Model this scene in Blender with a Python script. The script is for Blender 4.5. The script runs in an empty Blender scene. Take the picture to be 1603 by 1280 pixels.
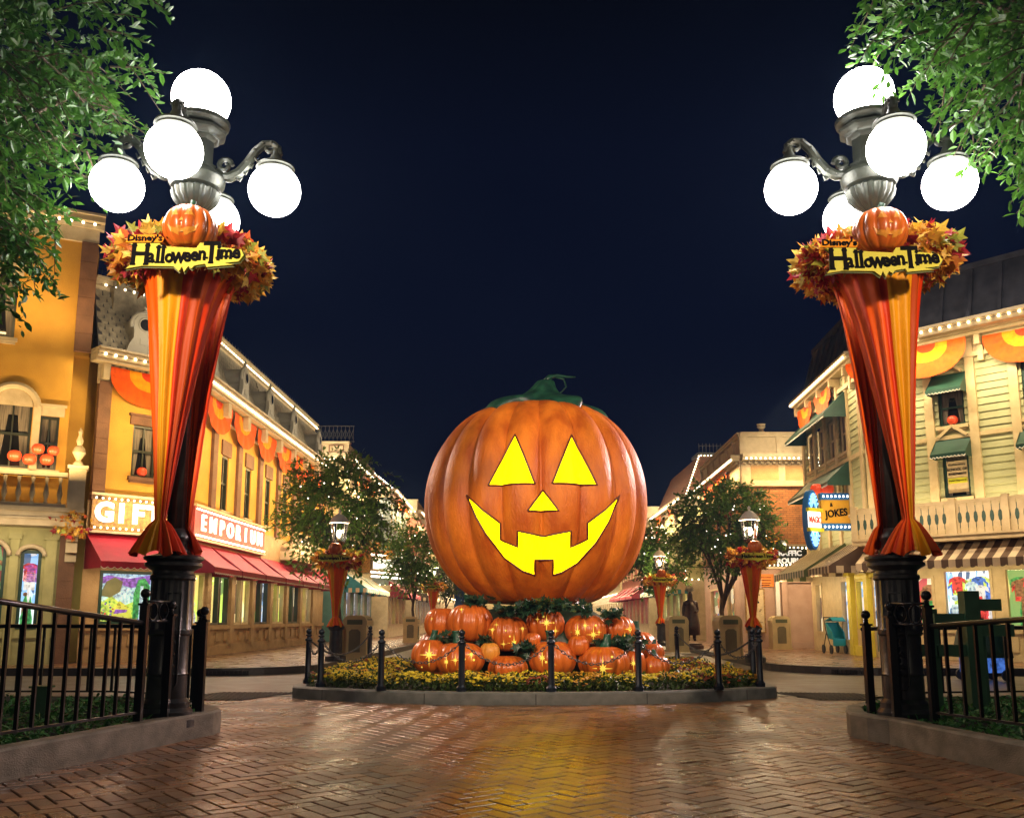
import bpy, math, random
import numpy as np
from mathutils import Vector, Matrix, noise
from mathutils.geometry import delaunay_2d_cdt
R = math.radians
PI = math.pi
random.seed(7)
rng = np.random.default_rng(11)
scn = bpy.context.scene
col = scn.collection

# ---------------------------------------------------------------- camera, sky, exposure
cam = bpy.data.cameras.new("camera")
cam.sensor_width = 36.0
cam.lens = 1460 / 1603 * 36
cam.shift_y = 82.68 / 1603
cam.clip_end = 3000
co = bpy.data.objects.new("camera", cam)
co.location = (0, 0, 1.2)
co.rotation_euler = (R(90 + 9.5), 0, 0)
col.objects.link(co)
scn.camera = co

world = bpy.data.worlds.new("World")
scn.world = world
world.use_nodes = True
wn, wl = world.node_tree.nodes, world.node_tree.links
bg = wn["Background"]
tc = wn.new("ShaderNodeTexCoord")
sep = wn.new("ShaderNodeSeparateXYZ")
ramp = wn.new("ShaderNodeValToRGB")
wl.new(tc.outputs["Generated"], sep.inputs[0])
wl.new(sep.outputs["Z"], ramp.inputs[0])
wl.new(ramp.outputs[0], bg.inputs[0])
bg.inputs[1].default_value = 1.0
cr = ramp.color_ramp
cr.elements[0].position = 0.0
cr.elements[0].color = (0.0014, 0.0022, 0.0085, 1)
cr.elements[1].position = 0.62
cr.elements[1].color = (0.0008, 0.0009, 0.0022, 1)
e = cr.elements.new(0.30)
e.color = (0.0014, 0.0026, 0.0115, 1)
e = cr.elements.new(0.47)
e.color = (0.0018, 0.0028, 0.0105, 1)
scn.view_settings.view_transform = 'Standard'
scn.view_settings.look = 'None'
scn.view_settings.exposure = 0.12
scn.view_settings.gamma = 1.0
scn.cycles.sample_clamp_indirect = 4.0
scn.cycles.sample_clamp_direct = 60.0
scn.cycles.max_bounces = 5
scn.cycles.diffuse_bounces = 2
scn.cycles.glossy_bounces = 3
scn.cycles.transparent_max_bounces = 8
scn.cycles.caustics_reflective = False
scn.cycles.caustics_refractive = False


def aim(o, target):
    d = Vector(target) - Vector(o.location)
    o.rotation_euler = d.to_track_quat('-Z', 'Y').to_euler()


def spot(name, loc, target, power, color, angle, size=0.15, blend=0.3):
    l = bpy.data.lights.new(name, 'SPOT')
    l.energy = power; l.color = color; l.spot_size = R(angle); l.spot_blend = blend
    l.shadow_soft_size = size
    o = bpy.data.objects.new(name, l); o.location = loc; aim(o, target)
    col.objects.link(o)
    return o


def area(name, loc, target, power, color, sx, sy, rotlong=None):
    l = bpy.data.lights.new(name, 'AREA')
    l.shape = 'RECTANGLE'; l.size = sx; l.size_y = sy
    l.energy = power; l.color = color
    o = bpy.data.objects.new(name, l); o.location = loc
    d = (Vector(target) - Vector(loc)).normalized()
    z = -d
    x = Vector(rotlong) if rotlong else Vector((1, 0, 0))
    x = (x - z * x.dot(z)).normalized()
    y = z.cross(x)
    o.rotation_euler = Matrix((x, y, z)).transposed().to_euler()
    col.objects.link(o)
    return o


WARM = (1.0, 0.72, 0.38)
# floodlights on the giant pumpkin and the square (theatrical floods on the roofs round the square)
spot("flood_light", (-5.5, 2.0, 6.0), (0.3, 16.5, 3.0), 4200, (1.0, 0.74, 0.54), 34, 0.3, 0.6)
spot("flood_light", (6.0, 1.0, 6.0), (0.7, 16.5, 3.0), 3000, (1.0, 0.72, 0.52), 34, 0.3, 0.6)
spot("flood_light", (10.2, 22.8, 7.2), (2.5, 16.4, 3.0), 6500, (1.0, 0.72, 0.70), 24, 0.25, 0.1)
spot("flood_light", (9.6, 13.0, 7.0), (1.6, 16.0, 3.0), 1600, (1.0, 0.70, 0.60), 34, 0.12, 0.4)
for lx in (-7.5, 8.0):      # the square's other globe lamps, behind the camera
    pl_ = bpy.data.lights.new("square_lamp", 'POINT'); pl_.energy = 330; pl_.color = (1.0, .84, .62); pl_.shadow_soft_size = .45
    po_ = bpy.data.objects.new("square_lamp", pl_); po_.location = (lx, -5.5, 6.2); col.objects.link(po_)
spot("flood_light", (-9.0, 22.5, 7.4), (-1.4, 16.6, 3.0), 2200, (1.0, 0.66, 0.5), 44, 0.2, 0.3)

# ---------------------------------------------------------------- helpers
ORG = {}


def M_(name):
    return MATS[name]


class MB:
    def __init__(s):
        s.v = []; s.f = []; s.mi = []; s.M = Matrix(); s.m = 0

    def add(s, vs, fs):
        b = len(s.v)
        M = s.M
        s.v += [tuple(M @ Vector(p)) for p in vs]
        for f in fs:
            s.f.append(tuple(i + b for i in f)); s.mi.append(s.m)

    def quad(s, a, b, c, d):
        s.add([a, b, c, d], [(0, 1, 2, 3)])

    def box(s, x0, x1, y0, y1, z0, z1):
        s.add([(x0, y0, z0), (x1, y0, z0), (x1, y1, z0), (x0, y1, z0), (x0, y0, z1), (x1, y0, z1), (x1, y1, z1), (x0, y1, z1)],
              [(0, 3, 2, 1), (4, 5, 6, 7), (0, 1, 5, 4), (1, 2, 6, 5), (2, 3, 7, 6), (3, 0, 4, 7)])

    def bar(s, p0, p1, w, h=None):
        p0 = Vector(p0); p1 = Vector(p1); h = h or w
        d = (p1 - p0).normalized()
        up = Vector((0, 0, 1)) if abs(d.z) < .95 else Vector((0, 1, 0))
        x = d.cross(up).normalized() * w / 2; y = d.cross(x).normalized() * h / 2
        vs = [p + a * x + b * y for p in (p0, p1) for a, b in ((-1, -1), (1, -1), (1, 1), (-1, 1))]
        s.add(vs, [(0, 1, 2, 3), (7, 6, 5, 4), (0, 4, 5, 1), (1, 5, 6, 2), (2, 6, 7, 3), (3, 7, 4, 0)])

    def tube(s, pts, r, n=8, cap=True):
        pts = [Vector(p) for p in pts]
        k = len(pts)
        rs = r if isinstance(r, (list, tuple)) else [r] * k
        vs = []; fs = []
        prev = None
        for i, p in enumerate(pts):
            d = (pts[min(i + 1, k - 1)] - pts[max(i - 1, 0)])
            d = d.normalized() if d.length > 1e-9 else Vector((0, 0, 1))
            if prev is None:
                up = Vector((0, 0, 1)) if abs(d.z) < .9 else Vector((1, 0, 0))
                x = d.cross(up).normalized()
            else:
                x = prev - d * prev.dot(d)
                x = x.normalized() if x.length > 1e-6 else d.orthogonal().normalized()
            prev = x
            y = d.cross(x)
            for j in range(n):
                a = 2 * PI * j / n
                vs.append(p + (x * math.cos(a) + y * math.sin(a)) * rs[i])
        for i in range(k - 1):
            for j in range(n):
                fs.append((i * n + j, i * n + (j + 1) % n, (i + 1) * n + (j + 1) % n, (i + 1) * n + j))
        if cap:
            fs.append(tuple(range(n))[::-1]); fs.append(tuple(range((k - 1) * n, k * n)))
        s.add(vs, fs)

    def lathe(s, prof, c=(0, 0, 0), n=16, fn=None):
        vs = []; fs = []
        for r, z in prof:
            for j in range(n):
                a = 2 * PI * j / n
                q = fn(a, r, z) if fn else r
                vs.append((c[0] + q * math.cos(a), c[1] + q * math.sin(a), c[2] + z))
        for i in range(len(prof) - 1):
            for j in range(n):
                fs.append((i * n + j, i * n + (j + 1) % n, (i + 1) * n + (j + 1) % n, (i + 1) * n + j))
        fs.append(tuple(range(n))[::-1]); fs.append(tuple(range((len(prof) - 1) * n, len(prof) * n)))
        s.add(vs, fs)

    def ball(s, c, r, n=8, m=5, sc=(1, 1, 1)):
        prof = [(max(1e-4, r * math.sin(PI * i / m)), -r * math.cos(PI * i / m)) for i in range(m + 1)]
        vs = []; fs = []
        for q, z in prof:
            for j in range(n):
                a = 2 * PI * j / n
                vs.append((c[0] + q * math.cos(a) * sc[0], c[1] + q * math.sin(a) * sc[1], c[2] + z * sc[2]))
        for i in range(m):
            for j in range(n):
                fs.append((i * n + j, i * n + (j + 1) % n, (i + 1) * n + (j + 1) % n, (i + 1) * n + j))
        s.add(vs, fs)

    def prism(s, poly, y0, y1, hole=None):
        """poly in x,z; extruded along y"""
        n = len(poly)
        vs = [(p[0], y0, p[1]) for p in poly] + [(p[0], y1, p[1]) for p in poly]
        fs = [tuple(range(n)), tuple(range(n, 2 * n))[::-1]]
        fs += [(i, i + n, (i + 1) % n + n, (i + 1) % n) for i in range(n)]
        s.add(vs, fs)

    def slab(s, poly, z0, z1):
        n = len(poly)
        vs = [(p[0], p[1], z0) for p in poly] + [(p[0], p[1], z1) for p in poly]
        fs = [tuple(range(n))[::-1], tuple(range(n, 2 * n))]
        fs += [(i, (i + 1) % n, (i + 1) % n + n, i + n) for i in range(n)]
        s.add(vs, fs)

    def build(s, name, mats, parent=None, loc=None, smooth=False):
        org = Vector(loc) if loc is not None else (ORG[parent.name] if parent else Vector((0, 0, 0)))
        me = bpy.data.meshes.new(name)
        me.from_pydata([(a - org.x, b - org.y, c - org.z) for a, b, c in s.v], [], s.f)
        if isinstance(mats, str):
            mats = [mats]
        if name.startswith(("light_string", "ridge_lights")) and len(mats) == 1: mats = mats + ["rubber"]
        for m in mats:
            me.materials.append(MATS[m])
        me.polygons.foreach_set("material_index", s.mi)
        if smooth is True:
            me.polygons.foreach_set("use_smooth", [True] * len(s.f))
        elif smooth:
            me.polygons.foreach_set("use_smooth", [True] * len(s.f))
            me.set_sharp_from_angle(angle=R(smooth))
        me.update()
        o = bpy.data.objects.new(name, me)
        col.objects.link(o)
        ORG[o.name] = org
        if parent:
            o.parent = parent
        else:
            o.location = org
        return o


def tag(o, label=None, cat=None, group=None, kind=None):
    if label: o["label"] = label
    if cat: o["category"] = cat
    if group: o["group"] = group
    if kind: o["kind"] = kind
    return o


def thing(name, loc, label, cat, group=None):
    o = bpy.data.objects.new(name, None)
    o.location = loc; o.empty_display_size = .2
    col.objects.link(o)
    ORG[o.name] = Vector(loc)
    return tag(o, label, cat, group)


def copy_tree(o, parent=None):
    c = o.copy(); col.objects.link(c)
    if parent: c.parent = parent
    ORG[c.name] = ORG[o.name]
    for ch in list(o.children):
        copy_tree(ch, c)
    return c


def dup(o, loc, rz=0, label=None, scale=None):
    c = copy_tree(o)
    c.location = loc; c.rotation_euler = (0, 0, rz)
    if label: c["label"] = label
    if scale: c.scale = (scale,) * 3
    return c


def frame(ox, oy, deg, oz=0.0):
    a = R(deg)
    return Matrix(((math.cos(a), -math.sin(a), 0, ox), (math.sin(a), math.cos(a), 0, oy), (0, 0, 1, oz), (0, 0, 0, 1)))


# ---------------------------------------------------------------- materials
MATS = {}


def mat(name, c, rough=.6, metal=0.0, var=.15, vs=3.0, bump=0.0, bs=25.0, emit=None, es=0.0, c2=None, sample=True, spec=.5,
        coat=0.0, stretch=None, trans=0.0, sheen=0.0, rvar=0.0):
    m = bpy.data.materials.new(name)
    m.use_nodes = True
    n, l = m.node_tree.nodes, m.node_tree.links
    b = n["Principled BSDF"]
    b.inputs["Roughness"].default_value = rough
    b.inputs["Metallic"].default_value = metal
    b.inputs["Specular IOR Level"].default_value = spec
    if coat:
        b.inputs["Coat Weight"].default_value = coat
        b.inputs["Coat Roughness"].default_value = .15
    if sheen: b.inputs["Sheen Weight"].default_value = sheen
    if trans: b.inputs["Transmission Weight"].default_value = trans
    t = n.new("ShaderNodeTexCoord")
    mp = n.new("ShaderNodeMapping")
    l.new(t.outputs["Object"], mp.inputs[0])
    if stretch: mp.inputs["Scale"].default_value = stretch
    ns = n.new("ShaderNodeTexNoise")
    ns.inputs["Scale"].default_value = vs
    ns.inputs["Detail"].default_value = 5
    l.new(mp.outputs[0], ns.inputs[0])
    rp = n.new("ShaderNodeValToRGB")
    a = c2 if c2 else tuple(max(0, x * (1 - var)) for x in c)
    bb = c if c2 else tuple(min(1, x * (1 + var)) for x in c)
    rp.color_ramp.elements[0].position = .32
    rp.color_ramp.elements[1].position = .68
    rp.color_ramp.elements[0].color = (*a, 1)
    rp.color_ramp.elements[1].color = (*bb, 1)
    l.new(ns.outputs[0], rp.inputs[0])
    l.new(rp.outputs[0], b.inputs["Base Color"])
    if rvar:
        mr = n.new("ShaderNodeMapRange")
        mr.inputs["To Min"].default_value = max(0.02, rough - rvar)
        mr.inputs["To Max"].default_value = min(1, rough + rvar)
        mr.inputs["From Min"].default_value = .3
        mr.inputs["From Max"].default_value = .7
        l.new(ns.outputs[0], mr.inputs[0]); l.new(mr.outputs[0], b.inputs["Roughness"])
    if bump:
        n2 = n.new("ShaderNodeTexNoise")
        n2.inputs["Scale"].default_value = bs; n2.inputs["Detail"].default_value = 4
        l.new(mp.outputs[0], n2.inputs[0])
        bp = n.new("ShaderNodeBump")
        bp.inputs["Strength"].default_value = bump; bp.inputs["Distance"].default_value = .02
        l.new(n2.outputs[0], bp.inputs["Height"]); l.new(bp.outputs[0], b.inputs["Normal"])
    if emit:
        b.inputs["Emission Color"].default_value = (*emit, 1)
        b.inputs["Emission Strength"].default_value = es
        if emit == c: l.new(rp.outputs[0], b.inputs["Emission Color"])
        if not sample:
            m.cycles.emission_sampling = 'NONE'
    MATS[name] = m
    return m


def attr_mat(name, rough=.6, trans=0.0, bump=0.0, spec=.5, es=0.0, rvar=None, bs=30, noisy=.25, ns=12):
    """base colour from the mesh attribute Col (each leaf, brick or flower has its own colour)"""
    m = bpy.data.materials.new(name)
    m.use_nodes = True
    n, l = m.node_tree.nodes, m.node_tree.links
    b = n["Principled BSDF"]
    b.inputs["Roughness"].default_value = rough
    b.inputs["Specular IOR Level"].default_value = spec
    at = n.new("ShaderNodeAttribute"); at.attribute_name = "Col"
    t = n.new("ShaderNodeTexCoord")
    n2 = n.new("ShaderNodeTexNoise")
    n2.inputs["Scale"].default_value = ns; n2.inputs["Detail"].default_value = 6
    l.new(t.outputs["Object"], n2.inputs[0])
    mr = n.new("ShaderNodeMapRange")
    mr.inputs["From Min"].default_value = .3; mr.inputs["From Max"].default_value = .7
    mr.inputs["To Min"].default_value = 1 - noisy; mr.inputs["To Max"].default_value = 1 + noisy
    l.new(n2.outputs[0], mr.inputs[0])
    mx = n.new("ShaderNodeVectorMath"); mx.operation = 'SCALE'
    l.new(at.outputs["Color"], mx.inputs[0]); l.new(mr.outputs[0], mx.inputs["Scale"])
    l.new(mx.outputs[0], b.inputs["Base Color"])
    if trans:
        out = n["Material Output"]
        tr = n.new("ShaderNodeBsdfTranslucent")
        l.new(mx.outputs[0], tr.inputs[0])
        ms = n.new("ShaderNodeMixShader"); ms.inputs[0].default_value = trans
        l.new(b.outputs[0], ms.inputs[1]); l.new(tr.outputs[0], ms.inputs[2])
        l.new(ms.outputs[0], out.inputs[0])
    if rvar:
        n3 = n.new("ShaderNodeTexNoise"); n3.inputs["Scale"].default_value = 1.3; n3.inputs["Detail"].default_value = 5
        l.new(t.outputs["Object"], n3.inputs[0])
        m3 = n.new("ShaderNodeMapRange")
        m3.inputs["From Min"].default_value = .35; m3.inputs["From Max"].default_value = .65
        m3.inputs["To Min"].default_value = rvar[0]; m3.inputs["To Max"].default_value = rvar[1]
        l.new(n3.outputs[0], m3.inputs[0]); l.new(m3.outputs[0], b.inputs["Roughness"])
    if bump:
        n4 = n.new("ShaderNodeTexNoise"); n4.inputs["Scale"].default_value = bs; n4.inputs["Detail"].default_value = 5
        l.new(t.outputs["Object"], n4.inputs[0])
        bp = n.new("ShaderNodeBump"); bp.inputs["Strength"].default_value = bump; bp.inputs["Distance"].default_value = .01
        l.new(n4.outputs[0], bp.inputs["Height"]); l.new(bp.outputs[0], b.inputs["Normal"])
    MATS[name] = m
    return m


def brick_mat(name, c1, c2, mortar, sx=.22, sy=.07, msize=.01, rough=.7, plane='XZ', bump=.4, offset=.5, rot=0, rvar=None):
    m = bpy.data.materials.new(name)
    m.use_nodes = True
    n, l = m.node_tree.nodes, m.node_tree.links
    b = n["Principled BSDF"]; b.inputs["Roughness"].default_value = rough
    t = n.new("ShaderNodeTexCoord")
    mp = n.new("ShaderNodeMapping")
    l.new(t.outputs["Object"], mp.inputs[0])
    if plane == 'XZ': mp.inputs["Rotation"].default_value = (R(90), 0, 0)
    if plane == 'YZ': mp.inputs["Rotation"].default_value = (R(90), 0, R(90))
    if plane == 'XY': mp.inputs["Rotation"].default_value = (0, 0, rot)
    if plane == 'YZ':
        # u = y, v = z
        sp = n.new("ShaderNodeSeparateXYZ"); cb = n.new("ShaderNodeCombineXYZ")
        l.new(t.outputs["Object"], sp.inputs[0]); l.new(sp.outputs[1], cb.inputs[0]); l.new(sp.outputs[2], cb.inputs[1])
        src = cb.outputs[0]
    elif plane == 'XZ':
        sp = n.new("ShaderNodeSeparateXYZ"); cb = n.new("ShaderNodeCombineXYZ")
        l.new(t.outputs["Object"], sp.inputs[0]); l.new(sp.outputs[0], cb.inputs[0]); l.new(sp.outputs[2], cb.inputs[1])
        src = cb.outputs[0]
    else:
        src = mp.outputs[0]
    br = n.new("ShaderNodeTexBrick")
    br.inputs["Scale"].default_value = 1
    br.inputs["Brick Width"].default_value = sx; br.inputs["Row Height"].default_value = sy
    br.inputs["Mortar Size"].default_value = msize
    br.inputs["Color1"].default_value = (*c1, 1); br.inputs["Color2"].default_value = (*c2, 1)
    br.inputs["Mortar"].default_value = (*mortar, 1)
    br.offset = offset
    l.new(src, br.inputs[0])
    ns = n.new("ShaderNodeTexNoise"); ns.inputs["Scale"].default_value = 2.5; ns.inputs["Detail"].default_value = 5
    l.new(t.outputs["Object"], ns.inputs[0])
    mr = n.new("ShaderNodeMapRange"); mr.inputs["To Min"].default_value = .7; mr.inputs["To Max"].default_value = 1.3
    mr.inputs["From Min"].default_value = .3; mr.inputs["From Max"].default_value = .7
    l.new(ns.outputs[0], mr.inputs[0])
    mx = n.new("ShaderNodeVectorMath"); mx.operation = 'SCALE'
    l.new(br.outputs[0], mx.inputs[0]); l.new(mr.outputs[0], mx.inputs["Scale"])
    l.new(mx.outputs[0], b.inputs["Base Color"])
    if rvar:
        m3 = n.new("ShaderNodeMapRange")
        m3.inputs["From Min"].default_value = .35; m3.inputs["From Max"].default_value = .65
        m3.inputs["To Min"].default_value = rvar[0]; m3.inputs["To Max"].default_value = rvar[1]
        l.new(ns.outputs[0], m3.inputs[0]); l.new(m3.outputs[0], b.inputs["Roughness"])
    if bump:
        bp = n.new("ShaderNodeBump"); bp.inputs["Strength"].default_value = bump; bp.inputs["Distance"].default_value = .01
        bp.invert = True
        l.new(br.outputs[1], bp.inputs["Height"]); l.new(bp.outputs[0], b.inputs["Normal"])
    MATS[name] = m
    return m


# pumpkins
mat("pumpkin_skin", (.84, .235, .014), .48, c2=(.50, .095, .006), vs=2.2, stretch=(1.6, 1.6, .55), bump=.7, bs=20, spec=.4, rvar=.08)
mat("pumpkin_small", (.70, .175, .022), .30, c2=(.50, .10, .012), vs=3.5, bump=.12, bs=22, spec=.6)
mat("pumpkin_red", (.6, .06, .02), .35, var=.25, emit=(1, .08, .02), es=.35, sample=False)
mat("gourd_yellow", (.75, .32, .04), .4, var=.2, vs=5)
mat("cut_flesh", (.62, .22, .02), .6, var=.25, vs=8, bump=.3)
mat("rim_flesh", (.12, .03, .006), .5)
mat("pumpkin_glow", (.35, .26, .0), .7, emit=(1.0, .60, .0), es=6.5, var=.05, spec=.1)
mat("star_glow", (.9, .75, .1), .5, emit=(1.0, .72, .10), es=.55, sample=False)
mat("stem_green", (.025, .12, .06), .38, c2=(.008, .035, .025), vs=5, bump=.6, bs=12)
mat("vine_green", (.02, .06, .03), .4, c2=(.008, .022, .012), vs=6)
# metals, stone
mat("lamp_metal", (.040, .045, .034), .42, metal=.35, var=.3, vs=8, bump=.15, bs=30)
mat("lamp_dark", (.050, .050, .050), .34, metal=.35, var=.3, vs=6, bump=.15, bs=20)
mat("fence_black", (.018, .018, .020), .28, metal=.3, var=.3, bump=.1, bs=40)
mat("bollard_blue", (.012, .018, .028), .28, metal=.3, var=.3)
mat("globe_white", (.9, .9, .9), .3, emit=(1.0, .95, .90), es=25)
mat("kerb_stone", (.27, .24, .18), .6, c2=(.13, .115, .08), vs=5, bump=.35, bs=60, stretch=(1, 1, 1.5))
mat("island_kerb", (.24, .25, .22), .55, c2=(.14, .15, .13), vs=6, bump=.25, bs=60)
mat("street_kerb", (.035, .03, .028), .45, var=.3, vs=6, bump=.2)
mat("concrete_road", (.19, .155, .11), .42, c2=(.12, .098, .07), vs=2.2, bump=.15, bs=50, rvar=.1)
mat("mortar", (.008, .007, .006), .7, var=.3)
attr_mat("paver", .4, bump=.22, bs=90, rvar=(.20, .42), noisy=.5, ns=70, spec=1.0)
brick_mat("sidewalk_brick", (.24, .115, .055), (.16, .075, .035), (.05, .03, .02), .22, .11, .008, .4, 'XY', .3, rvar=(.2, .42))
mat("grate_iron", (.03, .025, .022), .4, metal=.4, bump=1.0, bs=80)
mat("cobble_light", (.35, .3, .22), .5, var=.3, vs=10, bump=.5, bs=30)
mat("soil", (.02, .014, .01), .9, bump=.5)
attr_mat("leaf", .38, trans=.3, spec=.5, noisy=.2)
attr_mat("autumn_leaf", .55, trans=.25, noisy=.25, ns=20)
attr_mat("flower", .6, trans=.15, noisy=.15)
attr_mat("ivy", .45, trans=.15, noisy=.25)
mat("bark", (.16, .11, .07), .8, c2=(.06, .04, .025), vs=6, bump=.8, bs=14, stretch=(4, 4, 1))
# cloth
mat("cloth_gold", (.82, .36, .004), .5, var=.1, spec=.3, bump=.55, bs=9, stretch=(1, 1, .45))
mat("cloth_orange", (.90, .12, .002), .5, var=.1, spec=.3, bump=.55, bs=9, stretch=(1, 1, .45))
mat("cloth_red", (.72, .045, .002), .5, var=.1, spec=.3, bump=.55, bs=9, stretch=(1, 1, .45))
mat("cloth_rust", (.46, .06, .003), .55, var=.12, spec=.3, bump=.55, bs=9, stretch=(1, 1, .45))
mat("bunting_gold", (.80, .30, .004), .6, var=.2, vs=9, spec=.2)
mat("bunting_orange", (.72, .085, .002), .6, var=.2, vs=9, spec=.2)
mat("sign_yellow", (.62, .60, .03), .45, var=.06)
mat("sign_edge", (.10, .13, .02), .5)
mat("letter_black", (.004, .004, .004), .8, spec=.1)
mat("letter_purple", (.03, .02, .05), .4)
# walls
mat("stucco_yellow", (.62, .34, .045), .75, c2=(.50, .26, .03), vs=1.5, bump=.5, bs=60)
mat("stone_brown", (.20, .095, .05), .7, c2=(.13, .062, .033), vs=3, bump=.4, bs=30)
mat("stone_tan", (.46, .30, .14), .7, c2=(.34, .21, .09), vs=3, bump=.35, bs=30)
mat("trim_cream", (.60, .50, .33), .6, c2=(.46, .37, .23), vs=4, bump=.15, bs=30)
mat("trim_grey", (.22, .21, .17), .6, c2=(.22, .21, .18), vs=4, bump=.2, bs=30)
mat("roof_slate", (.30, .27, .20), .6, c2=(.16, .145, .11), vs=7, bump=.3)
mat("roof_dark", (.05, .05, .058), .5, metal=.1, var=.3)
mat("roof_brown", (.14, .06, .035), .7, c2=(.08, .035, .02), vs=5, bump=.3)
mat("iron_trim", (.09, .095, .10), .4, metal=.4)
mat("siding_green", (.46, .46, .25), .6, c2=(.38, .38, .20), vs=2, bump=.15, bs=40)
mat("siding_dark", (.30, .31, .17), .6, c2=(.24, .25, .14), vs=2)  # darker green for the house body behind the boards
mat("wood_cream", (.64, .50, .28), .55, c2=(.52, .39, .20), vs=4)
mat("wood_pink", (.50, .33, .24), .6, c2=(.42, .26, .18), vs=3)
mat("wood_teal", (.10, .24, .22), .5, var=.2)
mat("wood_green_dark", (.012, .05, .035), .5, var=.2)
mat("paint_yellow", (.66, .54, .05), .5, var=.12)
mat("wall_olive", (.42, .40, .18), .7, var=.15)
mat("wall_cream", (.58, .48, .28), .7, var=.15)
mat("wall_rose", (.35, .12, .07), .7, var=.2)
mat("wall_bluegrey", (.20, .25, .26), .7, var=.2)
mat("display_crimson", (.3, .01, .05), .6, emit=(.9, .02, .10), es=.9, sample=False)  # emits its own colour in place of shop lamps
brick_mat("brick_front", (.50, .22, .07), (.38, .15, .045), (.16, .09, .05), .23, .075, .008, .75, 'XZ')
brick_mat("brick_side", (.50, .22, .07), (.38, .15, .045), (.16, .09, .05), .23, .075, .008, .75, 'YZ')
mat("awning_red", (.38, .004, .022), .6, var=.12)
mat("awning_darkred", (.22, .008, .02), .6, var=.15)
mat("awning_green", (.015, .06, .042), .5, var=.2)
mat("awning_cream", (.60, .47, .30), .6, var=.12)
mat("awning_brown", (.10, .055, .03), .6, var=.15)
mat("awning_olive", (.10, .13, .04), .6, var=.15)
mat("awning_teal", (.03, .22, .26), .6, var=.2)
mat("white_trim", (.75, .72, .65), .5, var=.08)
mat("glass_dark", (.012, .012, .014), .07, var=.3, spec=.8)
mat("curtain", (.26, .22, .17), .7, c2=(.08, .065, .05), vs=6, stretch=(5, 5, .3))
mat("bulb", (1, .9, .7), .4, emit=(1.0, .80, .48), es=9, sample=False)
mat("bulb_white", (1, .95, .9), .4, emit=(1.0, .88, .72), es=5, sample=False)
mat("letter_lit", (1, 1, 1), .4, emit=(1.0, .88, .70), es=1.5, sample=False)
mat("letter_white", (.8, .8, .78), .5, emit=(1, .95, .85), es=.55, sample=False)
mat("sign_gold", (.42, .24, .05), .5, c2=(.18, .08, .02), vs=14, bump=.4)
mat("sign_red", (.36, .03, .02), .5, var=.2)
mat("sign_dark", (.025, .03, .018), .4, var=.3)
mat("sign_blue", (.02, .14, .42), .4, var=.15)
mat("sign_amber", (.72, .38, .03), .5, var=.1)
mat("neon_blue", (.1, .4, .9), .4, emit=(.25, .55, 1.0), es=2.2, sample=False)
mat("bin_cream", (.55, .42, .21), .45, var=.12, bump=.05)
mat("bin_panel", (.16, .13, .065), .5, var=.15)
mat("bin_flap", (.10, .11, .05), .5, var=.15)
mat("statue_wood", (.07, .03, .02), .35, c2=(.03, .014, .01), vs=8, bump=.3)
mat("stroller_teal", (.01, .25, .30), .6, var=.15)
mat("rubber", (.012, .012, .012), .6)
mat("bench_green", (.05, .14, .07), .5, var=.25, bump=.1)
mat("tarp_green", (.012, .05, .03), .55, var=.3, vs=4)
mat("poster_paper", (.62, .48, .27), .6, var=.12, vs=8)
mat("banner_orange", (.75, .22, .02), .6, var=.15)


def glass_mat():
    m = bpy.data.materials.new("shop_glass"); m.use_nodes = True
    n, l = m.node_tree.nodes, m.node_tree.links
    out = n["Material Output"]
    n.remove(n["Principled BSDF"])
    t = n.new("ShaderNodeBsdfTransparent"); g = n.new("ShaderNodeBsdfGlossy")
    g.inputs["Roughness"].default_value = .04
    f = n.new("ShaderNodeFresnel"); f.inputs[0].default_value = 1.45
    ms = n.new("ShaderNodeMixShader")
    l.new(f.outputs[0], ms.inputs[0]); l.new(t.outputs[0], ms.inputs[1]); l.new(g.outputs[0], ms.inputs[2])
    l.new(ms.outputs[0], out.inputs[0])
    MATS["shop_glass"] = m


glass_mat()


def display_mat(name, cols, es, scale=2.2, seed=0.0):
    """shop interior: patches of coloured goods, glowing in place of indoor lamps"""
    m = bpy.data.materials.new(name); m.use_nodes = True
    n, l = m.node_tree.nodes, m.node_tree.links
    b = n["Principled BSDF"]
    t = n.new("ShaderNodeTexCoord"); mp = n.new("ShaderNodeMapping")
    mp.inputs["Location"].default_value = (seed, seed * 1.7, seed * .6)
    mp.inputs["Scale"].default_value = (1.6, 1.6, .8)
    v = n.new("ShaderNodeTexVoronoi"); v.inputs["Scale"].default_value = scale
    v.inputs["Randomness"].default_value = .85
    l.new(t.outputs["Object"], mp.inputs[0]); l.new(mp.outputs[0], v.inputs[0])
    sp = n.new("ShaderNodeSeparateColor"); l.new(v.outputs["Color"], sp.inputs[0])
    r = n.new("ShaderNodeValToRGB"); r.color_ramp.interpolation = 'CONSTANT'
    k = len(cols)
    r.color_ramp.elements[0].color = (*cols[0], 1)
    r.color_ramp.elements[1].color = (*cols[1], 1); r.color_ramp.elements[1].position = 1 / k
    for i in range(2, k):
        e = r.color_ramp.elements.new(i / k); e.color = (*cols[i], 1)
    l.new(sp.outputs[0], r.inputs[0])
    l.new(r.outputs[0], b.inputs["Base Color"]); l.new(r.outputs[0], b.inputs["Emission Color"])
    b.inputs["Emission Strength"].default_value = es
    m.cycles.emission_sampling = 'NONE'
    MATS[name] = m


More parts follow.
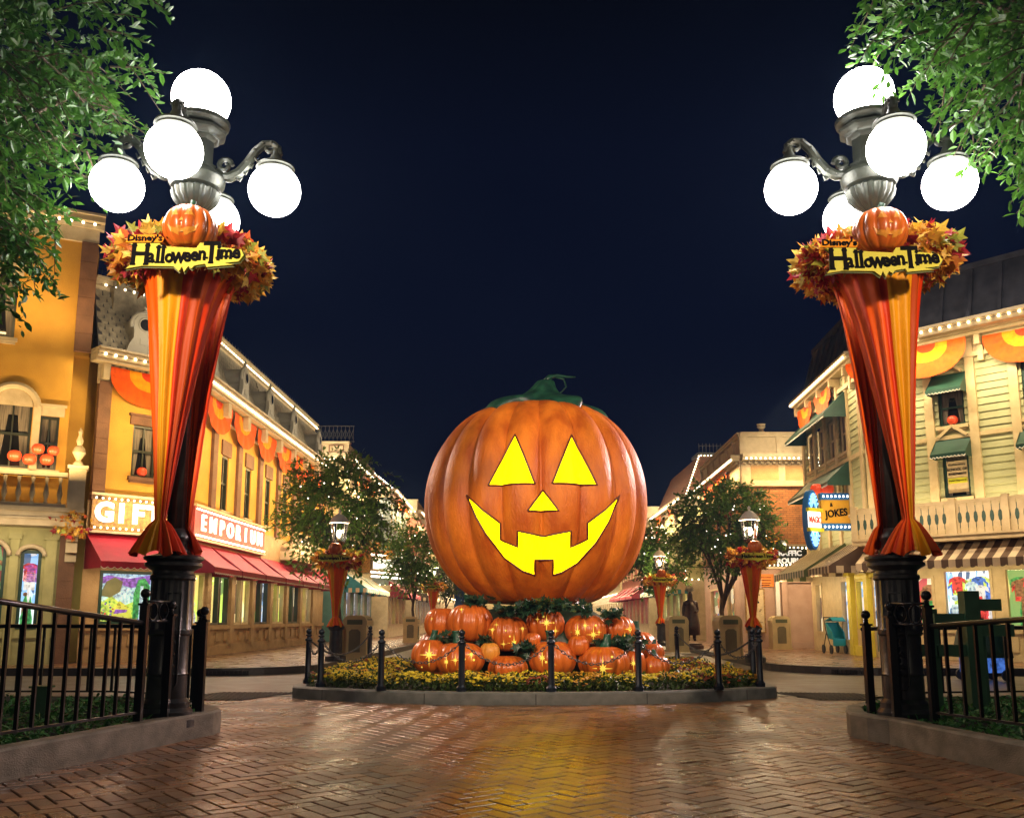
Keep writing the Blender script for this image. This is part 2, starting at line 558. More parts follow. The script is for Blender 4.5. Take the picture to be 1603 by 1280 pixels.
display_mat("display_warm", [(.8, .6, .3), (.25, .1, .04), (.9, .8, .5), (.5, .25, .08), (.12, .06, .04)], .9)
display_mat("display_lime", [(.6, .75, .15), (.85, .85, .5), (.2, .3, .1), (.75, .6, .2)], 1.1, 1.6, 3)
display_mat("display_cool", [(.5, .62, .8), (.85, .88, .9), (.08, .12, .2), (.25, .45, .7), (.7, .65, .6)], 1.0, 6.0, 5)
display_mat("display_mixed", [(.8, .72, .5), (.2, .05, .04), (.15, .25, .1), (.7, .6, .4), (.5, .1, .1)], .9, 4, 8)
for nm, c in (("good_red", (.6, .05, .04)), ("good_blue", (.06, .16, .55)), ("good_green", (.06, .3, .08)), ("good_white", (.75, .75, .72)),
              ("good_yellow", (.75, .65, .08)), ("good_purple", (.25, .1, .4)), ("good_brown", (.25, .12, .05)), ("good_lime", (.5, .7, .1)), ("good_sky", (.45, .6, .85))):
    mat(nm, c, .5, var=.6, vs=14, emit=c, es=.7, sample=False)  # goods glow by themselves, standing in for lamps inside the shops
GOODS = ["good_red", "good_blue", "good_green", "good_white", "good_yellow", "good_purple", "good_brown"]


# ---------------------------------------------------------------- scatter (numpy)
def scatter(name, tv, tf, mats4, cols, material, parent=None, loc=None):
    tv = np.asarray(tv, float); N = len(mats4); k = len(tv)
    h = np.c_[tv, np.ones(k)]
    V = np.einsum('nij,kj->nki', mats4, h)[:, :, :3].reshape(-1, 3)
    org = np.array(loc if loc is not None else (ORG[parent.name] if parent else (0, 0, 0)), float)
    V = V - org
    me = bpy.data.meshes.new(name)
    lens = [len(f) for f in tf]
    idx = np.concatenate([np.asarray(f) for f in tf])
    allidx = (idx[None, :] + (np.arange(N) * k)[:, None]).reshape(-1)
    tot = np.tile(lens, N)
    start = np.concatenate([[0], np.cumsum(tot)[:-1]])
    me.vertices.add(N * k); me.vertices.foreach_set("co", V.ravel().astype(np.float32))
    me.loops.add(len(allidx)); me.loops.foreach_set("vertex_index", allidx.astype(np.int32))
    me.polygons.add(len(tot)); me.polygons.foreach_set("loop_start", start.astype(np.int32))
    me.update(calc_edges=True)
    me.polygons.foreach_set('use_smooth', [False] * len(tot))
    at = me.color_attributes.new("Col", 'FLOAT_COLOR', 'POINT')
    C = np.repeat(np.c_[cols, np.ones(N)], k, axis=0)
    at.data.foreach_set("color", C.ravel().astype(np.float32))
    me.materials.append(MATS[material])
    me.validate()
    o = bpy.data.objects.new(name, me); col.objects.link(o)
    ORG[o.name] = Vector(org)
    if parent: o.parent = parent
    else: o.location = org
    return o


def basis(dirs, ups, pos, scale):
    """4x4 with local y = dir, local z ~ up"""
    d = dirs / (np.linalg.norm(dirs, axis=1, keepdims=True) + 1e-9)
    x = np.cross(d, ups); x /= (np.linalg.norm(x, axis=1, keepdims=True) + 1e-9)
    z = np.cross(x, d)
    M = np.zeros((len(d), 4, 4)); sc = np.asarray(scale).reshape(-1, 1)
    M[:, :3, 0] = x * sc; M[:, :3, 1] = d * sc; M[:, :3, 2] = z * sc; M[:, :3, 3] = pos; M[:, 3, 3] = 1
    return M


LEAF_V = [(0, 0, 0), (-.19, .33, .05), (.19, .33, .05), (-.2, .66, .03), (.2, .66, .03), (0, 1, -.06), (0, .33, 0), (0, .66, -.02)]
LEAF_F = [(0, 6, 1), (0, 2, 6), (1, 6, 7, 3), (6, 2, 4, 7), (3, 7, 5), (7, 4, 5)]
MAPLE_V = [(0, 0, 0), (-.22, .1, .03), (-.5, .05, .1), (-.3, .32, .03), (-.55, .55, .1), (-.2, .55, .02), (0, 1.0, -.05),
           (.2, .55, .02), (.55, .55, .1), (.3, .32, .03), (.5, .05, .1), (.22, .1, .03), (0, .4, -.04)]
MAPLE_F = [(12, i, i + 1) for i in range(0, 11)] + [(12, 11, 0)]


def rand_dirs(n):
    v = rng.normal(size=(n, 3))
    return v / np.linalg.norm(v, axis=1, keepdims=True)


def tree(name, base, trunk_top, crowns, label, group, ntwig, leaf, cdark, clight, trunk_r=.12, twig_len=.6, per=16, nlimb=14, lights=0, kind_leaf="leaf", cat="tree", shell=.55, side=None):
    root = thing(name, base, label, cat, group)
    root_v = Vector(base)
    mb = MB()
    tt = Vector(trunk_top)
    pts = [root_v, root_v.lerp(tt, .35) + Vector((.05, .03, 0)), root_v.lerp(tt, .7) + Vector((-.04, .02, 0)), tt]
    mb.tube(pts, [trunk_r * 1.35, trunk_r, trunk_r * .9, trunk_r * .8], 10)
    limbs = []
    for i in range(nlimb):
        c, r = crowns[i % len(crowns)]
        d = rand_dirs(1)[0]; d[2] = abs(d[2]) * .9 - .25
        end = Vector(c) + Vector((d[0] * r[0], d[1] * r[1], d[2] * r[2])) * .8
        st = root_v.lerp(tt, random.uniform(.72, 1.0))
        mid = st.lerp(end, .5) + Vector((random.uniform(-.15, .15), random.uniform(-.15, .15), .12 * (end - st).length))
        q = st.lerp(mid, .5) + Vector((random.uniform(-.06, .06), random.uniform(-.06, .06), .03))
        mb.tube([st, q, mid, mid.lerp(end, .55) + Vector((0, 0, .05)), end], [trunk_r * .5, trunk_r * .38, trunk_r * .28, trunk_r * .16, trunk_r * .07], 6)
        limbs.append((st, q, mid, end))
    # twigs
    S = []; D = []
    vol = np.array([r[0] * r[1] * r[2] for c, r in crowns]); vol = vol / vol.sum()
    pos = []; dirs = []; ups = []; sc = []; cols = []
    cd, cl = np.array(cdark), np.array(clight)
    for i in range(ntwig):
        c, r = crowns[rng.choice(len(crowns), p=vol)]
        d = rand_dirs(1)[0]
        rad = (shell + (1 - shell) * random.random() ** .6)
        # uneven outline
        rad *= 1 + .22 * noise.noise(Vector(d) * 2.2 + Vector(c))
        p = np.array(c) + d * np.array(r) * rad
        if side is not None and not side(p): continue
        g = noise.noise(Vector(p) * (1.1 / max(r[0], .8)) * 2.2 + Vector((3, 1, 7)))
        if g < -.17: continue        # gaps
        out = d * .8 + rand_dirs(1)[0] * .55; out[2] = out[2] * .6 - .12
        out /= np.linalg.norm(out)
        L = twig_len * random.uniform(.6, 1.2)
        tint = random.random()
        tp = []
        for k in range(per):
            s = (k + .5) / per
            pp = p + out * L * (s - .5) + np.array([0, 0, -.25 * L * s * s])
            tp.append(pp)
            sd = rand_dirs(1)[0]
            dd = out * .7 + sd * .8
            pos.append(pp); dirs.append(dd); ups.append(np.array([0, 0, 1]) + rand_dirs(1)[0] * .7)
            sc.append(leaf * random.uniform(.5, 1.45))
            w = min(1, max(0, tint * .6 + random.random() * .5))
            cols.append(cd * (1 - w) + cl * w)
        if i % 2 == 0:
            mb.tube([tp[0], tp[per // 2], tp[-1]], [.009 + trunk_r * .03, .008, .003], 4, cap=False)
    mb.build("trunk", "bark", root, smooth=True)
    pos = np.array(pos)
    M = basis(np.array(dirs), np.array(ups), pos, sc)
    scatter("crown", LEAF_V, LEAF_F, M, np.array(cols), kind_leaf, root)
    if lights:
        lb = MB()
        for i in range(lights):
            c, r = crowns[i % len(crowns)]
            d = rand_dirs(1)[0]; q = random.uniform(.3, .98)
            lb.ball((c[0] + d[0] * r[0] * q, c[1] + d[1] * r[1] * q, c[2] + d[2] * r[2] * q), random.uniform(.013, .026), 6, 4)
        lb.build("light_string", "bulb_white", root)
    return root


# ---------------------------------------------------------------- text
def text(body, size, depth, material, M, parent, name="lettering", bold=.0, center=True, sx=1.0):
    cu = bpy.data.curves.new("txt", 'FONT')
    cu.body = body; cu.size = size; cu.extrude = depth; cu.offset = bold
    cu.align_x = 'CENTER' if center else 'LEFT'; cu.align_y = 'CENTER'
    cu.resolution_u = 3
    tmp = bpy.data.objects.new("txt", cu)
    col.objects.link(tmp)
    dg = bpy.context.evaluated_depsgraph_get()
    me = bpy.data.meshes.new_from_object(tmp.evaluated_get(dg))
    bpy.data.objects.remove(tmp); bpy.data.curves.remove(cu)
    org = ORG[parent.name]
    # text lies in XY, stand it up: (x,y,z)->(x,-z,y)
    for v in me.vertices:
        p = M @ Vector((v.co.x * sx, -v.co.z, v.co.y))
        v.co = p - org
    me.materials.clear(); me.materials.append(MATS[material])
    me.name = name
    o = bpy.data.objects.new(name, me); col.objects.link(o)
    o.parent = parent; ORG[o.name] = org
    return o


def letters(word, u0, u1, size, depth, material, M, parent, z, y, bold=.0, sx=1.0):
    n = len(word)
    for i, ch in enumerate(word):
        if ch == ' ': continue
        text(ch, size, depth, material, M @ Matrix.Translation((u0 + (u1 - u0) * i / (n - 1), y, z)), parent, "letter", bold=bold, sx=sx)


def parts(name, m, parent, F, *boxes):
    """one child mesh per box"""
    for q in boxes:
        b_ = MB(); b_.M = F; b_.box(*q); b_.build(name, m, parent)


# ================================================================ GROUND
g = MB(); g.box(-60, 60, -58, 130, -.6, -.03)
tag(g.build("ground", "mortar"), kind="structure")
g = MB()
g.slab([(-60, 15.05), (60, 15.05), (60, 130), (-60, 130)], -.028, .0)
tag(g.build("road", "concrete_road"), kind="structure")


def herringbone(x0, x1, y0, y1, a, ang):
    ca, sa = math.cos(ang), math.sin(ang)
    Ms = []; C = []
    n = int(max(x1 - x0, y1 - y0) * 1.6 / a)
    cx, cy = (x0 + x1) / 2, (y0 + y1) / 2
    for i in range(-n, n):
        for j in range(-n, n):
            k = (i - j) % 4
            if k == 0: u, v, r = (i + 1) * a, (j + .5) * a, 0
            elif k == 3: u, v, r = (i + .5) * a, (j + 1) * a, 1
            else: continue
            X = cx + u * ca - v * sa; Y = cy + u * sa + v * ca
            if X < x0 or X > x1 or Y < y0 or Y > y1: continue
            th = ang + r * PI / 2
            tx, ty = random.gauss(0, .0045), random.gauss(0, .0045)
            Mx = (Matrix.Translation((X, Y, random.uniform(-.003, .001))) @ Matrix.Rotation(th, 4, 'Z') @ Matrix.Rotation(tx, 4, 'X') @ Matrix.Rotation(ty, 4, 'Y'))
            Ms.append(np.array(Mx))
            t = random.random(); b = random.uniform(.7, 1.2)
            c = np.array((.34, .155, .06)) * (1 - t) + np.array((.22, .115, .055)) * t
            if random.random() < .1: c = c * .6
            c = c * (1 + .45 * noise.noise(Vector((X * .55, Y * .35, 3))) + .3 * noise.noise(Vector((X * 2.1, Y * 2.1, 8))))
            C.append(c * b)
    return np.array(Ms), np.array(C)


a = .135
L, W, ch = a - .007, a / 2 - .007, .005
BV = [(-L, -W, -.035), (L, -W, -.035), (L, W, -.035), (-L, W, -.035), (-L, -W, -.004), (L, -W, -.004), (L, W, -.004), (-L, W, -.004),
      (-L + ch, -W + ch, 0), (L - ch, -W + ch, 0), (L - ch, W - ch, 0), (-L + ch, W - ch, 0)]
BF = [(0, 1, 5, 4), (1, 2, 6, 5), (2, 3, 7, 6), (3, 0, 4, 7), (4, 5, 9, 8), (5, 6, 10, 9), (6, 7, 11, 10), (7, 4, 8, 11), (8, 9, 10, 11)]
Mx, Cx = herringbone(-11, 11, 2.5, 14.95, a, R(38))
tag(scatter("brick_paving", BV, BF, Mx, Cx, "paver"), kind="structure")
# soldier course between bricks and road
g = MB()
for i in range(74):
    x = -11 + i * .3
    g.box(x, x + .286, 14.86, 15.04, -.03, .006 + random.uniform(-.002, .002))
tag(g.build("paving_border", "cobble_light"), kind="structure")


def offset_poly(p, d):
    n = len(p); out = []
    for i in range(n):
        a = Vector(p[i - 1]); b = Vector(p[i]); c = Vector(p[(i + 1) % n])
        e1 = (b - a).normalized(); e2 = (c - b).normalized()
        n1 = Vector((-e1.y, e1.x)); n2 = Vector((-e2.y, e2.x))
        m = (n1 + n2); m = m.normalized() if m.length > 1e-6 else n1
        k = d / max(.35, m.dot(n1))
        out.append((b.x + m.x * k, b.y + m.y * k))
    return out


def kerb_ring(mb, outline, w, h, joint=1.2):
    """outline counter-clockwise"""
    inn = offset_poly(outline, w); ch = offset_poly(outline, .02)
    n = len(outline)
    for i in range(n):
        j = (i + 1) % n
        o0, o1, c0, c1, i0, i1 = outline[i], outline[j], ch[i], ch[j], inn[i], inn[j]
        mb.add([(*o0, -.02), (*o1, -.02), (*o0, h - .02), (*o1, h - .02), (*c0, h), (*c1, h), (*i0, h), (*i1, h), (*i0, -.02), (*i1, -.02)],
               [(0, 1, 3, 2), (2, 3, 5, 4), (4, 5, 7, 6), (6, 7, 9, 8)])
    return inn


# sidewalks
def arcpts(cx, cy, r, a0, a1, n=8):
    return [(cx + r * math.cos(R(a0 + (a1 - a0) * i / n)), cy + r * math.sin(R(a0 + (a1 - a0) * i / n))) for i in range(n + 1)]


left_edge = [(-60, 20.1), (-6.6, 20.1)] + arcpts(-6.6, 22.4, 2.3, -90, 0) + [(-3.9, 40), (-3.2, 110)]
right_edge = [(7.4, 110), (6.6, 40)] + arcpts(8.4, 22.6, 2.4, 180, 255) + [(11, 20.0), (60, 17.5)]
g = MB(); g.slab(left_edge + [(-60, 110)], -.02, .15)
tag(g.build("sidewalk", "sidewalk_brick"), kind="structure")
g = MB(); g.slab(right_edge + [(60, 110)], -.02, .15)
tag(g.build("sidewalk", "sidewalk_brick"), kind="structure")
g = MB()
for E in (left_edge, right_edge):
    for p, q in zip(E[:-1], E[1:]):
        d = (Vector(q) - Vector(p)).normalized(); nn = Vector((d.y, -d.x)) * .012; ni = Vector((-d.y, d.x)) * .16
        g.add([(p[0] + nn.x, p[1] + nn.y, -.01), (q[0] + nn.x, q[1] + nn.y, -.01), (q[0] + nn.x, q[1] + nn.y, .158), (p[0] + nn.x, p[1] + nn.y, .158),
               (q[0] + ni.x, q[1] + ni.y, .158), (p[0] + ni.x, p[1] + ni.y, .158)], [(0, 1, 2, 3), (3, 2, 4, 5)])
tag(g.build("street_kerb", "street_kerb"), kind="structure")
# storm drain slots in the kerbs
for (x0, x1, y) in ((-5.9 - .9, -5.9 + .3, 20.085), ):
    g = MB()
    for i in range(14):
        g.box(x0 + i * .09, x0 + i * .09 + .05, y - .012, y + .004, .03, .10)
    g.box(x0 - .02, x0 + 14 * .09, y + .004, y + .02, .02, .11)
    t = g.build("storm_drain", "grate_iron", loc=(x0, y, 0))
    tag(t, "black slotted storm drain in the kerb before the souvenir shop", "drain")
g = MB()
for i in range(26):
    x = 6.9 + i * .09; y = 20.52 - (x - 6.9) * .16
    g.box(x, x + .05, y - .10, y - .02, .03, .10)
g.bar((6.85, 20.50, .065), (9.3, 20.11, .065), .02, .1)
tag(g.build("storm_drain", "grate_iron", loc=(6.9, 20.5, 0)), "long slotted storm drain in the kerb before the striped awnings", "drain")

# ramps with dark studded mats and pale cobble triangles
for sx, lab in ((-1, "left"), (1, "right")):
    g = MB(); o = (0.35, 0)
    q = [(-4.0, 14.2), (-3.45, 15.6), (-4.7, 15.6), (-5.3, 14.2)] if sx < 0 else [(4.55, 14.2), (5.95, 14.2), (5.5, 15.4), (4.25, 15.6)]
    if sx > 0: q = q
    else: q = q[::-1]
    area2 = sum(q[i][0] * q[(i + 1) % 4][1] - q[(i + 1) % 4][0] * q[i][1] for i in range(4))
    if area2 < 0: q = q[::-1]
    g.slab(q, .004, .012)
    for i in range(17):
        for j in range(15):
            u, v = (i + .5) / 17, (j + .5) / 15
            p = Vector(q[0]).lerp(Vector(q[1]), u).lerp(Vector(q[3]).lerp(Vector(q[2]), u), v)
            g.box(p.x - .018, p.x + .018, p.y - .022, p.y + .022, .011, .019)
    tag(g.build("studded_mat", "grate_iron", loc=(q[0][0], q[0][1], 0)),
        "dark studded ramp mat on the paving " + ("between the near-left lamp post and the flower bed" if sx < 0 else "between the flower bed and the near-right lamp post"), "ramp mat", "studded ramp mats")
    g = MB()
    for i in range(9):
        for j in range(5):
            x = (-6.3 + i * .22) if sx < 0 else (5.95 + i * .22)
            y = 14.35 + j * .2
            if sx < 0 and x > -5.35 + (y - 14.2) * .43: continue
            g.box(x, x + .2, y, y + .18, -.02, .008)
    tag(g.build("cobble_strip", "cobble_light"), kind="structure")

# ================================================================ ISLAND with flower bed
isl = []
for i in range(15):
    x = -3.35 + i * (4.02 + 3.35) / 14
    s = (x - .335) / 3.685
    isl.append((x, 13.42 + 1.18 * abs(s) ** 2.3))
isl += [(4.12, 14.9), (4.12, 20.6)] + arcpts(.35, 20.6, 3.77, 0, 180, 10)[1:-1] + [(-3.42, 20.6), (-3.45, 15.1)]
g = MB(); inn = kerb_ring(g, isl, .2, .17)
for i in range(0, 15, 3):   # joints
    pass
ik = tag(g.build("island_kerb", "island_kerb", loc=(.3, 17, 0)), "low grey stone kerb round the flower bed with the giant pumpkin", "kerb")
g = MB(); g.slab(inn, -.01, .13)
tag(g.build("flower_bed_soil", "soil"), kind="structure")
# kerb joints as thin dark grooves (proud slivers)
g = MB()
for k in (1, 4, 7, 10, 13):
    p = isl[k]; q = inn[k]
    d = (Vector(q) - Vector(p)).normalized(); s_ = Vector((-d.y, d.x)) * .005
    g.add([(p[0] - d.x * .002 - s_.x, p[1] - d.y * .002 - s_.y, 0), (p[0] - d.x * .002 + s_.x, p[1] - d.y * .002 + s_.y, 0), (p[0] - d.x * .002 + s_.x, p[1] - d.y * .002 + s_.y, .151),
           (p[0] - d.x * .002 - s_.x, p[1] - d.y * .002 - s_.y, .151)], [(0, 1, 2, 3)])
o = g.build("joint", "mortar", ik)

# flowers: mounds of small chrysanthemums
def inside(p, poly):
    x, y = p; c = False; n = len(poly)
    for i in range(n):
        x0, y0 = poly[i]; x1, y1 = poly[i - 1]
        if (y0 > y) != (y1 > y) and x < (x1 - x0) * (y - y0) / (y1 - y0) + x0: c = not c
    return c


def bed_h(x, y):
    return .25 + .07 * noise.noise(Vector((x * 2.2, y * 2.2, 0))) + .05 * noise.noise(Vector((x * 6, y * 6, 4)))


inn2 = offset_poly(isl, .27)
# pile footprint to leave bare
FV = []; FF = []
for ring, (r, z) in enumerate(((.0, .32), (.55, .22), (1.0, -.05))):
    pass
FV = [(0, 0, .30)] + [(.62 * math.cos(2 * PI * k / 7), .62 * math.sin(2 * PI * k / 7), .24) for k in range(7)] + \
     [((1.0 if k % 2 else .8) * math.cos(2 * PI * k / 14), (1.0 if k % 2 else .8) * math.sin(2 * PI * k / 14), .02) for k in range(14)]
FF = [(0, 1 + k, 1 + (k + 1) % 7) for k in range(7)] + \
     [(1 + k, 8 + 2 * k, 8 + (2 * k + 1) % 14) for k in range(7)] + [(1 + k, 8 + (2 * k + 1) % 14, 8 + (2 * k + 2) % 14, 1 + (k + 1) % 7) for k in range(7)]
pos = []; cols = []; nrm = []; scs = []
lp = []; lc = []; ld = []
n = 0
while n < 9500:
    x = random.uniform(-3.3, 4.0); y = random.uniform(13.6, 20.5)
    if y > 15.6 and random.random() < .5: continue
    if not inside((x, y), inn2): continue
    if (abs(x - .45) < 2.35 and 14.75 < y < 19.2): continue
    n += 1
    h = bed_h(x, y)
    dens = noise.noise(Vector((x * 3, y * 3, 9)))
    kind = noise.noise(Vector((x * 1.3, y * 1.3, 2)))
    if random.random() < .70 + dens * .9:
        edge = random.random()
        hh = h * (1 - .45 * edge ** 4) + .13 - .02
        pos.append((x, y, hh)); scs.append(random.uniform(.016, .034))
        nrm.append((random.gauss(0, .35), -.35 + random.gauss(0, .35), 1))
        if kind > .30 or (x > 2 and kind > .18): c = (.34, .07, .02)
        elif kind < -.2: c = (.72, .38, .02)
        else: c = (.85, .68, .03)
        if random.random() < .3: c = tuple(v * .55 for v in c)
        cols.append(c)
    for q in range(2):
        zz = .13 + random.random() * (h - .03)
        lp.append((x + random.uniform(-.04, .04), y + random.uniform(-.04, .04), zz)); ld.append(rand_dirs(1)[0] + np.array([0, -.4, .4]))
        t = random.random(); lc.append((.03 + .05 * t, .07 + .08 * t, .02))
# dense front skirt of leaves
pos = np.array(pos); nrm = np.array(nrm)
tmpd = np.cross(nrm, np.tile([1.0, .2, 0], (len(nrm), 1)))
scatter_m = basis(tmpd, nrm, pos, scs)
fl = scatter("mum_bed", FV, FF, scatter_m, np.array(cols), "flower", loc=(.3, 15, .13))
tag(fl, "bed of small yellow and rust chrysanthemums inside the low kerb", "flowers", kind="stuff")
lp = np.array(lp)
lf = scatter("mum_foliage", LEAF_V, LEAF_F, basis(np.array(ld), np.tile([0, 0, 1.0], (len(lp), 1)) + rand_dirs(len(lp)) * .5, lp, rng.uniform(.05, .09, len(lp))), np.array(lc), "ivy", loc=(.3, 15, .13))
tag(lf, "dark green foliage under the yellow chrysanthemums", "foliage", kind="stuff")

# bollards
proto = thing("bollard", (0, 0, 0), "", "bollard", "chain bollards round the giant pumpkin")
b = MB()
b.lathe([(.075, 0), (.078, .05), (.06, .07), (.048, .10), (.046, .60), (.044, .66)], n=8)
b.build("post", "bollard_blue", proto, smooth=30)
b = MB()
b.lathe([(.044, .66), (.062, .675), (.062, .70), (.036, .715), (.03, .74), (.05, .75), (.05, .765), (.025, .78)], n=12)
b.ball((0, 0, .82), .048, 12, 8)
b.build("finial", "bollard_blue", proto, smooth=True)
BP = [((-3.28, 15.33), "at the left corner of the flower bed"), ((-2.92, 14.55), "second from the left at the front of the flower bed"),
      ((-1.9, 13.85), "at the bed front before the cream bin on the left"), ((-.72, 13.66), "at the bed front before the second big pumpkin from the left"),
      ((.56, 13.62), "at the middle of the bed front"), ((1.82, 13.72), "at the bed front before the right end of the pumpkin pile"),
      ((3.03, 14.0), "at the bed front before the cream bin on the right"), ((3.80, 14.62), "at the right corner of the flower bed, outer of two"),
      ((3.86, 15.25), "behind the corner bollard at the bed's right edge"), ((3.46, 19.92), "small and far at the back right of the flower bed"),
      ((-3.05, 20.4), "far at the back left of the bed, before the draped gas lamp"), ((-1.6, 23.4), "at the back of the bed behind the pumpkin pile")]
for i, ((x, y), s_) in enumerate(BP):
    lab = "black ball-topped bollard " + s_
    if i == 0:
        proto.location = (x, y, .17 if y < 23 else .17); proto["label"] = lab
    else:
        dup(proto, (x, y, .17), label=lab)


def chain(p, q, sag, lab, nl=None):
    mb = MB()
    p = Vector(p); q = Vector(q)
    nl = nl or max(6, int((q - p).length * 1.12 / .055))
    P_ = []
    for i in range(nl + 1):
        s = i / nl
        v = p.lerp(q, s); v.z -= sag * 4 * s * (1 - s)
        P_.append(v)
    for i in range(nl):
        a, b2 = P_[i], P_[i + 1]
        c = (a + b2) / 2; d = (b2 - a).normalized()
        up = Vector((0, 0, 1)); sd = d.cross(up).normalized(); up = sd.cross(d)
        w = (up if i % 2 else sd)
        Lh = (b2 - a).length * .68; Wh = .017
        pts = [c + d * (math.cos(2 * PI * k / 8) * Lh) + w * (math.sin(2 * PI * k / 8) * Wh) for k in range(8)]
        pts.append(pts[0])
        mb.tube(pts, .0065, 4, cap=False)
    o = mb.build("chain", "iron_trim", loc=tuple(p), smooth=True)
    tag(o, lab, "chain", "chains between the bollards")


HZ = .17 + .70
CH = [(0, 1, "leftmost two bollards of the flower bed"), (1, 2, "second and third bollards from the left"),
      (2, 3, "bollards on either side of the left front pumpkins"), (3, 4, "two bollards before the middle of the pumpkin pile"),
      (4, 5, "two bollards before the right half of the pumpkin pile"), (5, 6, "bollards right of the pumpkin pile, before the carved figure"),
      (6, 7, "last front bollard and the right corner bollard"), (7, 8, "two bollards at the bed's right corner"),
      (8, 9, "right corner bollard and the far right bollard"), (0, 10, "left corner bollard and the far left bollard")]
for i, j, s_ in CH:
    a_, b_ = BP[i][0], BP[j][0]
    Ld = math.dist(a_, b_)
    chain((*a_, HZ), (*b_, HZ), min(.34, .24 * Ld + .02), "dark iron chain hanging between the " + s_)

# ================================================================ PUMPKINS
def pk_factor(phi, n, d):
    return 1 - d * (1 - abs(math.sin(n * phi / 2)) ** .7)


def pk_shell(mb, c, rx, rz, n=12, d=.1, seg=8, rings=18, seed=0, ry=None, tilt=0):
    vs = []; fs = []
    N = n * seg
    ry = ry or rx
    for i in range(rings + 1):
        t = -PI / 2 + PI * i / rings
        pr = max(0.02, math.cos(t)) ** .82
        zz = math.sin(t)
        dip = 1 - .22 * math.exp(-(pr / .28) ** 2)
        for j in range(N):
            ph = 2 * PI * j / N
            k = pk_factor(ph, n, d * min(1, pr * 1.6))
            k *= 1 + .018 * math.sin(3 * ph + seed) * pr
            vs.append((c[0] + rx * pr * k * math.sin(ph), c[1] - ry * pr * k * math.cos(ph), c[2] + rz * zz * dip))
    for i in range(rings):
        for j in range(N):
            fs.append((i * N + j, i * N + (j + 1) % N, (i + 1) * N + (j + 1) % N, (i + 1) * N + j))
    fs.append(tuple(range(N))[::-1]); fs.append(tuple(range(rings * N, (rings + 1) * N)))
    mb.add(vs, fs)


def pk_surf(c, rx, rz, n, d, seed, x, z):
    """front surface y for local x,z"""
    zz = max(-.97, min(.97, z / rz))
    t = math.asin(zz)
    pr = math.cos(t) ** .82
    ph = math.asin(max(-.95, min(.95, x / (rx * pr))))
    for _ in range(12):
        k = pk_factor(ph, n, d * min(1, pr * 1.6)) * (1 + .018 * math.sin(3 * ph + seed) * pr)
        ph = math.asin(max(-.97, min(.97, x / (rx * pr * k))))
    k = pk_factor(ph, n, d * min(1, pr * 1.6)) * (1 + .018 * math.sin(3 * ph + seed) * pr)
    return c[1] - rx * pr * k * math.cos(ph)


def patch(mb, poly, c, sfun, off, step):
    """thin plate following the surface, polygon in local x,z"""
    pts = [Vector(p) for p in poly]
    dense = []
    n = len(pts)
    for i in range(n):
        a, b = pts[i], pts[(i + 1) % n]
        k = max(1, int((b - a).length / step))
        for q in range(k): dense.append(a.lerp(b, q / k))
    m = len(dense)
    xs = [p.x for p in dense]; zs = [p.y for p in dense]
    P2 = [(p.x, p.y) for p in dense]
    ip = []
    x = min(xs) + step / 2
    while x < max(xs):
        z = min(zs) + step / 2
        while z < max(zs):
            if inside((x, z), P2) and min((Vector((x, z)) - p).length for p in dense) > step * .45: ip.append(Vector((x, z)))
            z += step
        x += step
    allp = dense + ip
    r = delaunay_2d_cdt([Vector(p) for p in allp], [(i, (i + 1) % m) for i in range(m)], [], 1, 1e-5)
    V2, _, F2 = r[0], r[1], r[2]
    vs = [(c[0] + p.x, sfun(p.x, p.y) - off, c[2] + p.y) for p in V2]
    mb.add(vs, [tuple(f)[::-1] for f in F2])
    return dense


GP = (.47, 16.9, 3.22)   # giant pumpkin centre
GRX, GRZ = 2.03, 1.93
root = thing("giant_pumpkin", (GP[0], GP[1], 1.3), "giant glowing jack-o'-lantern with carved yellow face on top of the pumpkin pile", "pumpkin")
sf = lambda x, z: pk_surf(GP, GRX, GRZ, 18, .075, 0, x, z)
face = {
    "eye": [[(-.86, .12), (-.10, .12), (-.42, .98)][::1], [(.18, .12), (.92, .12), (.52, .98)]],
    "nose": [[(-.22, -.32), (.28, -.32), (.03, .02)]],
}
up = []
mouth = []
N_ = 14
for i in range(N_ + 1):     # upper lip, left -> right
    s = -1 + 2 * i / N_
    mouth.append((.05 + s * 1.28, -.72 + .72 * s * s - 0.0))
lower = []
for i in range(N_ + 1):
    s = 1 - 2 * i / N_
    lower.append((.05 + s * 1.28, -1.34 + 1.30 * abs(s) ** 2.2))
# square teeth
top = []
for (x, z) in mouth: top.append((x, z))
def lipz(x): s = (x - .05) / 1.28; return -.72 + .72 * s * s
def lowz(x): s = (x - .05) / 1.28; return -1.34 + 1.30 * abs(s) ** 2.2
U = []
xx = -1.23
xs = [-1.23, -1.0, -.62, -.62, -.34, -.34, -.1, .2, .44, .44, .72, .72, 1.0, 1.33]
U = [(-1.23, lipz(-1.23)), (-.95, lipz(-.95)), (-.66, lipz(-.66)), (-.66, lipz(-.66) - .26), (-.38, lipz(-.38) - .25), (-.38, lipz(-.38)), (0.05, lipz(.05)), (.48, lipz(.48)), (.48, lipz(.48) - .25),
     (.76, lipz(.76) - .26), (.76, lipz(.76)), (1.05, lipz(1.05)), (1.33, lipz(1.33))]
Lw = [(1.12, lowz(1.12)), (.9, lowz(.9)), (.6, lowz(.6)), (.34, lowz(.34)), (.20, lowz(.20)), (.20, lowz(.2) + .24), (-.10, lowz(-.1) + .24), (-.10, lowz(-.10)), (-.3, lowz(-.3)), (-.6, lowz(-.6)), (-.9, lowz(-.9)), (-1.06, lowz(-1.06))]
shapes = [("carved_eye", p) for p in face["eye"]] + [("carved_nose", face["nose"][0]), ("carved_mouth", U + Lw)]
mb = MB(); pk_shell(mb, GP, GRX, GRZ, 18, .075, 30, 170, 0)
keep = []
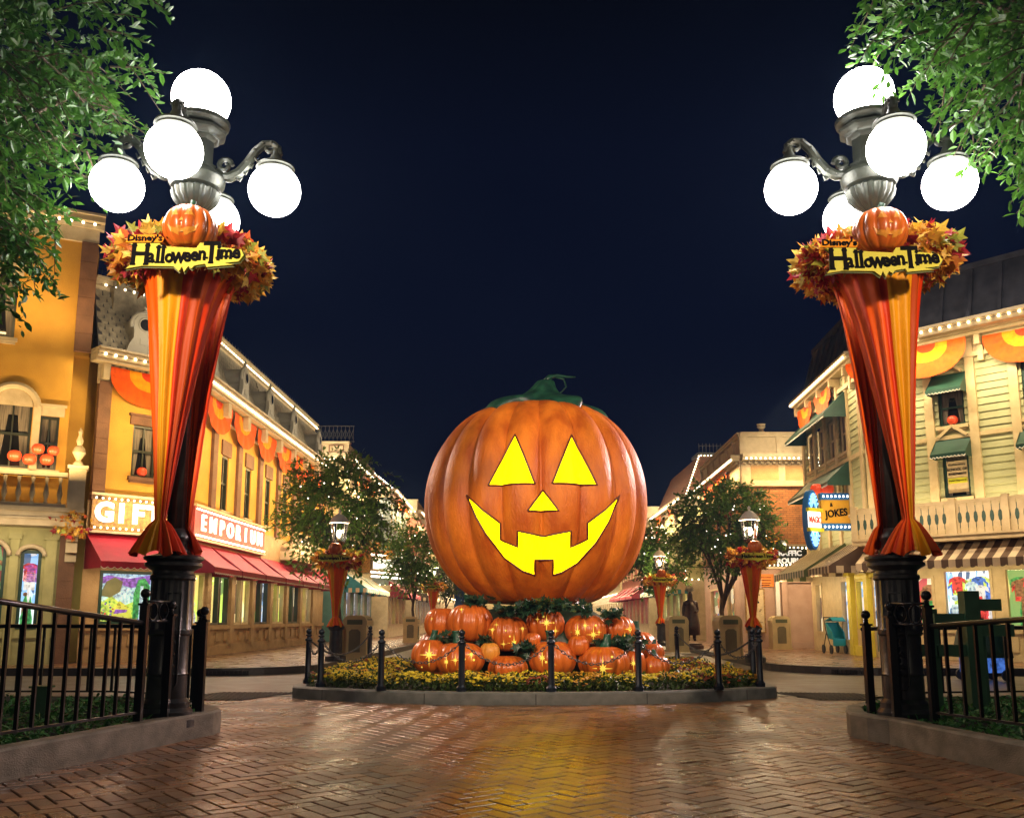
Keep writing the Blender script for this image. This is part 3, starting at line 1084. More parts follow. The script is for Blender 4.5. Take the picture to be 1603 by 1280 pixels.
for f_ in mb.f:      # cut the carved openings through the shell
    if len(f_) == 4:
        cx_ = sum(mb.v[i][0] for i in f_) / 4 - GP[0]; cy_ = sum(mb.v[i][1] for i in f_) / 4 - GP[1]; cz_ = sum(mb.v[i][2] for i in f_) / 4 - GP[2]
        if cy_ < -.6 and -1.5 < cx_ < 1.6 and -1.6 < cz_ < 1.2 and any(inside((cx_, cz_), pl_) for _n, pl_ in shapes): continue
    keep.append(f_)
mb.f = keep; mb.mi = [0] * len(keep)
mb.build("shell", "pumpkin_skin", root, smooth=True)
for nm, poly in shapes:
    mb = MB(); dn = patch(mb, poly, GP, sf, -.15, .07)
    pth = mb.build(nm, "pumpkin_glow", root, smooth=True)
    rim = MB()
    fr_ = [(GP[0] + p.x, sf(p.x, p.y), GP[2] + p.y) for p in dn]
    nn_ = len(fr_)
    rim.add([(x, y - .004, z) for x, y, z in fr_] + [(x, y + .16, z) for x, y, z in fr_], [(i, (i + 1) % nn_, (i + 1) % nn_ + nn_, i + nn_) for i in range(nn_)])
    rim.m = 1
    rim.tube([(x, y - .004, z) for x, y, z in fr_] + [(fr_[0][0], fr_[0][1] - .004, fr_[0][2])], .017, 6, cap=False)
    rim.build("carved_rim", ["cut_flesh", "rim_flesh"], pth)
# stem: spreading ribbed base, twisted stalk with a curl
st = MB()
topz = GP[2] + GRZ * .90
vs = []; fs = []
N2 = 30
prof = [(1.02, -.10), (.98, .04), (.72, .12), (.44, .20), (.28, .31), (.19, .44), (.15, .55)]
for i, (r, z) in enumerate(prof):
    for j in range(N2):
        a_ = 2 * PI * j / N2
        lobes = 1 + (.26 * math.sin(5 * a_ + 1) + .12 * math.sin(11 * a_)) * (1 if i < 3 else .35)
        q = r * lobes * (1.05 if i < 2 else 1)
        tw = i * .12
        vs.append((GP[0] + .02 + q * math.cos(a_ + tw) + .26 * max(0, z) ** 1.0, GP[1] - .1 + q * math.sin(a_ + tw) * .8, topz + z + .05 - .16 * (1 if i == 0 else 0) * abs(math.cos(a_ * 2.5))))
for i in range(len(prof) - 1):
    for j in range(N2):
        fs.append((i * N2 + j, i * N2 + (j + 1) % N2, (i + 1) * N2 + (j + 1) % N2, (i + 1) * N2 + j))
fs.append(tuple(range((len(prof) - 1) * N2, len(prof) * N2)))
st.add(vs, fs)
so_ = st.build("stem", "stem_green", root, smooth=True)
sb_ = so_.modifiers.new("sub", "SUBSURF"); sb_.levels = 1; sb_.render_levels = 2
sc_ = MB()
cp = Vector((GP[0] + .19, GP[1] - .1, topz + .55))
sc_.tube([cp, cp + Vector((.04, 0, .10)), cp + Vector((.18, 0, .13)), cp + Vector((.36, 0, .10)), cp + Vector((.52, 0, .10))], [.10, .05, .03, .022, .012], 8)
sc_.tube([cp + Vector((.15, 0, .1)), cp + Vector((.30, 0, .06)), cp + Vector((.34, -.05, -.1)), cp + Vector((.24, -.1, -.22)), cp + Vector((.12, -.1, -.26))], [.02, .018, .016, .014, .008], 6)
sc_.build("tendril", "stem_green", root, smooth=True)


def star_poly(cx, cz, r, n=8, thin=.2):
    out = []
    for k in range(2 * n):
        a = PI * k / n + PI / 2
        if k % 2 == 0: q = r if k % 4 == 0 else r * .5
        else: q = r * thin
        if k % 8 == 0: q *= 1.25
        out.append((cx + q * math.cos(a), cz + q * math.sin(a)))
    return out


def small_pumpkin(x, y, z, rx, rz, label, stars=(), n=14, mt="pumpkin_small", stem=True, tilt=(0, 0), group="carved pumpkins piled under the giant one", seed=0, stemside=0, cat="pumpkin"):
    root = thing("pumpkin", (x, y, z - rz * .8), label, cat, group)
    c = (x, y, z)
    mb = MB(); pk_shell(mb, c, rx, rz, n, .09, 6, 20, seed)
    mb.build("shell", mt, root, smooth=True)
    if stem:
        sm = MB()
        b0 = Vector((x, y, z + rz * .74)); s = rx * .17
        vs = []; fs = []
        pr = [(2.0, 0), (1.25, .35 * s * 2), (.85, 1.0 * s * 2), (.75, 1.6 * s * 2), (.85, 1.75 * s * 2)]
        for i, (r, h) in enumerate(pr):
            for j in range(12):
                a_ = 2 * PI * j / 12; q = s * r * (1 + .18 * math.cos(5 * a_))
                vs.append((b0.x + q * math.cos(a_) + stemside * h * .6, b0.y + q * math.sin(a_), b0.z + h))
        for i in range(len(pr) - 1):
            for j in range(12):
                fs.append((i * 12 + j, i * 12 + (j + 1) % 12, (i + 1) * 12 + (j + 1) % 12, (i + 1) * 12 + j))
        fs.append(tuple(range(48, 60)))
        sm.add(vs, fs)
        sm.build("stem", "stem_green", root, smooth=True)
    s2 = lambda xx, zz: pk_surf(c, rx, rz, n, .09, seed, xx, zz)
    for (u, w, r) in stars:
        pm = MB()
        if r > .025:
            patch(pm, star_poly(u * rx, w * rz, r), c, s2, .006, .05)
        else:
            patch(pm, [(u * rx + r * math.cos(k * PI / 3), w * rz + r * math.sin(k * PI / 3)) for k in range(6)], c, s2, .006, .05)
        pm.build("carved_star", "star_glow", root)
    return root


PX = 1460.0
def at(px, py, Y):
    t = R(9.5); c_, s_ = math.cos(t), math.sin(t)
    x = (px - 801.5) / PX; u = (722.68 - py) / PX
    yy = c_ - u * s_; w = s_ + u * c_; k = Y / yy
    return (x * k, Y, 1.2 + w * k), k / PX


pile = [
    (691, 976, 15.9, 27, 26, "tall pumpkin half hidden at the left end of the pile's upper row", [(-.5, .3, .03)]),
    (736, 975, 15.6, 36, 31, "biggest upper row pumpkin, left of centre, one star near its top", [(-.35, .68, .05)]),
    (795, 992, 15.45, 32, 29, "upper row pumpkin with three stars under a leafy vine, left of the crown gap", [(-.75, .25, .08), (.3, -.45, .12), (.72, .3, .07), (-.2, -.5, .06), (-.55, .5, .05), (.1, -.1, .015), (-.1, .2, .015)]),
    (853, 977, 15.6, 31, 27, "upper row pumpkin with a tall star and a shiny right side, at the middle", [(.05, .1, .13), (-.4, .3, .05), (.5, -.35, .07), (-.1, .45, .02), (.4, .1, .015)]),
    (917, 986, 15.5, 33, 25, "upper row pumpkin with many stars beside the round gourd, right of middle", [(-.45, -.1, .12), (-.1, .3, .08), (.28, -.25, .12), (.55, -.1, .05), (.4, .3, .02)]),
    (966, 985, 15.8, 29, 22, "rightmost pumpkin of the upper row, with a star on its right cheek", [(.6, .05, .10), (.3, -.4, .05)]),
    (676, 1026, 15.1, 33, 27, "leftmost pumpkin of the bottom row with one large star", [(-.05, .1, .16), (.35, -.45, .015), (-.4, -.6, .015)]),
    (719, 1031, 14.95, 40, 27, "second pumpkin of the bottom row, wide with several small stars", [(-.45, -.1, .09), (.5, .3, .09), (-.1, .0, .08), (.25, .05, .02), (.6, .0, .02), (.1, -.5, .06)]),
    (795, 1046, 14.9, 32, 21, "low squat pumpkin without stars in the bottom row", []),
    (865, 1031, 14.95, 38, 29, "tall bottom row pumpkin behind the middle bollard with a star on its left", [(-.45, .1, .11), (.0, -.25, .05), (-.3, -.1, .02)]),
    (946, 1037, 14.9, 41, 27, "widest bottom row pumpkin, right of the middle, with one bright low star", [(-.15, -.25, .16), (-.4, -.5, .015), (.2, .4, .02)]),
    (991, 1039, 15.1, 21, 22, "narrow pumpkin with a star beside the widest one in the bottom row", [(-.1, .1, .10)]),
    (1023, 1022, 15.7, 17, 16, "small pumpkin high at the right end of the pile", []),
    (1027, 1043, 15.2, 22, 18, "small shiny pumpkin at the far right end of the bottom row", [(-.5, .1, .03)]),
]
for i, (px, py, Y, rx, ry, lab, stars) in enumerate(pile):
    (x, y, z), k = at(px, py, Y)
    small_pumpkin(x, y, z, rx * k, ry * k, lab, stars, seed=i * 1.3, n=12 + (i % 3) * 2, stem=(i not in (0, 3, 8)), stemside=(-.5 if i % 2 else .4))
for (px, py, Y, r, lab, mt) in ((767, 1020, 15.0, 16, "small yellow gourd wedged above the squat pumpkin", "gourd_yellow"), (834, 1002, 15.0, 13, "small orange gourd tucked under the middle upper pumpkin", "pumpkin_small"), (906, 1010, 14.9, 17, "small round orange gourd in front of the starry upper pumpkin right of middle", "pumpkin_small")):
    (x, y, z), k = at(px, py, Y)
    small_pumpkin(x, y, z, r * k, r * k * .95, lab, (), n=10, mt=mt, stem=False, group="small gourds in the pile", cat="gourd")
# the ring behind (seen from the side and between the front ones)
for i in range(9):
    a_ = R(0 + i * 22.5)
    x = GP[0] + 1.75 * math.cos(a_); y = GP[1] + .2 + 1.6 * math.sin(a_)
    small_pumpkin(x, y, .13 + .42, .46, .44, "plain pumpkin in the hidden back row of the pile, %s from its right end" % ["first", "second", "third", "fourth", "fifth", "sixth", "seventh", "eighth", "ninth"][i], (), seed=i, group="plain pumpkins at the back of the pile")
m_ = MB(); pk_shell(m_, (GP[0], GP[1], .75), 1.5, .72, 10, .03, 4, 10)
tag(m_.build("pile_mound", "vine_green", loc=(GP[0], GP[1], .1), smooth=True), "dark green vine-covered mound holding up the giant pumpkin", "mound")
# vines and leaves between the pumpkins
vp = []; vd = []; vc = []
for (px, py, Y, sx_, n_) in ((745, 941, 15.5, 22, 60), (800, 956, 15.2, 26, 90), (825, 950, 15.15, 24, 80), (850, 947, 15.1, 22, 60), (878, 948, 15.2, 18, 50), (915, 952, 15.2, 20, 45), (955, 962, 15.4, 20, 50), (822, 1015, 14.85, 12, 70),
                             (700, 1000, 15.1, 12, 30), (965, 1008, 15.0, 22, 60), (990, 1005, 15.2, 18, 50), (940, 1010, 14.95, 12, 25), (760, 1003, 15.1, 10, 25)):
    (x, y, z), k = at(px, py, Y)
    for _ in range(n_):
        vp.append((x + random.gauss(0, .5) * sx_ * k, y + random.gauss(0, .07), z + random.gauss(0, .35) * 10 * k)); d = rand_dirs(1)[0]; d[1] -= .5; vd.append(d)
        t = random.random(); vc.append((.012 + .02 * t, .04 + .05 * t, .022 + .02 * t))
vo = scatter("pumpkin_vines", MAPLE_V, MAPLE_F, basis(np.array(vd), np.tile([0, -.5, 1.0], (len(vp), 1)) + rand_dirs(len(vp)) * .5, np.array(vp), rng.uniform(.08, .17, len(vp))), np.array(vc), "leaf", loc=(.4, 15.2, .9))
tag(vo, "dark green pumpkin vines and leaves tangled between the piled pumpkins", "vines", kind="stuff")

# ================================================================ GREAT LAMP POSTS
def leaf_ring(name, c, Rr, rr, n, lab, size, parent=None, flat=.7, group="autumn leaf garlands on the lamps"):
    pos = []; dirs = []; ups = []; cols = []
    pal = [(.66, .34, .03), (.74, .46, .06), (.66, .20, .02), (.74, .42, .05), (.30, .012, .02), (.42, .03, .04), (.80, .55, .10), (.74, .36, .04), (.30, .32, .04), (.56, .10, .02), (.70, .40, .05)]
    for i in range(n):
        a = random.uniform(0, 2 * PI); b_ = random.uniform(0, 2 * PI)
        q = rr * random.uniform(.45, 1.1)
        out = np.array([math.cos(a) * math.cos(b_), math.sin(a) * math.cos(b_), math.sin(b_) * flat])
        p = np.array([c[0] + Rr * math.cos(a), c[1] + Rr * math.sin(a), c[2]]) + out * q
        pos.append(p); dirs.append(out + rand_dirs(1)[0] * .6 + np.array([0, 0, -.1])); ups.append(out + rand_dirs(1)[0] * .8)
        g_ = noise.noise(Vector(p) * 3)
        idx = int((g_ * .9 + .5) * len(pal) + random.randint(-2, 2)) % len(pal)
        cols.append(np.array(pal[idx]) * random.uniform(.7, 1.25))
    o = scatter(name, MAPLE_V, MAPLE_F, basis(np.array(dirs), np.array(ups), np.array(pos), rng.uniform(.7, 1.25, n) * size), np.array(cols), "autumn_leaf", parent, loc=None if parent else c)
    if not parent: tag(o, lab, "garland", group)
    return o


def drape(mb, top_c, Rt, ztop, knot, zk, a0, a1, npl, cols, flare=.28, zf=None, rk=.06, sq=1.0):
    """pleated cloth from an arc of a hoop down to a knot and out again"""
    zf = zf if zf is not None else zk - .4
    nu = npl * 8; rows = 26; fr = 8
    grid = []
    for i in range(rows + fr + 1):
        row = []
        for j in range(nu + 1):
            s = j / nu; a = R(a0 + (a1 - a0) * s)
            ph = s * npl * 2 * PI
            if i <= rows:
                t = i / rows
                w_ = t ** .53; rad = Rt * (1 - w_) + rk * w_
                rad += (.026 * math.sin(ph) + .014 * math.sin(ph * .37 + 1)) * (1 - .6 * t) * Rt / .55 * min(1, .35 + t * 2)
                cx = top_c[0] * (1 - w_) + knot[0] * w_; cy = top_c[1] * (1 - w_) + knot[1] * w_
                z = ztop * (1 - t) + zk * t
                cx += .006 * math.sin(t * 9 + ph * .3) * t * (1 - t) * 4
            else:
                t = (i - rows) / fr
                rad = rk + (flare - rk) * (t ** .75)
                rad += .035 * math.sin(ph) * (t + .3)
                cx, cy = knot[0], knot[1]
                z = zk + (zf - zk) * t + .03 * math.sin(ph * .5 + 2) * t
                a = R((a0 + a1) / 2) + (a - R((a0 + a1) / 2)) * 1.0
            row.append((cx + rad * math.cos(a) * sq, cy + rad * math.sin(a), z))
        grid.append(row)
    vs = [p for r_ in grid for p in r_]; W_ = nu + 1
    for j in range(nu):
        mb.m = cols[int(j / nu * len(cols))]
        base = [vs[i * W_ + j] for i in range(len(grid))] + [vs[i * W_ + j + 1] for i in range(len(grid))]
        k = len(grid)
        mb.add(base, [(i, i + 1, i + 1 + k, i + k) for i in range(k - 1)])
    mb.m = 0


def weld(o, d=.0005):
    import bmesh
    bm = bmesh.new(); bm.from_mesh(o.data); bmesh.ops.remove_doubles(bm, verts=bm.verts, dist=d); bm.to_mesh(o.data); bm.free()


def sign_board(c, rz, w, lab, tilt=0, sc=1.0):
    root = thing("halloween_sign", c, lab, "sign", "yellow Halloween signs on the lamps")
    M = frame(c[0], c[1], rz, c[2]) @ Matrix.Rotation(R(tilt), 4, 'X')
    k = w / 1.3
    pl = [(-.68, -.17), (-.50, -.135), (-.14, -.14), (-.07, -.20), (-.04, -.14), (-.01, -.21), (.03, -.14), (.07, -.17), (.10, -.13), (.22, -.11), (.24, -.15), (.55, -.12), (.44, -.10), (.60, -.08), (.655, .0),
          (.62, .07), (.38, .10), (.36, .155), (.14, .155), (.10, .09), (-.08, .10), (-.30, .115), (-.32, .15), (-.66, .15), (-.60, .1), (-.62, -.11)]
    mb = MB(); mb.M = M
    mb.prism([(x * k, z * k) for x, z in pl], -.012, .012)
    mb.build("board", "sign_yellow", root)
    mb = MB(); mb.M = M
    mb.prism([(x * k * 1.02, z * k * 1.06 - .004) for x, z in pl], .014, .028)
    mb.build("backing", "sign_edge", root)
    letters = [("H", -.53, .0, .33, .85), ("a", -.405, -.02, .22, .8), ("l", -.325, .0, .27, .8), ("l", -.27, .0, .27, .8), ("o", -.195, -.025, .20, .8), ("w", -.09, -.015, .25, .78), ("e", .01, -.01, .21, .8),
               ("e", .095, .0, .21, .8), ("n", .18, .01, .21, .8), ("T", .285, .02, .33, .85), ("i", .365, .02, .25, .8), ("m", .455, .025, .21, .8), ("e", .57, .03, .21, .8)]
    mb = MB(); mb.M = M
    for ch, x, z, s, sx in letters:
        Ml = M @ Matrix.Translation((x * k, -.014, z * k))
        text(ch, s * k * 1.12, .008, "letter_black", Ml, root, "letter", bold=.008 * k, sx=sx)
        cap = ch in "HTl"; hh = s * k * (.39 if cap else .28)
        feet = {"H": (-.075, .075), "l": (0,), "T": (0,), "i": (0,), "m": (-.075, 0, .075), "n": (-.04, .04)}.get(ch, ())
        for fx in feet:
            mb.box((x + fx) * k - .03 * k, (x + fx) * k + .03 * k, -.021, -.012, z * k - hh, z * k - hh + .022 * k)
            if ch in "Hl": mb.box((x + fx) * k - .03 * k, (x + fx) * k + .03 * k, -.021, -.012, z * k + hh - .02 * k, z * k + hh)
    mb.build("letter_serifs", "letter_black", root)
    mb = MB(); mb.M = M
    mb.prism([(-.72 * k, .165 * k), (-.30 * k, .165 * k), (-.28 * k, .22 * k), (-.33 * k, .265 * k), (-.69 * k, .265 * k)], -.006, .006)
    mb.build("name_plaque", "bunting_gold", root)
    text("Disney's", .105 * k, .006, "letter_black", M @ Matrix.Translation((-.50 * k, -.012, .215 * k)), root, "lettering", bold=.002, sx=1.15)
    return root


def great_lamp(x, y, side, lab):
    """side -1 left, +1 right"""
    b0 = .12
    root = thing("street_lamp", (x, y, b0), "tall cast iron lamp post with five white globes " + lab, "street lamp", "great globe lamps on either side")
    # pedestal
    p = MB(); p.M = Matrix.Translation((x, y, 0))
    flute = lambda a, r, z: r * (1 + .03 * math.cos(16 * a))
    p.lathe([(.30, b0), (.30, b0 + .07), (.26, b0 + .10), (.27, b0 + .15), (.235, b0 + .19), (.235, b0 + .24), (.20, b0 + .28), (.195, .62)], n=32)
    p.lathe([(.195, .62), (.205, .64), (.195, .66), (.195, 1.02), (.215, 1.04), (.215, 1.08)], n=32)
    p.lathe([(.215, 1.08), (.205, 1.1), (.205, 1.58), (.225, 1.6)], n=64, fn=flute)
    p.lathe([(.225, 1.60), (.225, 1.63), (.205, 1.65), (.205, 1.68), (.25, 1.71), (.285, 1.73), (.285, 1.76), (.26, 1.775), (.30, 1.80), (.30, 1.825), (.24, 1.84), (.16, 1.86)], n=32)
    p.build("pedestal", "lamp_dark", root, smooth=35)
    # raised panel with scroll on the front
    q = MB(); fx = .12 * side
    for (ax, az, r_) in ((0, 0, 0),):
        pts = []
        for (u, w) in ((-.07, 1.45), (.07, 1.45), (.07, .55), (.04, .50), (-.04, .50), (-.07, .55), (-.07, 1.45)):
            an = -PI / 2 + side * -.45 + u / .21
            pts.append((x + .212 * math.cos(an), y + .212 * math.sin(an), w))
        q.tube(pts, .011, 6)
        for k in range(12):
            an = -PI / 2 + side * -.45 + (.02 if k % 2 else -.02) / .21
            q.ball((x + .205 * math.cos(an), y + .205 * math.sin(an), .66 + k * .06), .026, 8, 6, (1, 1, 1.1))
    q.build("relief_panel", "lamp_dark", root, smooth=True)
    # pole
    p = MB(); p.M = Matrix.Translation((x, y, 0))
    p.lathe([(.16, 1.86), (.15, 1.90), (.125, 1.93), (.125, 1.99), (.135, 2.0), (.135, 2.04), (.105, 2.08), (.095, 2.12)], n=24)
    p.lathe([(.092, 2.12), (.085, 3.6), (.075, 5.3), (.10, 5.34), (.10, 5.40), (.07, 5.46)], n=40, fn=lambda a, r, z: r * (1 + .05 * math.cos(10 * a)))
    p.build("pole", "lamp_dark", root, smooth=True)
    # hub
    h = MB(); h.M = Matrix.Translation((x, y, 0))
    h.lathe([(.07, 5.46), (.13, 5.50), (.13, 5.54), (.08, 5.58), (.07, 5.62)], n=24)
    h.lathe([(.07, 5.62), (.16, 5.68), (.24, 5.78), (.26, 5.86), (.22, 5.89)], n=64, fn=lambda a, r, z: r * (1 + .05 * math.cos(20 * a)))
    h.lathe([(.22, 5.89), (.27, 5.91), (.30, 5.96), (.31, 6.02), (.28, 6.07), (.22, 6.10), (.2, 6.14)], n=32)
    h.lathe([(.21, 6.14), (.21, 6.18), (.17, 6.20), (.17, 6.46), (.20, 6.49), (.22, 6.50)], n=8)
    h.lathe([(.23, 6.50), (.25, 6.53), (.30, 6.56), (.31, 6.59), (.25, 6.61)], n=8)
    h.lathe([(.20, 6.61), (.27, 6.63), (.32, 6.67), (.33, 6.71), (.28, 6.73)], n=32)
    h.build("hub", "lamp_metal", root, smooth=30)
    tg = MB(); tg.ball((x, y, 6.99), .325, 32, 18)
    tg.build("globe", "globe_white", root, smooth=True)
    # arms
    for k in range(4):
        ang = 90 * k - 90 - 4 * side
        Ma = frame(x, y, ang)
        a_ = MB(); a_.M = Ma
        R0 = .86
        pts = []
        # S scroll from the hub out and up over
        ctrl = [(.20, 6.12), (.27, 6.06), (.36, 6.06), (.46, 6.12), (.55, 6.24), (.63, 6.38), (.72, 6.47), (.81, 6.48), (.88, 6.43), (.90, 6.36), (.86, 6.31), (.81, 6.33)]
        a_.tube([(u, 0, z) for u, z in ctrl], [.055, .058, .06, .06, .055, .05, .048, .045, .042, .036, .028, .02], 8)
        sp = [(.30 + .085 * math.cos(t) * (1 - t / 12), 0, 6.20 + .085 * math.sin(t) * (1 - t / 12)) for t in [i * .6 for i in range(14)]]
        a_.tube(sp, [.03] * 10 + [.026, .022, .018, .014], 6)
        sp = [(.80 + .075 * math.cos(t) * (1 - t / 13), 0, 6.43 + .075 * math.sin(t) * (1 - t / 13)) for t in [i * .6 for i in range(15)]]
        a_.tube(sp, [.026] * 10 + [.024, .02, .018, .014, .012], 6)
        for t_ in range(4): a_.tube([(.44 + t_ * .06, -.012, 6.05 + t_ * .085), (.48 + t_ * .06, -.012, 6.02 + t_ * .08), (.50 + t_ * .06, 0, 6.06 + t_ * .085)], [.022, .016, .006], 5)
        for q_ in range(len(ctrl) - 4):
            u, z = ctrl[q_ + 1]
            a_.ball((u, -.05, z), .018, 6, 4); a_.ball((u, .05, z), .018, 6, 4)
        a_.lathe([(.035, 6.42), (.05, 6.40), (.045, 6.36), (.075, 6.29), (.10, 6.26), (.085, 6.245)], c=(R0, 0, 0), n=16)
        am = a_.build("arm", "lamp_metal", root, smooth=40)
        c_ = MB(); c_.M = Ma
        c_.lathe([(.085, 6.25), (.16, 6.235), (.205, 6.21), (.215, 6.185), (.19, 6.17), (.20, 6.15), (.17, 6.13)], c=(R0, 0, 0), n=28)
        c_.build("collar", "lamp_metal", am, smooth=40)
        gl = MB(); gl.M = Ma; gl.ball((R0, 0, 5.92), .288, 32, 18)
        gl.build("globe", "globe_white", am, smooth=True)
    # hoop of leaves
    near = "of the left globe lamp" if side < 0 else "of the right globe lamp"
    leaf_ring("leaf_garland", (x, y, 5.02), .58, .22, 1500, "thick garland of autumn maple leaves round the top " + near, .15)
    # cloth
    d = MB()
    dc = [2, 1, 1, 0, 0, 0, 3, 2, 1]
    if side < 0:
        kn = (x - .10, y - .17); drape(d, (x - .01, y), .52, 4.92, kn, 2.20, 188, 382, 8, [1, 2, 1, 1, 0, 0, 0, 2, 3, 1, 2, 1, 2, 1], .25, 1.84, .05)
        kn2 = (x + .075, y + .02); drape(d, (x, y), .52, 4.92, kn2, 2.12, 368, 470, 5, [2, 1, 1, 2, 1, 1], .16, 1.88, .05)
    else:
        kn = (x + .10, y - .17); drape(d, (x + .01, y), .52, 4.92, kn, 2.20, 158, 352, 8, [1, 2, 1, 2, 1, 1, 2, 0, 0, 0, 3, 1, 2, 1], .25, 1.84, .05)
        kn2 = (x - .09, y + .02); drape(d, (x, y), .52, 4.92, kn2, 2.16, 70, 172, 5, [1, 2, 1, 1, 2, 1], .17, 1.88, .05)
    o = d.build("fabric_drape", ["cloth_gold", "cloth_orange", "cloth_red", "cloth_rust"], loc=(x, y, 1.84), smooth=True)
    weld(o); [setattr(p_, 'use_smooth', True) for p_ in o.data.polygons]
    tag(o, "gathered orange and gold cloth cone hanging down the shaft " + near, "fabric drape", "cloth drapes on the lamps")
    # pumpkin and sign in front
    sx = x - .07 * side * -1 * -1
    dx = -.28 * side
    sign_board((x + dx, y - .92, 4.76 if side < 0 else 4.69), 0, 1.13, "yellow HalloweenTime sign on the leaf garland " + near, tilt=-6)
    pr = thing("pumpkin", (x - .02 + dx, y - .92, 4.74), "round orange jack-o'-lantern above the yellow sign " + near, "pumpkin", "lamp pumpkins above the yellow signs")
    c = (x + dx * .9, y - .88, 5.09 if side < 0 else 5.04)
    c = (c[0], y - .80, c[2])
    s_ = MB(); pk_shell(s_, c, .27, .235, 12, .1, 8, 22, 1)
    s_.build("shell", "pumpkin_small", pr, smooth=True)
    s_ = MB(); s_.tube([(c[0], c[1], c[2] + .17), (c[0] + .01, c[1], c[2] + .24), (c[0] + .03, c[1] - .02, c[2] + .30)], [.05, .03, .03], 8)
    s_.build("stem", "stem_green", pr, smooth=True)
    sfn = lambda xx, zz: pk_surf(c, .27, .235, 12, .1, 1, xx, zz)
    for nm, poly in (("carved_eye", [(-.12, .04), (-.03, .04), (-.07, .13)]), ("carved_eye", [(.03, .04), (.12, .04), (.07, .13)]), ("carved_nose", [(-.025, -.02), (.025, -.02), (0, .025)]),
                     ("carved_mouth", [(-.16, -.03), (-.09, -.08), (-.05, -.09), (-.05, -.06), (.0, -.065), (.0, -.095), (.09, -.08), (.16, -.03), (.13, -.10), (.05, -.15), (.02, -.155), (.02, -.125), (-.03, -.125), (-.03, -.155), (-.12, -.11)])):
        pm = MB(); patch(pm, poly, c, sfn, .004, .03); pm.build(nm, "gourd_yellow", pr)
    # red pumpkin on the far side of the ring
    s_ = MB(); pk_shell(s_, (x + (.38 if side < 0 else -.46), y - .35, 5.13), .15, .13, 10, .1, 6, 14, 1)
    tag(s_.build("pumpkin", "pumpkin_small", loc=(x + .38, y - .35, 5.0), smooth=True), "small reddish pumpkin half buried in the leaf garland " + near, "pumpkin", "small pumpkins in the lamp garlands")
    return root


LX, LY = -3.52, 9.75
RX, RY = 3.97, 9.7
great_lamp(LX, LY, -1, "behind the left fence")
great_lamp(RX, RY, 1, "behind the right fence")

# ================================================================ NEAR PLANTERS, FENCES, TREES
left_out = [(-3.12, 10.05), (-3.13, 10.35), (-3.3, 10.7), (-3.7, 11.15), (-4.2, 11.75), (-5.0, 12.1), (-14, 12.3), (-14, 2.0), (-5.0, 2.0), (-3.80, 7.2), (-3.42, 8.9), (-3.22, 9.75)]
right_out = [(3.55, 10.2), (3.48, 9.9), (3.54, 9.6), (3.66, 9.35), (3.80, 8.3), (3.98, 7.3), (4.4, 5.5), (5.4, 2.0), (14, 2.0), (14, 12.3), (5.6, 12.1), (4.6, 11.7), (4.1, 11.2), (3.72, 10.7)]
for nm, O, lab in (("left", left_out, "worn stone kerb of the fenced lawn on the left"), ("right", right_out, "worn stone kerb of the fenced lawn on the right")):
    ar = sum(O[i][0] * O[(i + 1) % len(O)][1] - O[(i + 1) % len(O)][0] * O[i][1] for i in range(len(O)))
    if ar < 0: O = O[::-1]
    g = MB(); inn_ = kerb_ring(g, O, .17, .24)
    tag(g.build("planter_kerb", "kerb_stone", loc=(O[0][0], O[0][1], 0)), lab, "kerb", "kerbs of the fenced lawns")
    g = MB(); g.slab(inn_, -.01, .12)
    tag(g.build("planter_soil", "soil"), kind="structure")
    # ivy
    pts = []; tries = 0
    xs = [p[0] for p in inn_]; lim = (max(min(xs), -9), min(max(xs), 9))
    while len(pts) < 15000:
        x = random.uniform(*lim); y = random.uniform(4.5, 12.2)
        if inside((x, y), inn_): pts.append((x, y, .12 + .09 + .04 * noise.noise(Vector((x * 4, y * 4, 1))) + random.uniform(-.05, .03)))
    pts = np.array(pts); N = len(pts)
    t = rng.random((N, 1)); c = np.array([[.03, .12, .03]]) * (1 - t) + np.array([[.09, .32, .06]]) * t
    d = rand_dirs(N); d[:, 2] = np.abs(d[:, 2]) * .6
    o = scatter("ivy_cover", LEAF_V, LEAF_F, basis(d, np.tile([0, 0, 1.0], (N, 1)) + rand_dirs(N) * .6, pts, rng.uniform(.05, .09, N)), c, "ivy", loc=(pts[0][0], pts[0][1], .1))
    tag(o, "low dark green ground cover inside the " + nm + " fence", "ground cover", kind="stuff")


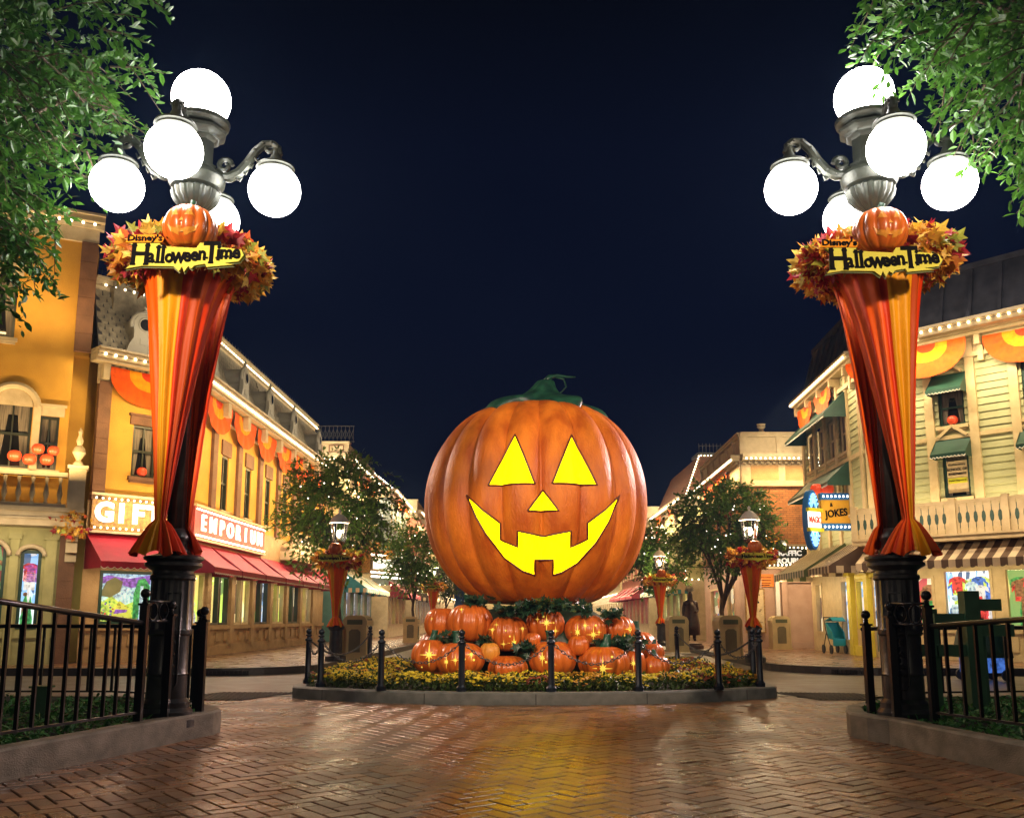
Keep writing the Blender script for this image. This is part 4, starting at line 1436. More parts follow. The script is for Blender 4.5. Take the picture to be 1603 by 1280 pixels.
def fence(path, z0, lab, spacing, posts, zt=1.12, loc=None, wid=.028, zs=None):
    zs = zs or [zt] * len(path)
    root = thing("iron_fence", (*path[0], z0), lab, "fence", "black iron fences of the lawns")
    r1 = MB()
    r1.tube([(x, y, z) for (x, y), z in zip(path, zs)], .026, 8)
    r1.build("top_rail", "fence_black", root, smooth=True)
    r2 = MB()
    for p, q in zip(path[:-1], path[1:]): r2.bar((*p, z0 + .10), (*q, z0 + .10), .035, .022)
    r2.build("bottom_rail", "fence_black", root)
    pk = MB(); acc = 0
    for p, q, za, zb in zip(path[:-1], path[1:], zs[:-1], zs[1:]):
        p = Vector(p); q = Vector(q); L_ = (q - p).length
        s = spacing - acc
        while s < L_:
            v = p.lerp(q, s / L_)
            pk.bar((v.x, v.y, z0 + .10), (v.x, v.y, za + (zb - za) * s / L_), wid, wid)
            s += spacing
        acc = (acc + L_) % spacing
    pk.build("pickets", "fence_black", root)
    for (x, y, h) in posts:
        b = MB()
        b.box(x - .035, x + .035, y - .035, y + .035, 0.05, h)
        b.box(x - .05, x + .05, y - .05, y + .05, h, h + .022)
        po = b.build("post", "fence_black", root)
        b = MB(); b.lathe([(.03, h + .02), (.02, h + .05), (.028, h + .06), (.015, h + .075)], c=(x, y, 0), n=10)
        b.ball((x, y, h + .115), .048, 14, 9)
        b.build("finial", "fence_black", po, smooth=True)
    return root


def ovals(root, p, q, z0, z1):
    b = MB(); p = Vector((*p, 0)); q = Vector((*q, 0)); L_ = (q - p).length; d = (q - p).normalized()
    Zt = Vector((0, 0, z1)); Zb = Vector((0, 0, z0))
    b.bar(p + Zt, q + Zt, .03, .025); b.bar(p + Zb, q + Zb, .03, .025)
    for k in (.3, .7):
        c = p + d * L_ * k + Vector((0, 0, (z0 + z1) / 2))
        pts = [c + d * (math.cos(t) * L_ * .17) + Vector((0, 0, math.sin(t) * (z1 - z0) * .44)) for t in [2 * PI * i / 20 for i in range(21)]]
        b.tube(pts, .009, 6, cap=False)
    b.build("oval_panel", "fence_black", root, smooth=True)


# left front fence: ends at two tall posts beside the lamp
fl_ = fence([(-5.3, 3.6), (-4.05, 7.15), (-3.54, 9.1)], .22, "black iron fence along the near kerb of the left lawn", .17, [(-3.54, 9.1, 1.32), (-3.43, 9.5, 1.22)], zs=[1.60, 1.35, 1.15])
ovals(fl_, (-3.54, 9.1), (-3.43, 9.5), 1.17, 1.36)
fence([(-14, 12.1), (-5.0, 11.95), (-4.25, 11.6), (-3.75, 11.0), (-3.5, 10.5)], .2, "black iron fence along the far kerb of the left lawn", .3, [(-7.2, 12.02, 1.2), (-3.44, 10.45, 1.14), (-3.27, 10.05, 1.16)], 1.1)
fr_ = fence([(5.6, 3.6), (4.55, 7.2), (4.0, 9.1)], .22, "black iron fence along the near kerb of the right lawn", .19, [(4.0, 9.1, 1.30), (3.80, 9.5, 1.20)], zs=[1.36, 1.24, 1.12])
ovals(fr_, (4.0, 9.1), (3.80, 9.5), 1.14, 1.34)
fence([(14, 12.0), (6.2, 11.95), (5.0, 11.75), (4.15, 11.0), (3.85, 10.4)], .2, "black iron fence along the far kerb of the right lawn", .3, [(6.6, 11.97, 1.2), (3.76, 10.05, 1.12)], 1.08)
b = MB(); b.box(-5.02, -4.86, 10.0, 10.12, .1, .48); b.box(-5.04, -4.84, 9.98, 10.14, .48, .5)
tag(b.build("utility_box", "bench_green", loc=(-4.95, 10.05, .1)), "small green utility box in the ground cover of the left lawn", "utility box")

tree("leafy_tree", (-7.2, 8.2, .12), (-6.9, 8.3, 4.6), [((-6.5, 8.6, 7.0), (2.95, 1.9, 2.6)), ((-5.75, 8.5, 5.25), (1.55, 1.3, 1.1))], "big green leafy tree reaching in at the upper left beside the globe lamp",
     "big leafy trees at the picture's sides", 3600, .105, (.02, .075, .012), (.09, .24, .03), trunk_r=.2, twig_len=.7, per=19, nlimb=22, shell=.35, side=lambda p: (p[0] > -6.6 or random.random() < .2) and p[0] < -4.85 + max(0, p[2] - 6.0) * .95)
tree("leafy_tree", (8.4, 8.2, .12), (8.0, 8.3, 5.0), [((6.55, 8.5, 8.1), (3.05, 1.9, 2.9))], "big green leafy tree reaching in at the upper right over the globes",
     "big leafy trees at the picture's sides", 3000, .105, (.02, .085, .012), (.11, .28, .03), trunk_r=.2, twig_len=.7, per=19, nlimb=22, shell=.4, side=lambda p: (p[0] < 7.0 or random.random() < .2) and p[0] > 4.9 - max(0, p[2] - 6.2) * 1.25)

# barricade of green boards and a covered cart behind the right fence
g = thing("barricade", (4.95, 10.6, .1), "green wooden post-and-board barricade behind the right fence", "barricade")
b = MB()
b.box(5.05, 5.22, 10.52, 10.68, .1, 1.50); b.box(5.36, 5.44, 10.9, 10.98, .1, 1.2)
b.build("post", "bench_green", g)
b = MB()
for z, x0, x1 in ((1.12, 4.72, 5.06), (1.28, 5.21, 5.48), (1.0, 5.21, 5.6), (.78, 4.35, 4.72), (.78, 4.74, 5.06)):
    b.box(x0, x1, 10.56, 10.62, z, z + .13)
b.box(4.34, 4.42, 10.62, 10.7, .1, .95); b.box(4.70, 4.78, 10.62, 10.7, .1, 1.30)
b.build("board", "bench_green", g)
g = thing("covered_cart", (9.2, 18.6, 0), "low blue cart under a dark green cover on the road behind the right fence", "cart")
b = MB(); b.lathe([(.52, .45), (.50, .6), (.42, .95), (.36, 1.05), (.2, 1.1)], c=(9.2, 18.6, 0), n=20, fn=lambda a, r, z: r * (1 + .05 * math.cos(9 * a)))
b.build("cover", "tarp_green", g, smooth=True)
b = MB(); b.box(8.85, 9.55, 18.35, 18.85, .16, .46); b.build("base", "good_blue", g)
for (wx, wy) in ((8.9, 18.3), (9.5, 18.3), (8.9, 18.9), (9.5, 18.9)):
    b = MB(); b.tube([(wx, wy - .03, .11), (wx, wy + .03, .11)], .11, 14); b.build("wheel", "rubber", g)

# ================================================================ FACADE KIT
def wall_panel(mb, u0, u1, z0, z1, holes, depth=.18, ends=True):
    us = sorted({u0, u1} | {h[0] for h in holes} | {h[1] for h in holes})
    zs = sorted({z0, z1} | {h[2] for h in holes} | {h[3] for h in holes})
    us = [u for u in us if u0 <= u <= u1]; zs = [z for z in zs if z0 <= z <= z1]
    for a, b in zip(us[:-1], us[1:]):
        for c, d in zip(zs[:-1], zs[1:]):
            m = ((a + b) / 2, (c + d) / 2)
            if any(h[0] < m[0] < h[1] and h[2] < m[1] < h[3] for h in holes): continue
            mb.quad((a, 0, c), (b, 0, c), (b, 0, d), (a, 0, d))
    for h in holes:
        a, b, c, d = h
        mb.quad((a, 0, c), (a, depth, c), (b, depth, c), (b, 0, c)); mb.quad((a, 0, d), (b, 0, d), (b, depth, d), (a, depth, d))
        mb.quad((a, 0, c), (a, 0, d), (a, depth, d), (a, depth, c)); mb.quad((b, 0, c), (b, depth, c), (b, depth, d), (b, 0, d))


def window(root, F, u, z, w, h, fm="trim_cream", pane="glass_dark", sill=True, hood=0, arch=False, mull=1, curtain=True, sm=None, depth=.14, glow=None):
    """u centre, z bottom"""
    b = MB(); b.M = F
    a, c = u - w / 2, u + w / 2
    t = .06
    b.box(a, a + t, .03, depth - .02, z, z + h); b.box(c - t, c, .03, depth - .02, z, z + h)
    b.box(a + t, c - t, .03, depth - .02, z, z + t); b.box(a + t, c - t, .03, depth - .02, z + h - t, z + h)
    b.box(a + t, c - t, .05, depth - .03, z + h / 2 - .03, z + h / 2 + .03)
    if mull: b.box(u - .018, u + .018, .055, depth - .035, z + t, z + h - t)
    wn_ = b.build("window", sm or fm, root)
    b = MB(); b.M = F
    b.quad((a, depth - .01, z), (c, depth - .01, z), (c, depth - .01, z + h), (a, depth - .01, z + h))
    b.build("pane", pane, wn_)
    if curtain:
        b = MB(); b.M = F
        yy = depth - .016
        for (x0, x1, x2, x3) in ((a + t, a + t + w * .34, a + t + w * .14, a + t), (c - t - w * .34, c - t, c - t, c - t - w * .14)):
            b.quad((x0 if x0 == x3 else x3, yy, z + t), (x2 if x0 == a + t else x1, yy, z + t), (x1, yy, z + h - t), (x0, yy, z + h - t))
        b.box(a + t, c - t, yy - .002, yy, z + h * .78, z + h - t)
        b.build("curtain", "curtain", wn_)
    if sill or hood:
        b = MB(); b.M = F
        if sill: b.box(a - .08, c + .08, -.09, .03, z - .09, z); b.box(a - .04, c + .04, -.05, .0, z - .15, z - .09)
        if hood == 1: b.box(a - .1, c + .1, -.05, .0, z + h, z + h + .22); b.box(a - .14, c + .14, -.1, .0, z + h + .22, z + h + .28)
        if hood == 2:
            b.prism([(a - .12, z + h + .02), (c + .12, z + h + .02), (u, z + h + .32)], -.08, -.001)
        b.build("surround", fm, wn_)
    if glow:
        b = MB(); b.M = F; pk_shell(b, (u, depth - .10, z + .15), w * .2, .12, 8, .08, 4, 8)
        b.build("window_pumpkin", "pumpkin_red", wn_, smooth=True)
    return wn_


def shopwin(root, F, u0, u1, z0, z1, back="display_warm", fm="trim_cream", goods=8, mull=(), depth=.6, pal=None):
    b = MB(); b.M = F; t = .07
    b.box(u0, u0 + t, -.02, .12, z0, z1); b.box(u1 - t, u1, -.02, .12, z0, z1); b.box(u0 + t, u1 - t, -.02, .12, z0, z0 + t); b.box(u0 + t, u1 - t, -.02, .12, z1 - t, z1)
    for m in mull: b.box(m - .025, m + .025, .0, .1, z0 + t, z1 - t)
    w = b.build("shop_window", fm, root)
    b = MB(); b.M = F; b.quad((u0 + t, .06, z0 + t), (u1 - t, .06, z0 + t), (u1 - t, .06, z1 - t), (u0 + t, .06, z1 - t))
    b.build("pane", "shop_glass", w)
    b = MB(); b.M = F
    b.quad((u0, depth, z0), (u1, depth, z0), (u1, depth, z1), (u0, depth, z1))
    b.quad((u0, .12, z0), (u1, .12, z0), (u1, depth, z0), (u0, depth, z0)); b.quad((u0, .12, z1), (u0, depth, z1), (u1, depth, z1), (u1, .12, z1))
    b.quad((u0, .12, z0), (u0, depth, z0), (u0, depth, z1), (u0, .12, z1)); b.quad((u1, .12, z0), (u1, .12, z1), (u1, depth, z1), (u1, depth, z0))
    b.build("display_back", back, w)
    if goods:
        b = MB(); b.M = F; P_ = pal or GOODS
        for i in range(int(goods * 1.6)):
            x = random.uniform(u0 + .15, u1 - .15) if u1 - u0 > .35 else (u0 + u1) / 2; y = random.uniform(.2, depth - .1)
            b.m = random.randrange(len(P_)); hh = random.uniform(.25, .75) * (z1 - z0)
            k = random.random(); r = random.uniform(.035, .09)
            if i % 3 == 0 and (z1 - z0) > 1.2:      # shirt or towel hanging in the window
                zt_ = z1 - random.uniform(.15, .5); w2 = random.uniform(.10, .16)
                b.prism([(x - w2, zt_ - .42), (x + w2, zt_ - .42), (x + w2, zt_ - .12), (x + w2 * 1.7, zt_ - .2), (x + w2 * 1.5, zt_ - .06), (x + w2 * .5, zt_), (x - w2 * .5, zt_), (x - w2 * 1.5, zt_ - .06), (x - w2 * 1.7, zt_ - .2), (x - w2, zt_ - .12)], y, y + .04)
                continue
            if k < .35: b.lathe([(r, z0), (r * 1.2, z0 + hh * .3), (r * .5, z0 + hh * .6), (r * .8, z0 + hh * .75), (r * .2, z0 + hh)], c=(x, y, 0), n=10)
            elif k < .7: b.lathe([(r * 1.3, z0), (r * .9, z0 + hh * .5), (r * 1.1, z0 + hh * .52), (r * .4, z0 + hh * .9)], c=(x, y, 0), n=8)
            else:
                b.box(x - r, x + r, y - r * .6, y + r * .6, z0, z0 + hh * .55); b.ball((x, y, z0 + hh * .7), r * .9, 8, 6)
        b.build("display_goods", P_, w, smooth=40)
    return w


def awning(root, F, u0, u1, zt, zb, proj, mats=("awning_red",), trim="white_trim", stripe=0, val=.16, name="awning", sidem=None, sc=.16):
    """mats alternate across when stripe>0"""
    b = MB(); b.M = F
    ns = max(1, int((u1 - u0) / stripe)) if stripe else max(2, int((u1 - u0) / .4))
    nm = len(mats)
    for i in range(ns):
        a = u0 + (u1 - u0) * i / ns; c = u0 + (u1 - u0) * (i + 1) / ns
        b.m = i % nm if stripe else 0
        K = 5
        for k in range(K):
            s0, s1 = k / K, (k + 1) / K
            sg = lambda s: -.05 * math.sin(PI * s)
            b.quad((a, -proj * s1, zt + (zb - zt) * s1 + sg(s1)), (c, -proj * s1, zt + (zb - zt) * s1 + sg(s1)), (c, -proj * s0, zt + (zb - zt) * s0 + sg(s0)), (a, -proj * s0, zt + (zb - zt) * s0 + sg(s0)))
        nn = max(2, int((c - a) / .02))
        for k in range(nn):
            x0 = a + (c - a) * k / nn; x1 = a + (c - a) * (k + 1) / nn
            e = lambda x: zb - val + .045 * abs(math.sin(PI * (x - u0) / sc)) * -1 + .03
            b.quad((x0, -proj - .003, e(x0)), (x1, -proj - .003, e(x1)), (x1, -proj - .003, zb), (x0, -proj - .003, zb))
    b.m = 0
    ms = list(mats)
    if sidem: ms.append(sidem); b.m = len(ms) - 1
    for u in (u0, u1):
        b.add([(u, 0, zt), (u, -proj, zb), (u, 0, zb)], [(0, 1, 2)])
        K = 6
        for k in range(K):
            y0 = -proj * k / K; y1 = -proj * (k + 1) / K
            if stripe: b.m = k % nm
            b.quad((u, y0, zb - val), (u, y1, zb - val), (u, y1, zb), (u, y0, zb))
    b.m = 0
    o = b.build(name, ms, root)
    if trim:
        t = MB(); t.M = F
        pts = []
        n = int((u1 - u0) / sc * 8)
        for k in range(n + 1):
            x = u0 + (u1 - u0) * k / n
            pts.append((x, -proj - .006, zb - val - .045 * abs(math.sin(PI * (x - u0) / sc)) + .03))
        t.tube(pts, .008, 4)
        t.build("scalloped_edge", trim, o)
    return o


def cornice(mb, F, u0, u1, z, steps=((.0, .10, .05), (.10, .08, .12), (.18, .08, .26), (.26, .06, .32))):
    mb.M = F
    for dz, h, p in steps:
        mb.box(u0 - p * .0, u1 + p * .0, -p, .0, z + dz, z + dz + h - .001)


def bulbs(mb, pts, sp, r=.035):
    mb.m = 1
    for p, q in zip(pts[:-1], pts[1:]): mb.bar(p, q, .012, .012)
    mb.m = 0
    for p, q in zip(pts[:-1], pts[1:]):
        p = Vector(p); q = Vector(q); L_ = (q - p).length; n = max(1, int(L_ / sp))
        for i in range(n):
            v = p.lerp(q, (i + .5) / n)
            mb.ball(v, r, 6, 4)


def fan(F, u, z, r, lab, group, proj=.12, swag=True):
    """pleated half-round bunting"""
    b = MB(); b.M = F
    bands = [(.0, .24, 2), (.24, .54, 0), (.54, 1.0, 1)]
    n = 36
    def pt(a, q):
        fl = .010 * math.sin(a * 11) * q
        sag = 1 + .04 * math.sin(a * 3)
        return (u + math.cos(a) * r * q * sag * 1.12, -proj - fl * 1.5 - .05 * q, z - math.sin(a) * r * q * sag)
    for q0, q1, m in bands:
        b.m = m
        for k in range(n):
            a0 = PI * k / n; a1 = PI * (k + 1) / n
            if 15 <= k <= 20 and q0 > .6: b.m = 2 if 16 <= k <= 19 else 1
            else: b.m = m
            for s in range(3):
                u0_, u1_ = q0 + (q1 - q0) * s / 3, q0 + (q1 - q0) * (s + 1) / 3
                b.quad(pt(a0, u0_), pt(a1, u0_), pt(a1, u1_), pt(a0, u1_))
    o = b.build("bunting_fan", ["bunting_gold", "bunting_orange", "cloth_red"], loc=tuple(F @ Vector((u, -proj, z - r))), smooth=True)
    weld(o)
    tag(o, lab, "bunting", group)
    return o


def baluster_row(root, F, u0, u1, z0, z1, sp=.22, y=-.1, m="trim_cream", r=.055):
    b = MB(); b.M = F
    b.box(u0, u1, y - .1, y + .1, z1 - .10, z1); b.box(u0, u1, y - .09, y + .09, z0, z0 + .09)
    n = max(1, int((u1 - u0) / sp)); h = z1 - z0 - .19
    for i in range(n):
        x = u0 + (u1 - u0) * (i + .5) / n; zz = z0 + .09
        b.lathe([(r * .8, zz), (r * .8, zz + h * .06), (r * .5, zz + h * .12), (r * 1.15, zz + h * .35), (r * .9, zz + h * .5), (r * .45, zz + h * .75), (r * .8, zz + h * .9), (r * .8, zz + h)], c=(x, y, 0), n=8)
    return b.build("balustrade", m, root, smooth=35)


def sconce_strip(name, F, u0, u1, y, z, tgt, power, colr, wid=.12):
    """long lamp strip: local frame positions"""
    p = F @ Vector(((u0 + u1) / 2, y, z)); q = F @ Vector(((u0 + u1) / 2, tgt[0], tgt[1]))
    ax = F.to_3x3() @ Vector((1, 0, 0))
    return area(name, p, q, power, colr, u1 - u0, wid, ax)


# ================================================================ LEFT: yellow souvenir shop
S = thing("corner_shop", (-8.7, 24.2, .15), "yellow stucco corner shop with red awnings and bulb-lit mansard roof on the left", "building")
FA = frame(-13.9, 20.35, 27)      # A: to (-10.35, 22.15)
LA = 3.98
FB = frame(-10.30, 22.50, 46.7)   # B: to (-8.7,24.2)
LB = 2.335
FC = frame(-8.7, 24.2, 88.9)      # C along the street to Y~42
LC = 17.5
z0 = .15
# bodies
b = MB()
b.slab([(-13.9, 20.95), (-10.62, 22.7), (-10.62, 23.2), (-9.35, 24.75), (-9.35, 41.7), (-22, 41.7), (-22, 20.95)], z0, 7.6)
b.slab([(-13.9, 20.62), (-10.52, 22.45), (-10.9, 23.4), (-12.5, 26.5), (-22, 26.5), (-22, 20.62)], 7.6, 10.6)
b.build("body", "stucco_yellow", S)
# walls with openings
b = MB(); b.M = FA
winA = [(2.03, 2.83, 4.65, 6.3), (3.0, 3.42, 4.65, 5.95), (.6, 1.3, 4.65, 5.95), (1.55, 2.3, 7.75, 9.3)]
wall_panel(b, 0, 3.62, 3.55, 10.5, [winA[0], winA[1], winA[2], winA[3]])
b.M = FB
wall_panel(b, .36, LB, 4.05, 7.0, [(1.0, 1.62, 4.72, 6.05)])
b.M = FC
winC = []
u = 3.2
while u < 16.5:
    winC.append((u, u + .62, 4.35, 6.0)); u += 2.32
wall_panel(b, 0, LC, 4.05, 7.0, winC)
b.build("wall", "stucco_yellow", S)
# windows
for (a_, c_, z_, t_) in winA[:3]:
    window(S, FA, (a_ + c_) / 2, z_, c_ - a_, t_ - z_, sm="sign_dark", fm="trim_cream", hood=1 if c_ - a_ < .75 and z_ < 7 else 0)
window(S, FA, 1.925, 7.75, .75, 1.55, sm="sign_dark", hood=1)
# arched surround of the tall window
b = MB(); b.M = FA
cx = 2.43; pts = [(cx + .5 * math.cos(t), -.05, 6.12 + .5 * math.sin(t)) for t in [PI * i / 14 for i in range(15)]]
b.tube(pts, .085, 8); b.box(cx - .58, cx - .42, -.09, .0, 4.55, 6.14); b.box(cx + .42, cx + .58, -.09, .0, 4.55, 6.14)
b.prism([(cx + .4 * math.cos(PI * i / 12), 6.14 + .4 * math.sin(PI * i / 12)) for i in range(13)], -.02, .02)
b.build("arched_surround", "trim_cream", S, smooth=40)
window(S, FB, 1.31, 4.72, .62, 1.33, sm="sign_dark", fm="stone_brown", hood=1, glow=True)
for (a_, c_, z_, t_) in winC:
    window(S, FC, (a_ + c_) / 2, z_, c_ - a_, t_ - z_, sm="sign_dark", fm="trim_cream", hood=0)
for (a_, c_, z_, t_) in winC: parts("lintel", "stone_brown", S, FC, (a_ - .12, c_ + .12, -.05, -.001, t_ + .003, t_ + .45))
# brown stone pilasters with joints (blocks)
def pilaster(F_, *a, name="pilaster", m="stone_brown", **k):
    b_ = MB(); b_.M = F_; blocks(b_, *a, **k); return b_.build(name, m, S)
def blocks(mb, u0, u1, z0_, z1_, p, h=.38):
    z = z0_
    while z < z1_ - .02:
        t = min(z + h - .015, z1_); mb.box(u0, u1, -p, -.001, z, t); mb.box(u0 + .012, u1 - .012, -p + .012, -.001, t, min(t + .015, z1_)); z += h
for i in range(len(winC) + 1):
    uu = 3.2 + 2.32 * i - 1.0
    pilaster(FC, uu, uu + .38, 4.05, 7.0, .09)
pilaster(FC, .0, .42, 4.05, 7.0, .09)
pilaster(FB, .03, .34, 4.05, 7.0, .12)
pilaster(FA, 3.60, 3.98, 7.6, 10.4, .12, .46); pilaster(FA, 3.64, 3.98, .15, 3.4, .12)
# entablature / frieze
b = MB(); b.M = FB; b.box(.0, LB, -.04, .0, 7.0, 7.45); b.box(.0, LB, -.10, .0, 6.94, 7.0)
b.M = FC; b.box(0, LC, -.04, .0, 7.0, 7.45); b.box(0, LC, -.10, .0, 6.94, 7.0)
for i in range(9): b.box(.6 + i * 1.95, .6 + i * 1.95 + .28, -.34, -.04, 7.02, 7.44)
b.M = FB
for uu in (.06, 1.95): b.box(uu, uu + .16, -.22, -.04, 7.05, 7.44)
b.M = FA; b.box(0, LA, -.10, 0, 10.4, 10.9)
for F_, L_ in ((FB, LB), (FC, LC)):
    b.M = F_; k = 0
    while k * .17 < L_ - .12: b.box(k * .17 + .02, k * .17 + .11, -.12, -.04, 7.36, 7.448); k += 1
b.build("frieze", "trim_cream", S)
# cornices with bulbs
b = MB()
st_ = ((.0, .07, .36), (.08, .10, .42), (.19, .07, .50), (.27, .05, .56))
for F_, L_ in ((FB, LB), (FC, LC)):
    b.M = F_
    for dz, h, p in st_: b.box(-.05 if F_ is FC else -.2, L_ + (.2 if F_ is FB else 0), -p, .0, 7.45 + dz, 7.45 + dz + h)
# upper cornice on top of the mansard
for F_, L_ in ((FB, LB + .0), (FC, LC)):
    b.M = F_
    for dz, h, p in ((.0, .12, -.62), (.13, .14, -.50), (.28, .06, -.44)): b.box(.35 if F_ is FC else .0, L_, -p, 1.6, 9.55 + dz, 9.55 + dz + h)
b.M = FA
for dz, h, p in ((.0, .12, .18), (.13, .12, .34), (.26, .06, .42)): b.box(0, LA + .1, -p, 0, 10.75 + dz, 10.75 + dz + h)
b.build("cornice", "trim_cream", S)
b = MB(); b.M = FC
bulbs(b, [(0, -.47, 7.60), (LC, -.47, 7.60)], .17, .032); bulbs(b, [(.4, .44, 9.66), (LC, .44, 9.66)], .2, .03)
b.M = FB; bulbs(b, [(-.15, -.47, 7.60), (LB, -.47, 7.60)], .24, .036); bulbs(b, [(.1, .44, 9.66), (LB, .44, 9.66)], .24, .034)
b.M = FA; bulbs(b, [(0, -.34, 10.80), (LA, -.34, 10.80)], .26, .036); bulbs(b, [(0, -.62, 3.52), (LA, -.62, 3.52)], .26, .036)
b.build("light_string", "bulb", S)
# mansard roof with fish-scale shingles
b = MB()
def shingle_slope(F_, u0, u1, zb_, zt_, y0, y1, dz=.16, du=.2):
    b.M = F_
    b.m = 1; b.quad((u0, y0, zb_), (u1, y0, zb_), (u1, y1, zt_), (u0, y1, zt_)); b.m = 0
    rows = int((zt_ - zb_) / dz)
    for r_ in range(rows):
        s = (r_ + 1) / rows; z = zb_ + (zt_ - zb_) * s; y = y0 + (y1 - y0) * s
        n_ = int((u1 - u0) / du)
        for k in range(n_):
            uu = u0 + (k + (.5 if r_ % 2 else 0)) * du
            if uu + du > u1: continue
            h = dz * 1.5
            pts_ = [(uu + .012, y - .03, z), (uu + du - .012, y - .03, z), (uu + du - .012, y - .05, z - h * .5), (uu + du * .78, y - .075, z - h * .82), (uu + du * .5, y - .085, z - h), (uu + du * .22, y - .075, z - h * .82), (uu + .012, y - .05, z - h * .5)]
            b.add(pts_, [tuple(range(7))[::-1]])
shingle_slope(FB, .0, LB, 7.77, 9.55, .05, .60)
shingle_slope(FC, .0, 8.0, 7.77, 9.55, .05, .60)
b.M = FC
n_r = 16
for r_ in range(n_r):
    s = r_ / n_r; zz = 7.77 + 1.78 * s; yy = .05 + .55 * s
    b.box(8.0, LC, yy - .03, yy + .05, zz, zz + .075)
b.quad((8.0, .07, 7.77), (LC, .07, 7.77), (LC, .62, 9.55), (8.0, .62, 9.55))
b.M = Matrix(); b.slab([(-10.3, 23.1), (-9.25, 24.4), (-9.3, 41.7), (-13, 41.7), (-13, 25)], 7.7, 9.9)
b.build("roof", ["roof_slate", "roof_dark"], S)
# dormers
def dormer(F_, u, z):
    b = MB(); b.M = F_
    w = .46
    body = [(u - w, z), (u + w, z), (u + w * .86, z + .22), (u + w * .62, z + .42), (u + w * .62, z + .62)] + [(u + w * .66 * math.cos(t), z + .78 + w * .66 * math.sin(t)) for t in [PI * i / 12 for i in range(13)]] + [(u - w * .62, z + .62), (u - w * .62, z + .42), (u - w * .86, z + .22)]
    b.prism(body, -.30, -.18)
    arc = [(u + w * .74 * math.cos(t), -.24, z + .78 + w * .74 * math.sin(t)) for t in [PI * (i - 1) / 12 for i in range(15)]]
    b.tube(arc, .055, 8)
    b.tube([(u + .17 * math.cos(t), -.31, z + .80 + .17 * math.sin(t)) for t in [2 * PI * i / 16 for i in range(17)]], .022, 6)
    b.lathe([(.05, z + 1.14), (.07, z + 1.18), (.03, z + 1.22), (.055, z + 1.28), (.01, z + 1.38)], c=(u, -.24, 0), n=10)
    b.box(u - .12, u + .12, -.315, -.30, z + .26, z + .42)
    d_ = b.build("dormer", "trim_grey", S, smooth=35)
    b = MB(); b.M = F_
    b.tube([(u, -.19, z + .80), (u, .62, z + .80)], w * .62, 20)
    b.box(u - w * .42, u + w * .42, -.18, .4, z, z + .7)
    b.build("barrel", "trim_grey", d_, smooth=40)
    b = MB(); b.M = F_; b.tube([(u, -.32, z + .80), (u, -.305, z + .80)], .15, 20); b.build("pane", "glass_dark", d_)
for uu in (1.25, 4.2, 7.1, 10.4, 14.6): dormer(FC, uu, 7.80)
dormer(FB, 1.0, 7.80)
# iron cresting
b = MB()
for F_, L_, st0 in ((FC, LC, .3), (FB, LB, .0)):
    b.M = F_
    b.bar((st0, .95, 9.93), (L_, .95, 9.93), .02, .02); b.bar((st0, .95, 10.2), (L_, .95, 10.2), .015, .015)
    k = 0; x = st0
    while x < L_:
        b.bar((x, .95, 9.88), (x, .95, 10.45 if k % 2 else 10.28), .016, .016)
        if k % 2: b.ball((x, .95, 10.38), .03, 6, 4)
        x += .15; k += 1
b.build("iron_cresting", "iron_trim", S)
# balcony on A
b = MB(); b.M = FA
b.box(0, LA + .05, -.75, 0, 3.42, 3.47); b.box(0, LA + .10, -.66, 0, 3.28, 3.42); b.box(0, LA + .1, -.80, 0, 3.60, 3.70); b.box(0, LA + .05, -.70, 0, 3.47, 3.60)
b.box(LA - .28, LA + .08, -.78, -.42, 3.70, 4.62); b.box(LA - .32, LA + .12, -.82, -.38, 4.62, 4.70)
b.lathe([(.10, 4.70), (.12, 4.76), (.05, 4.84), (.15, 5.02), (.11, 5.14), (.05, 5.2), (.08, 5.3), (.03, 5.45), (.05, 5.52), (.01, 5.62)], c=(LA - .1, -.6, 0), n=12)
for uu in (LA - .22, 1.4):
    b.prism([(uu, 3.28), (uu + .24, 3.28), (uu + .24, 2.5), (uu, 2.5)], -.18, 0); b.box(uu, uu + .24, -.55, -.18, 2.95, 3.28); b.box(uu, uu + .24, -.38, -.18, 2.7, 2.95)
b.build("balcony", "trim_cream", S, smooth=35)
baluster_row(S, FA, .0, LA - .3, 3.70, 4.52, .27, -.6)
# ground floor A: olive arcade with arched shop windows
b = MB(); b.M = FA
holesA = [(.5, 1.25, .95, 2.9), (1.75, 2.55, .95, 2.9), (2.85, 3.28, .95, 2.75)]
wall_panel(b, 0, 3.64, .15, 3.3, holesA, .12)
b.box(0, 3.64, -.06, -.001, .75, .9)
for (a_, c_) in ((.15, .42), (1.35, 1.68), (2.62, 2.80), (3.35, 3.58)): b.box(a_, c_, -.10, -.001, .15, 3.0); b.box(a_ - .04, c_ + .04, -.14, -.001, 3.0, 3.12)
b.build("arcade_wall", "wall_olive", S)
for (a_, c_, z_, t_), bk in zip(holesA, ("display_warm", "display_mixed", "display_cool")): shopwin(S, FA, a_, c_, z_, t_, bk, "wood_green_dark", 5, depth=.3)
b = MB(); b.M = FA
for cx, w_ in ((2.15, .46), (.87, .44), (3.06, .28)):
    b.tube([(cx + w_ * math.cos(t), -.10, 2.62 + w_ * .8 * math.sin(t)) for t in [PI * i / 14 for i in range(15)]], .06, 6)
b.build("arch_moulding", "trim_cream", S, smooth=True)
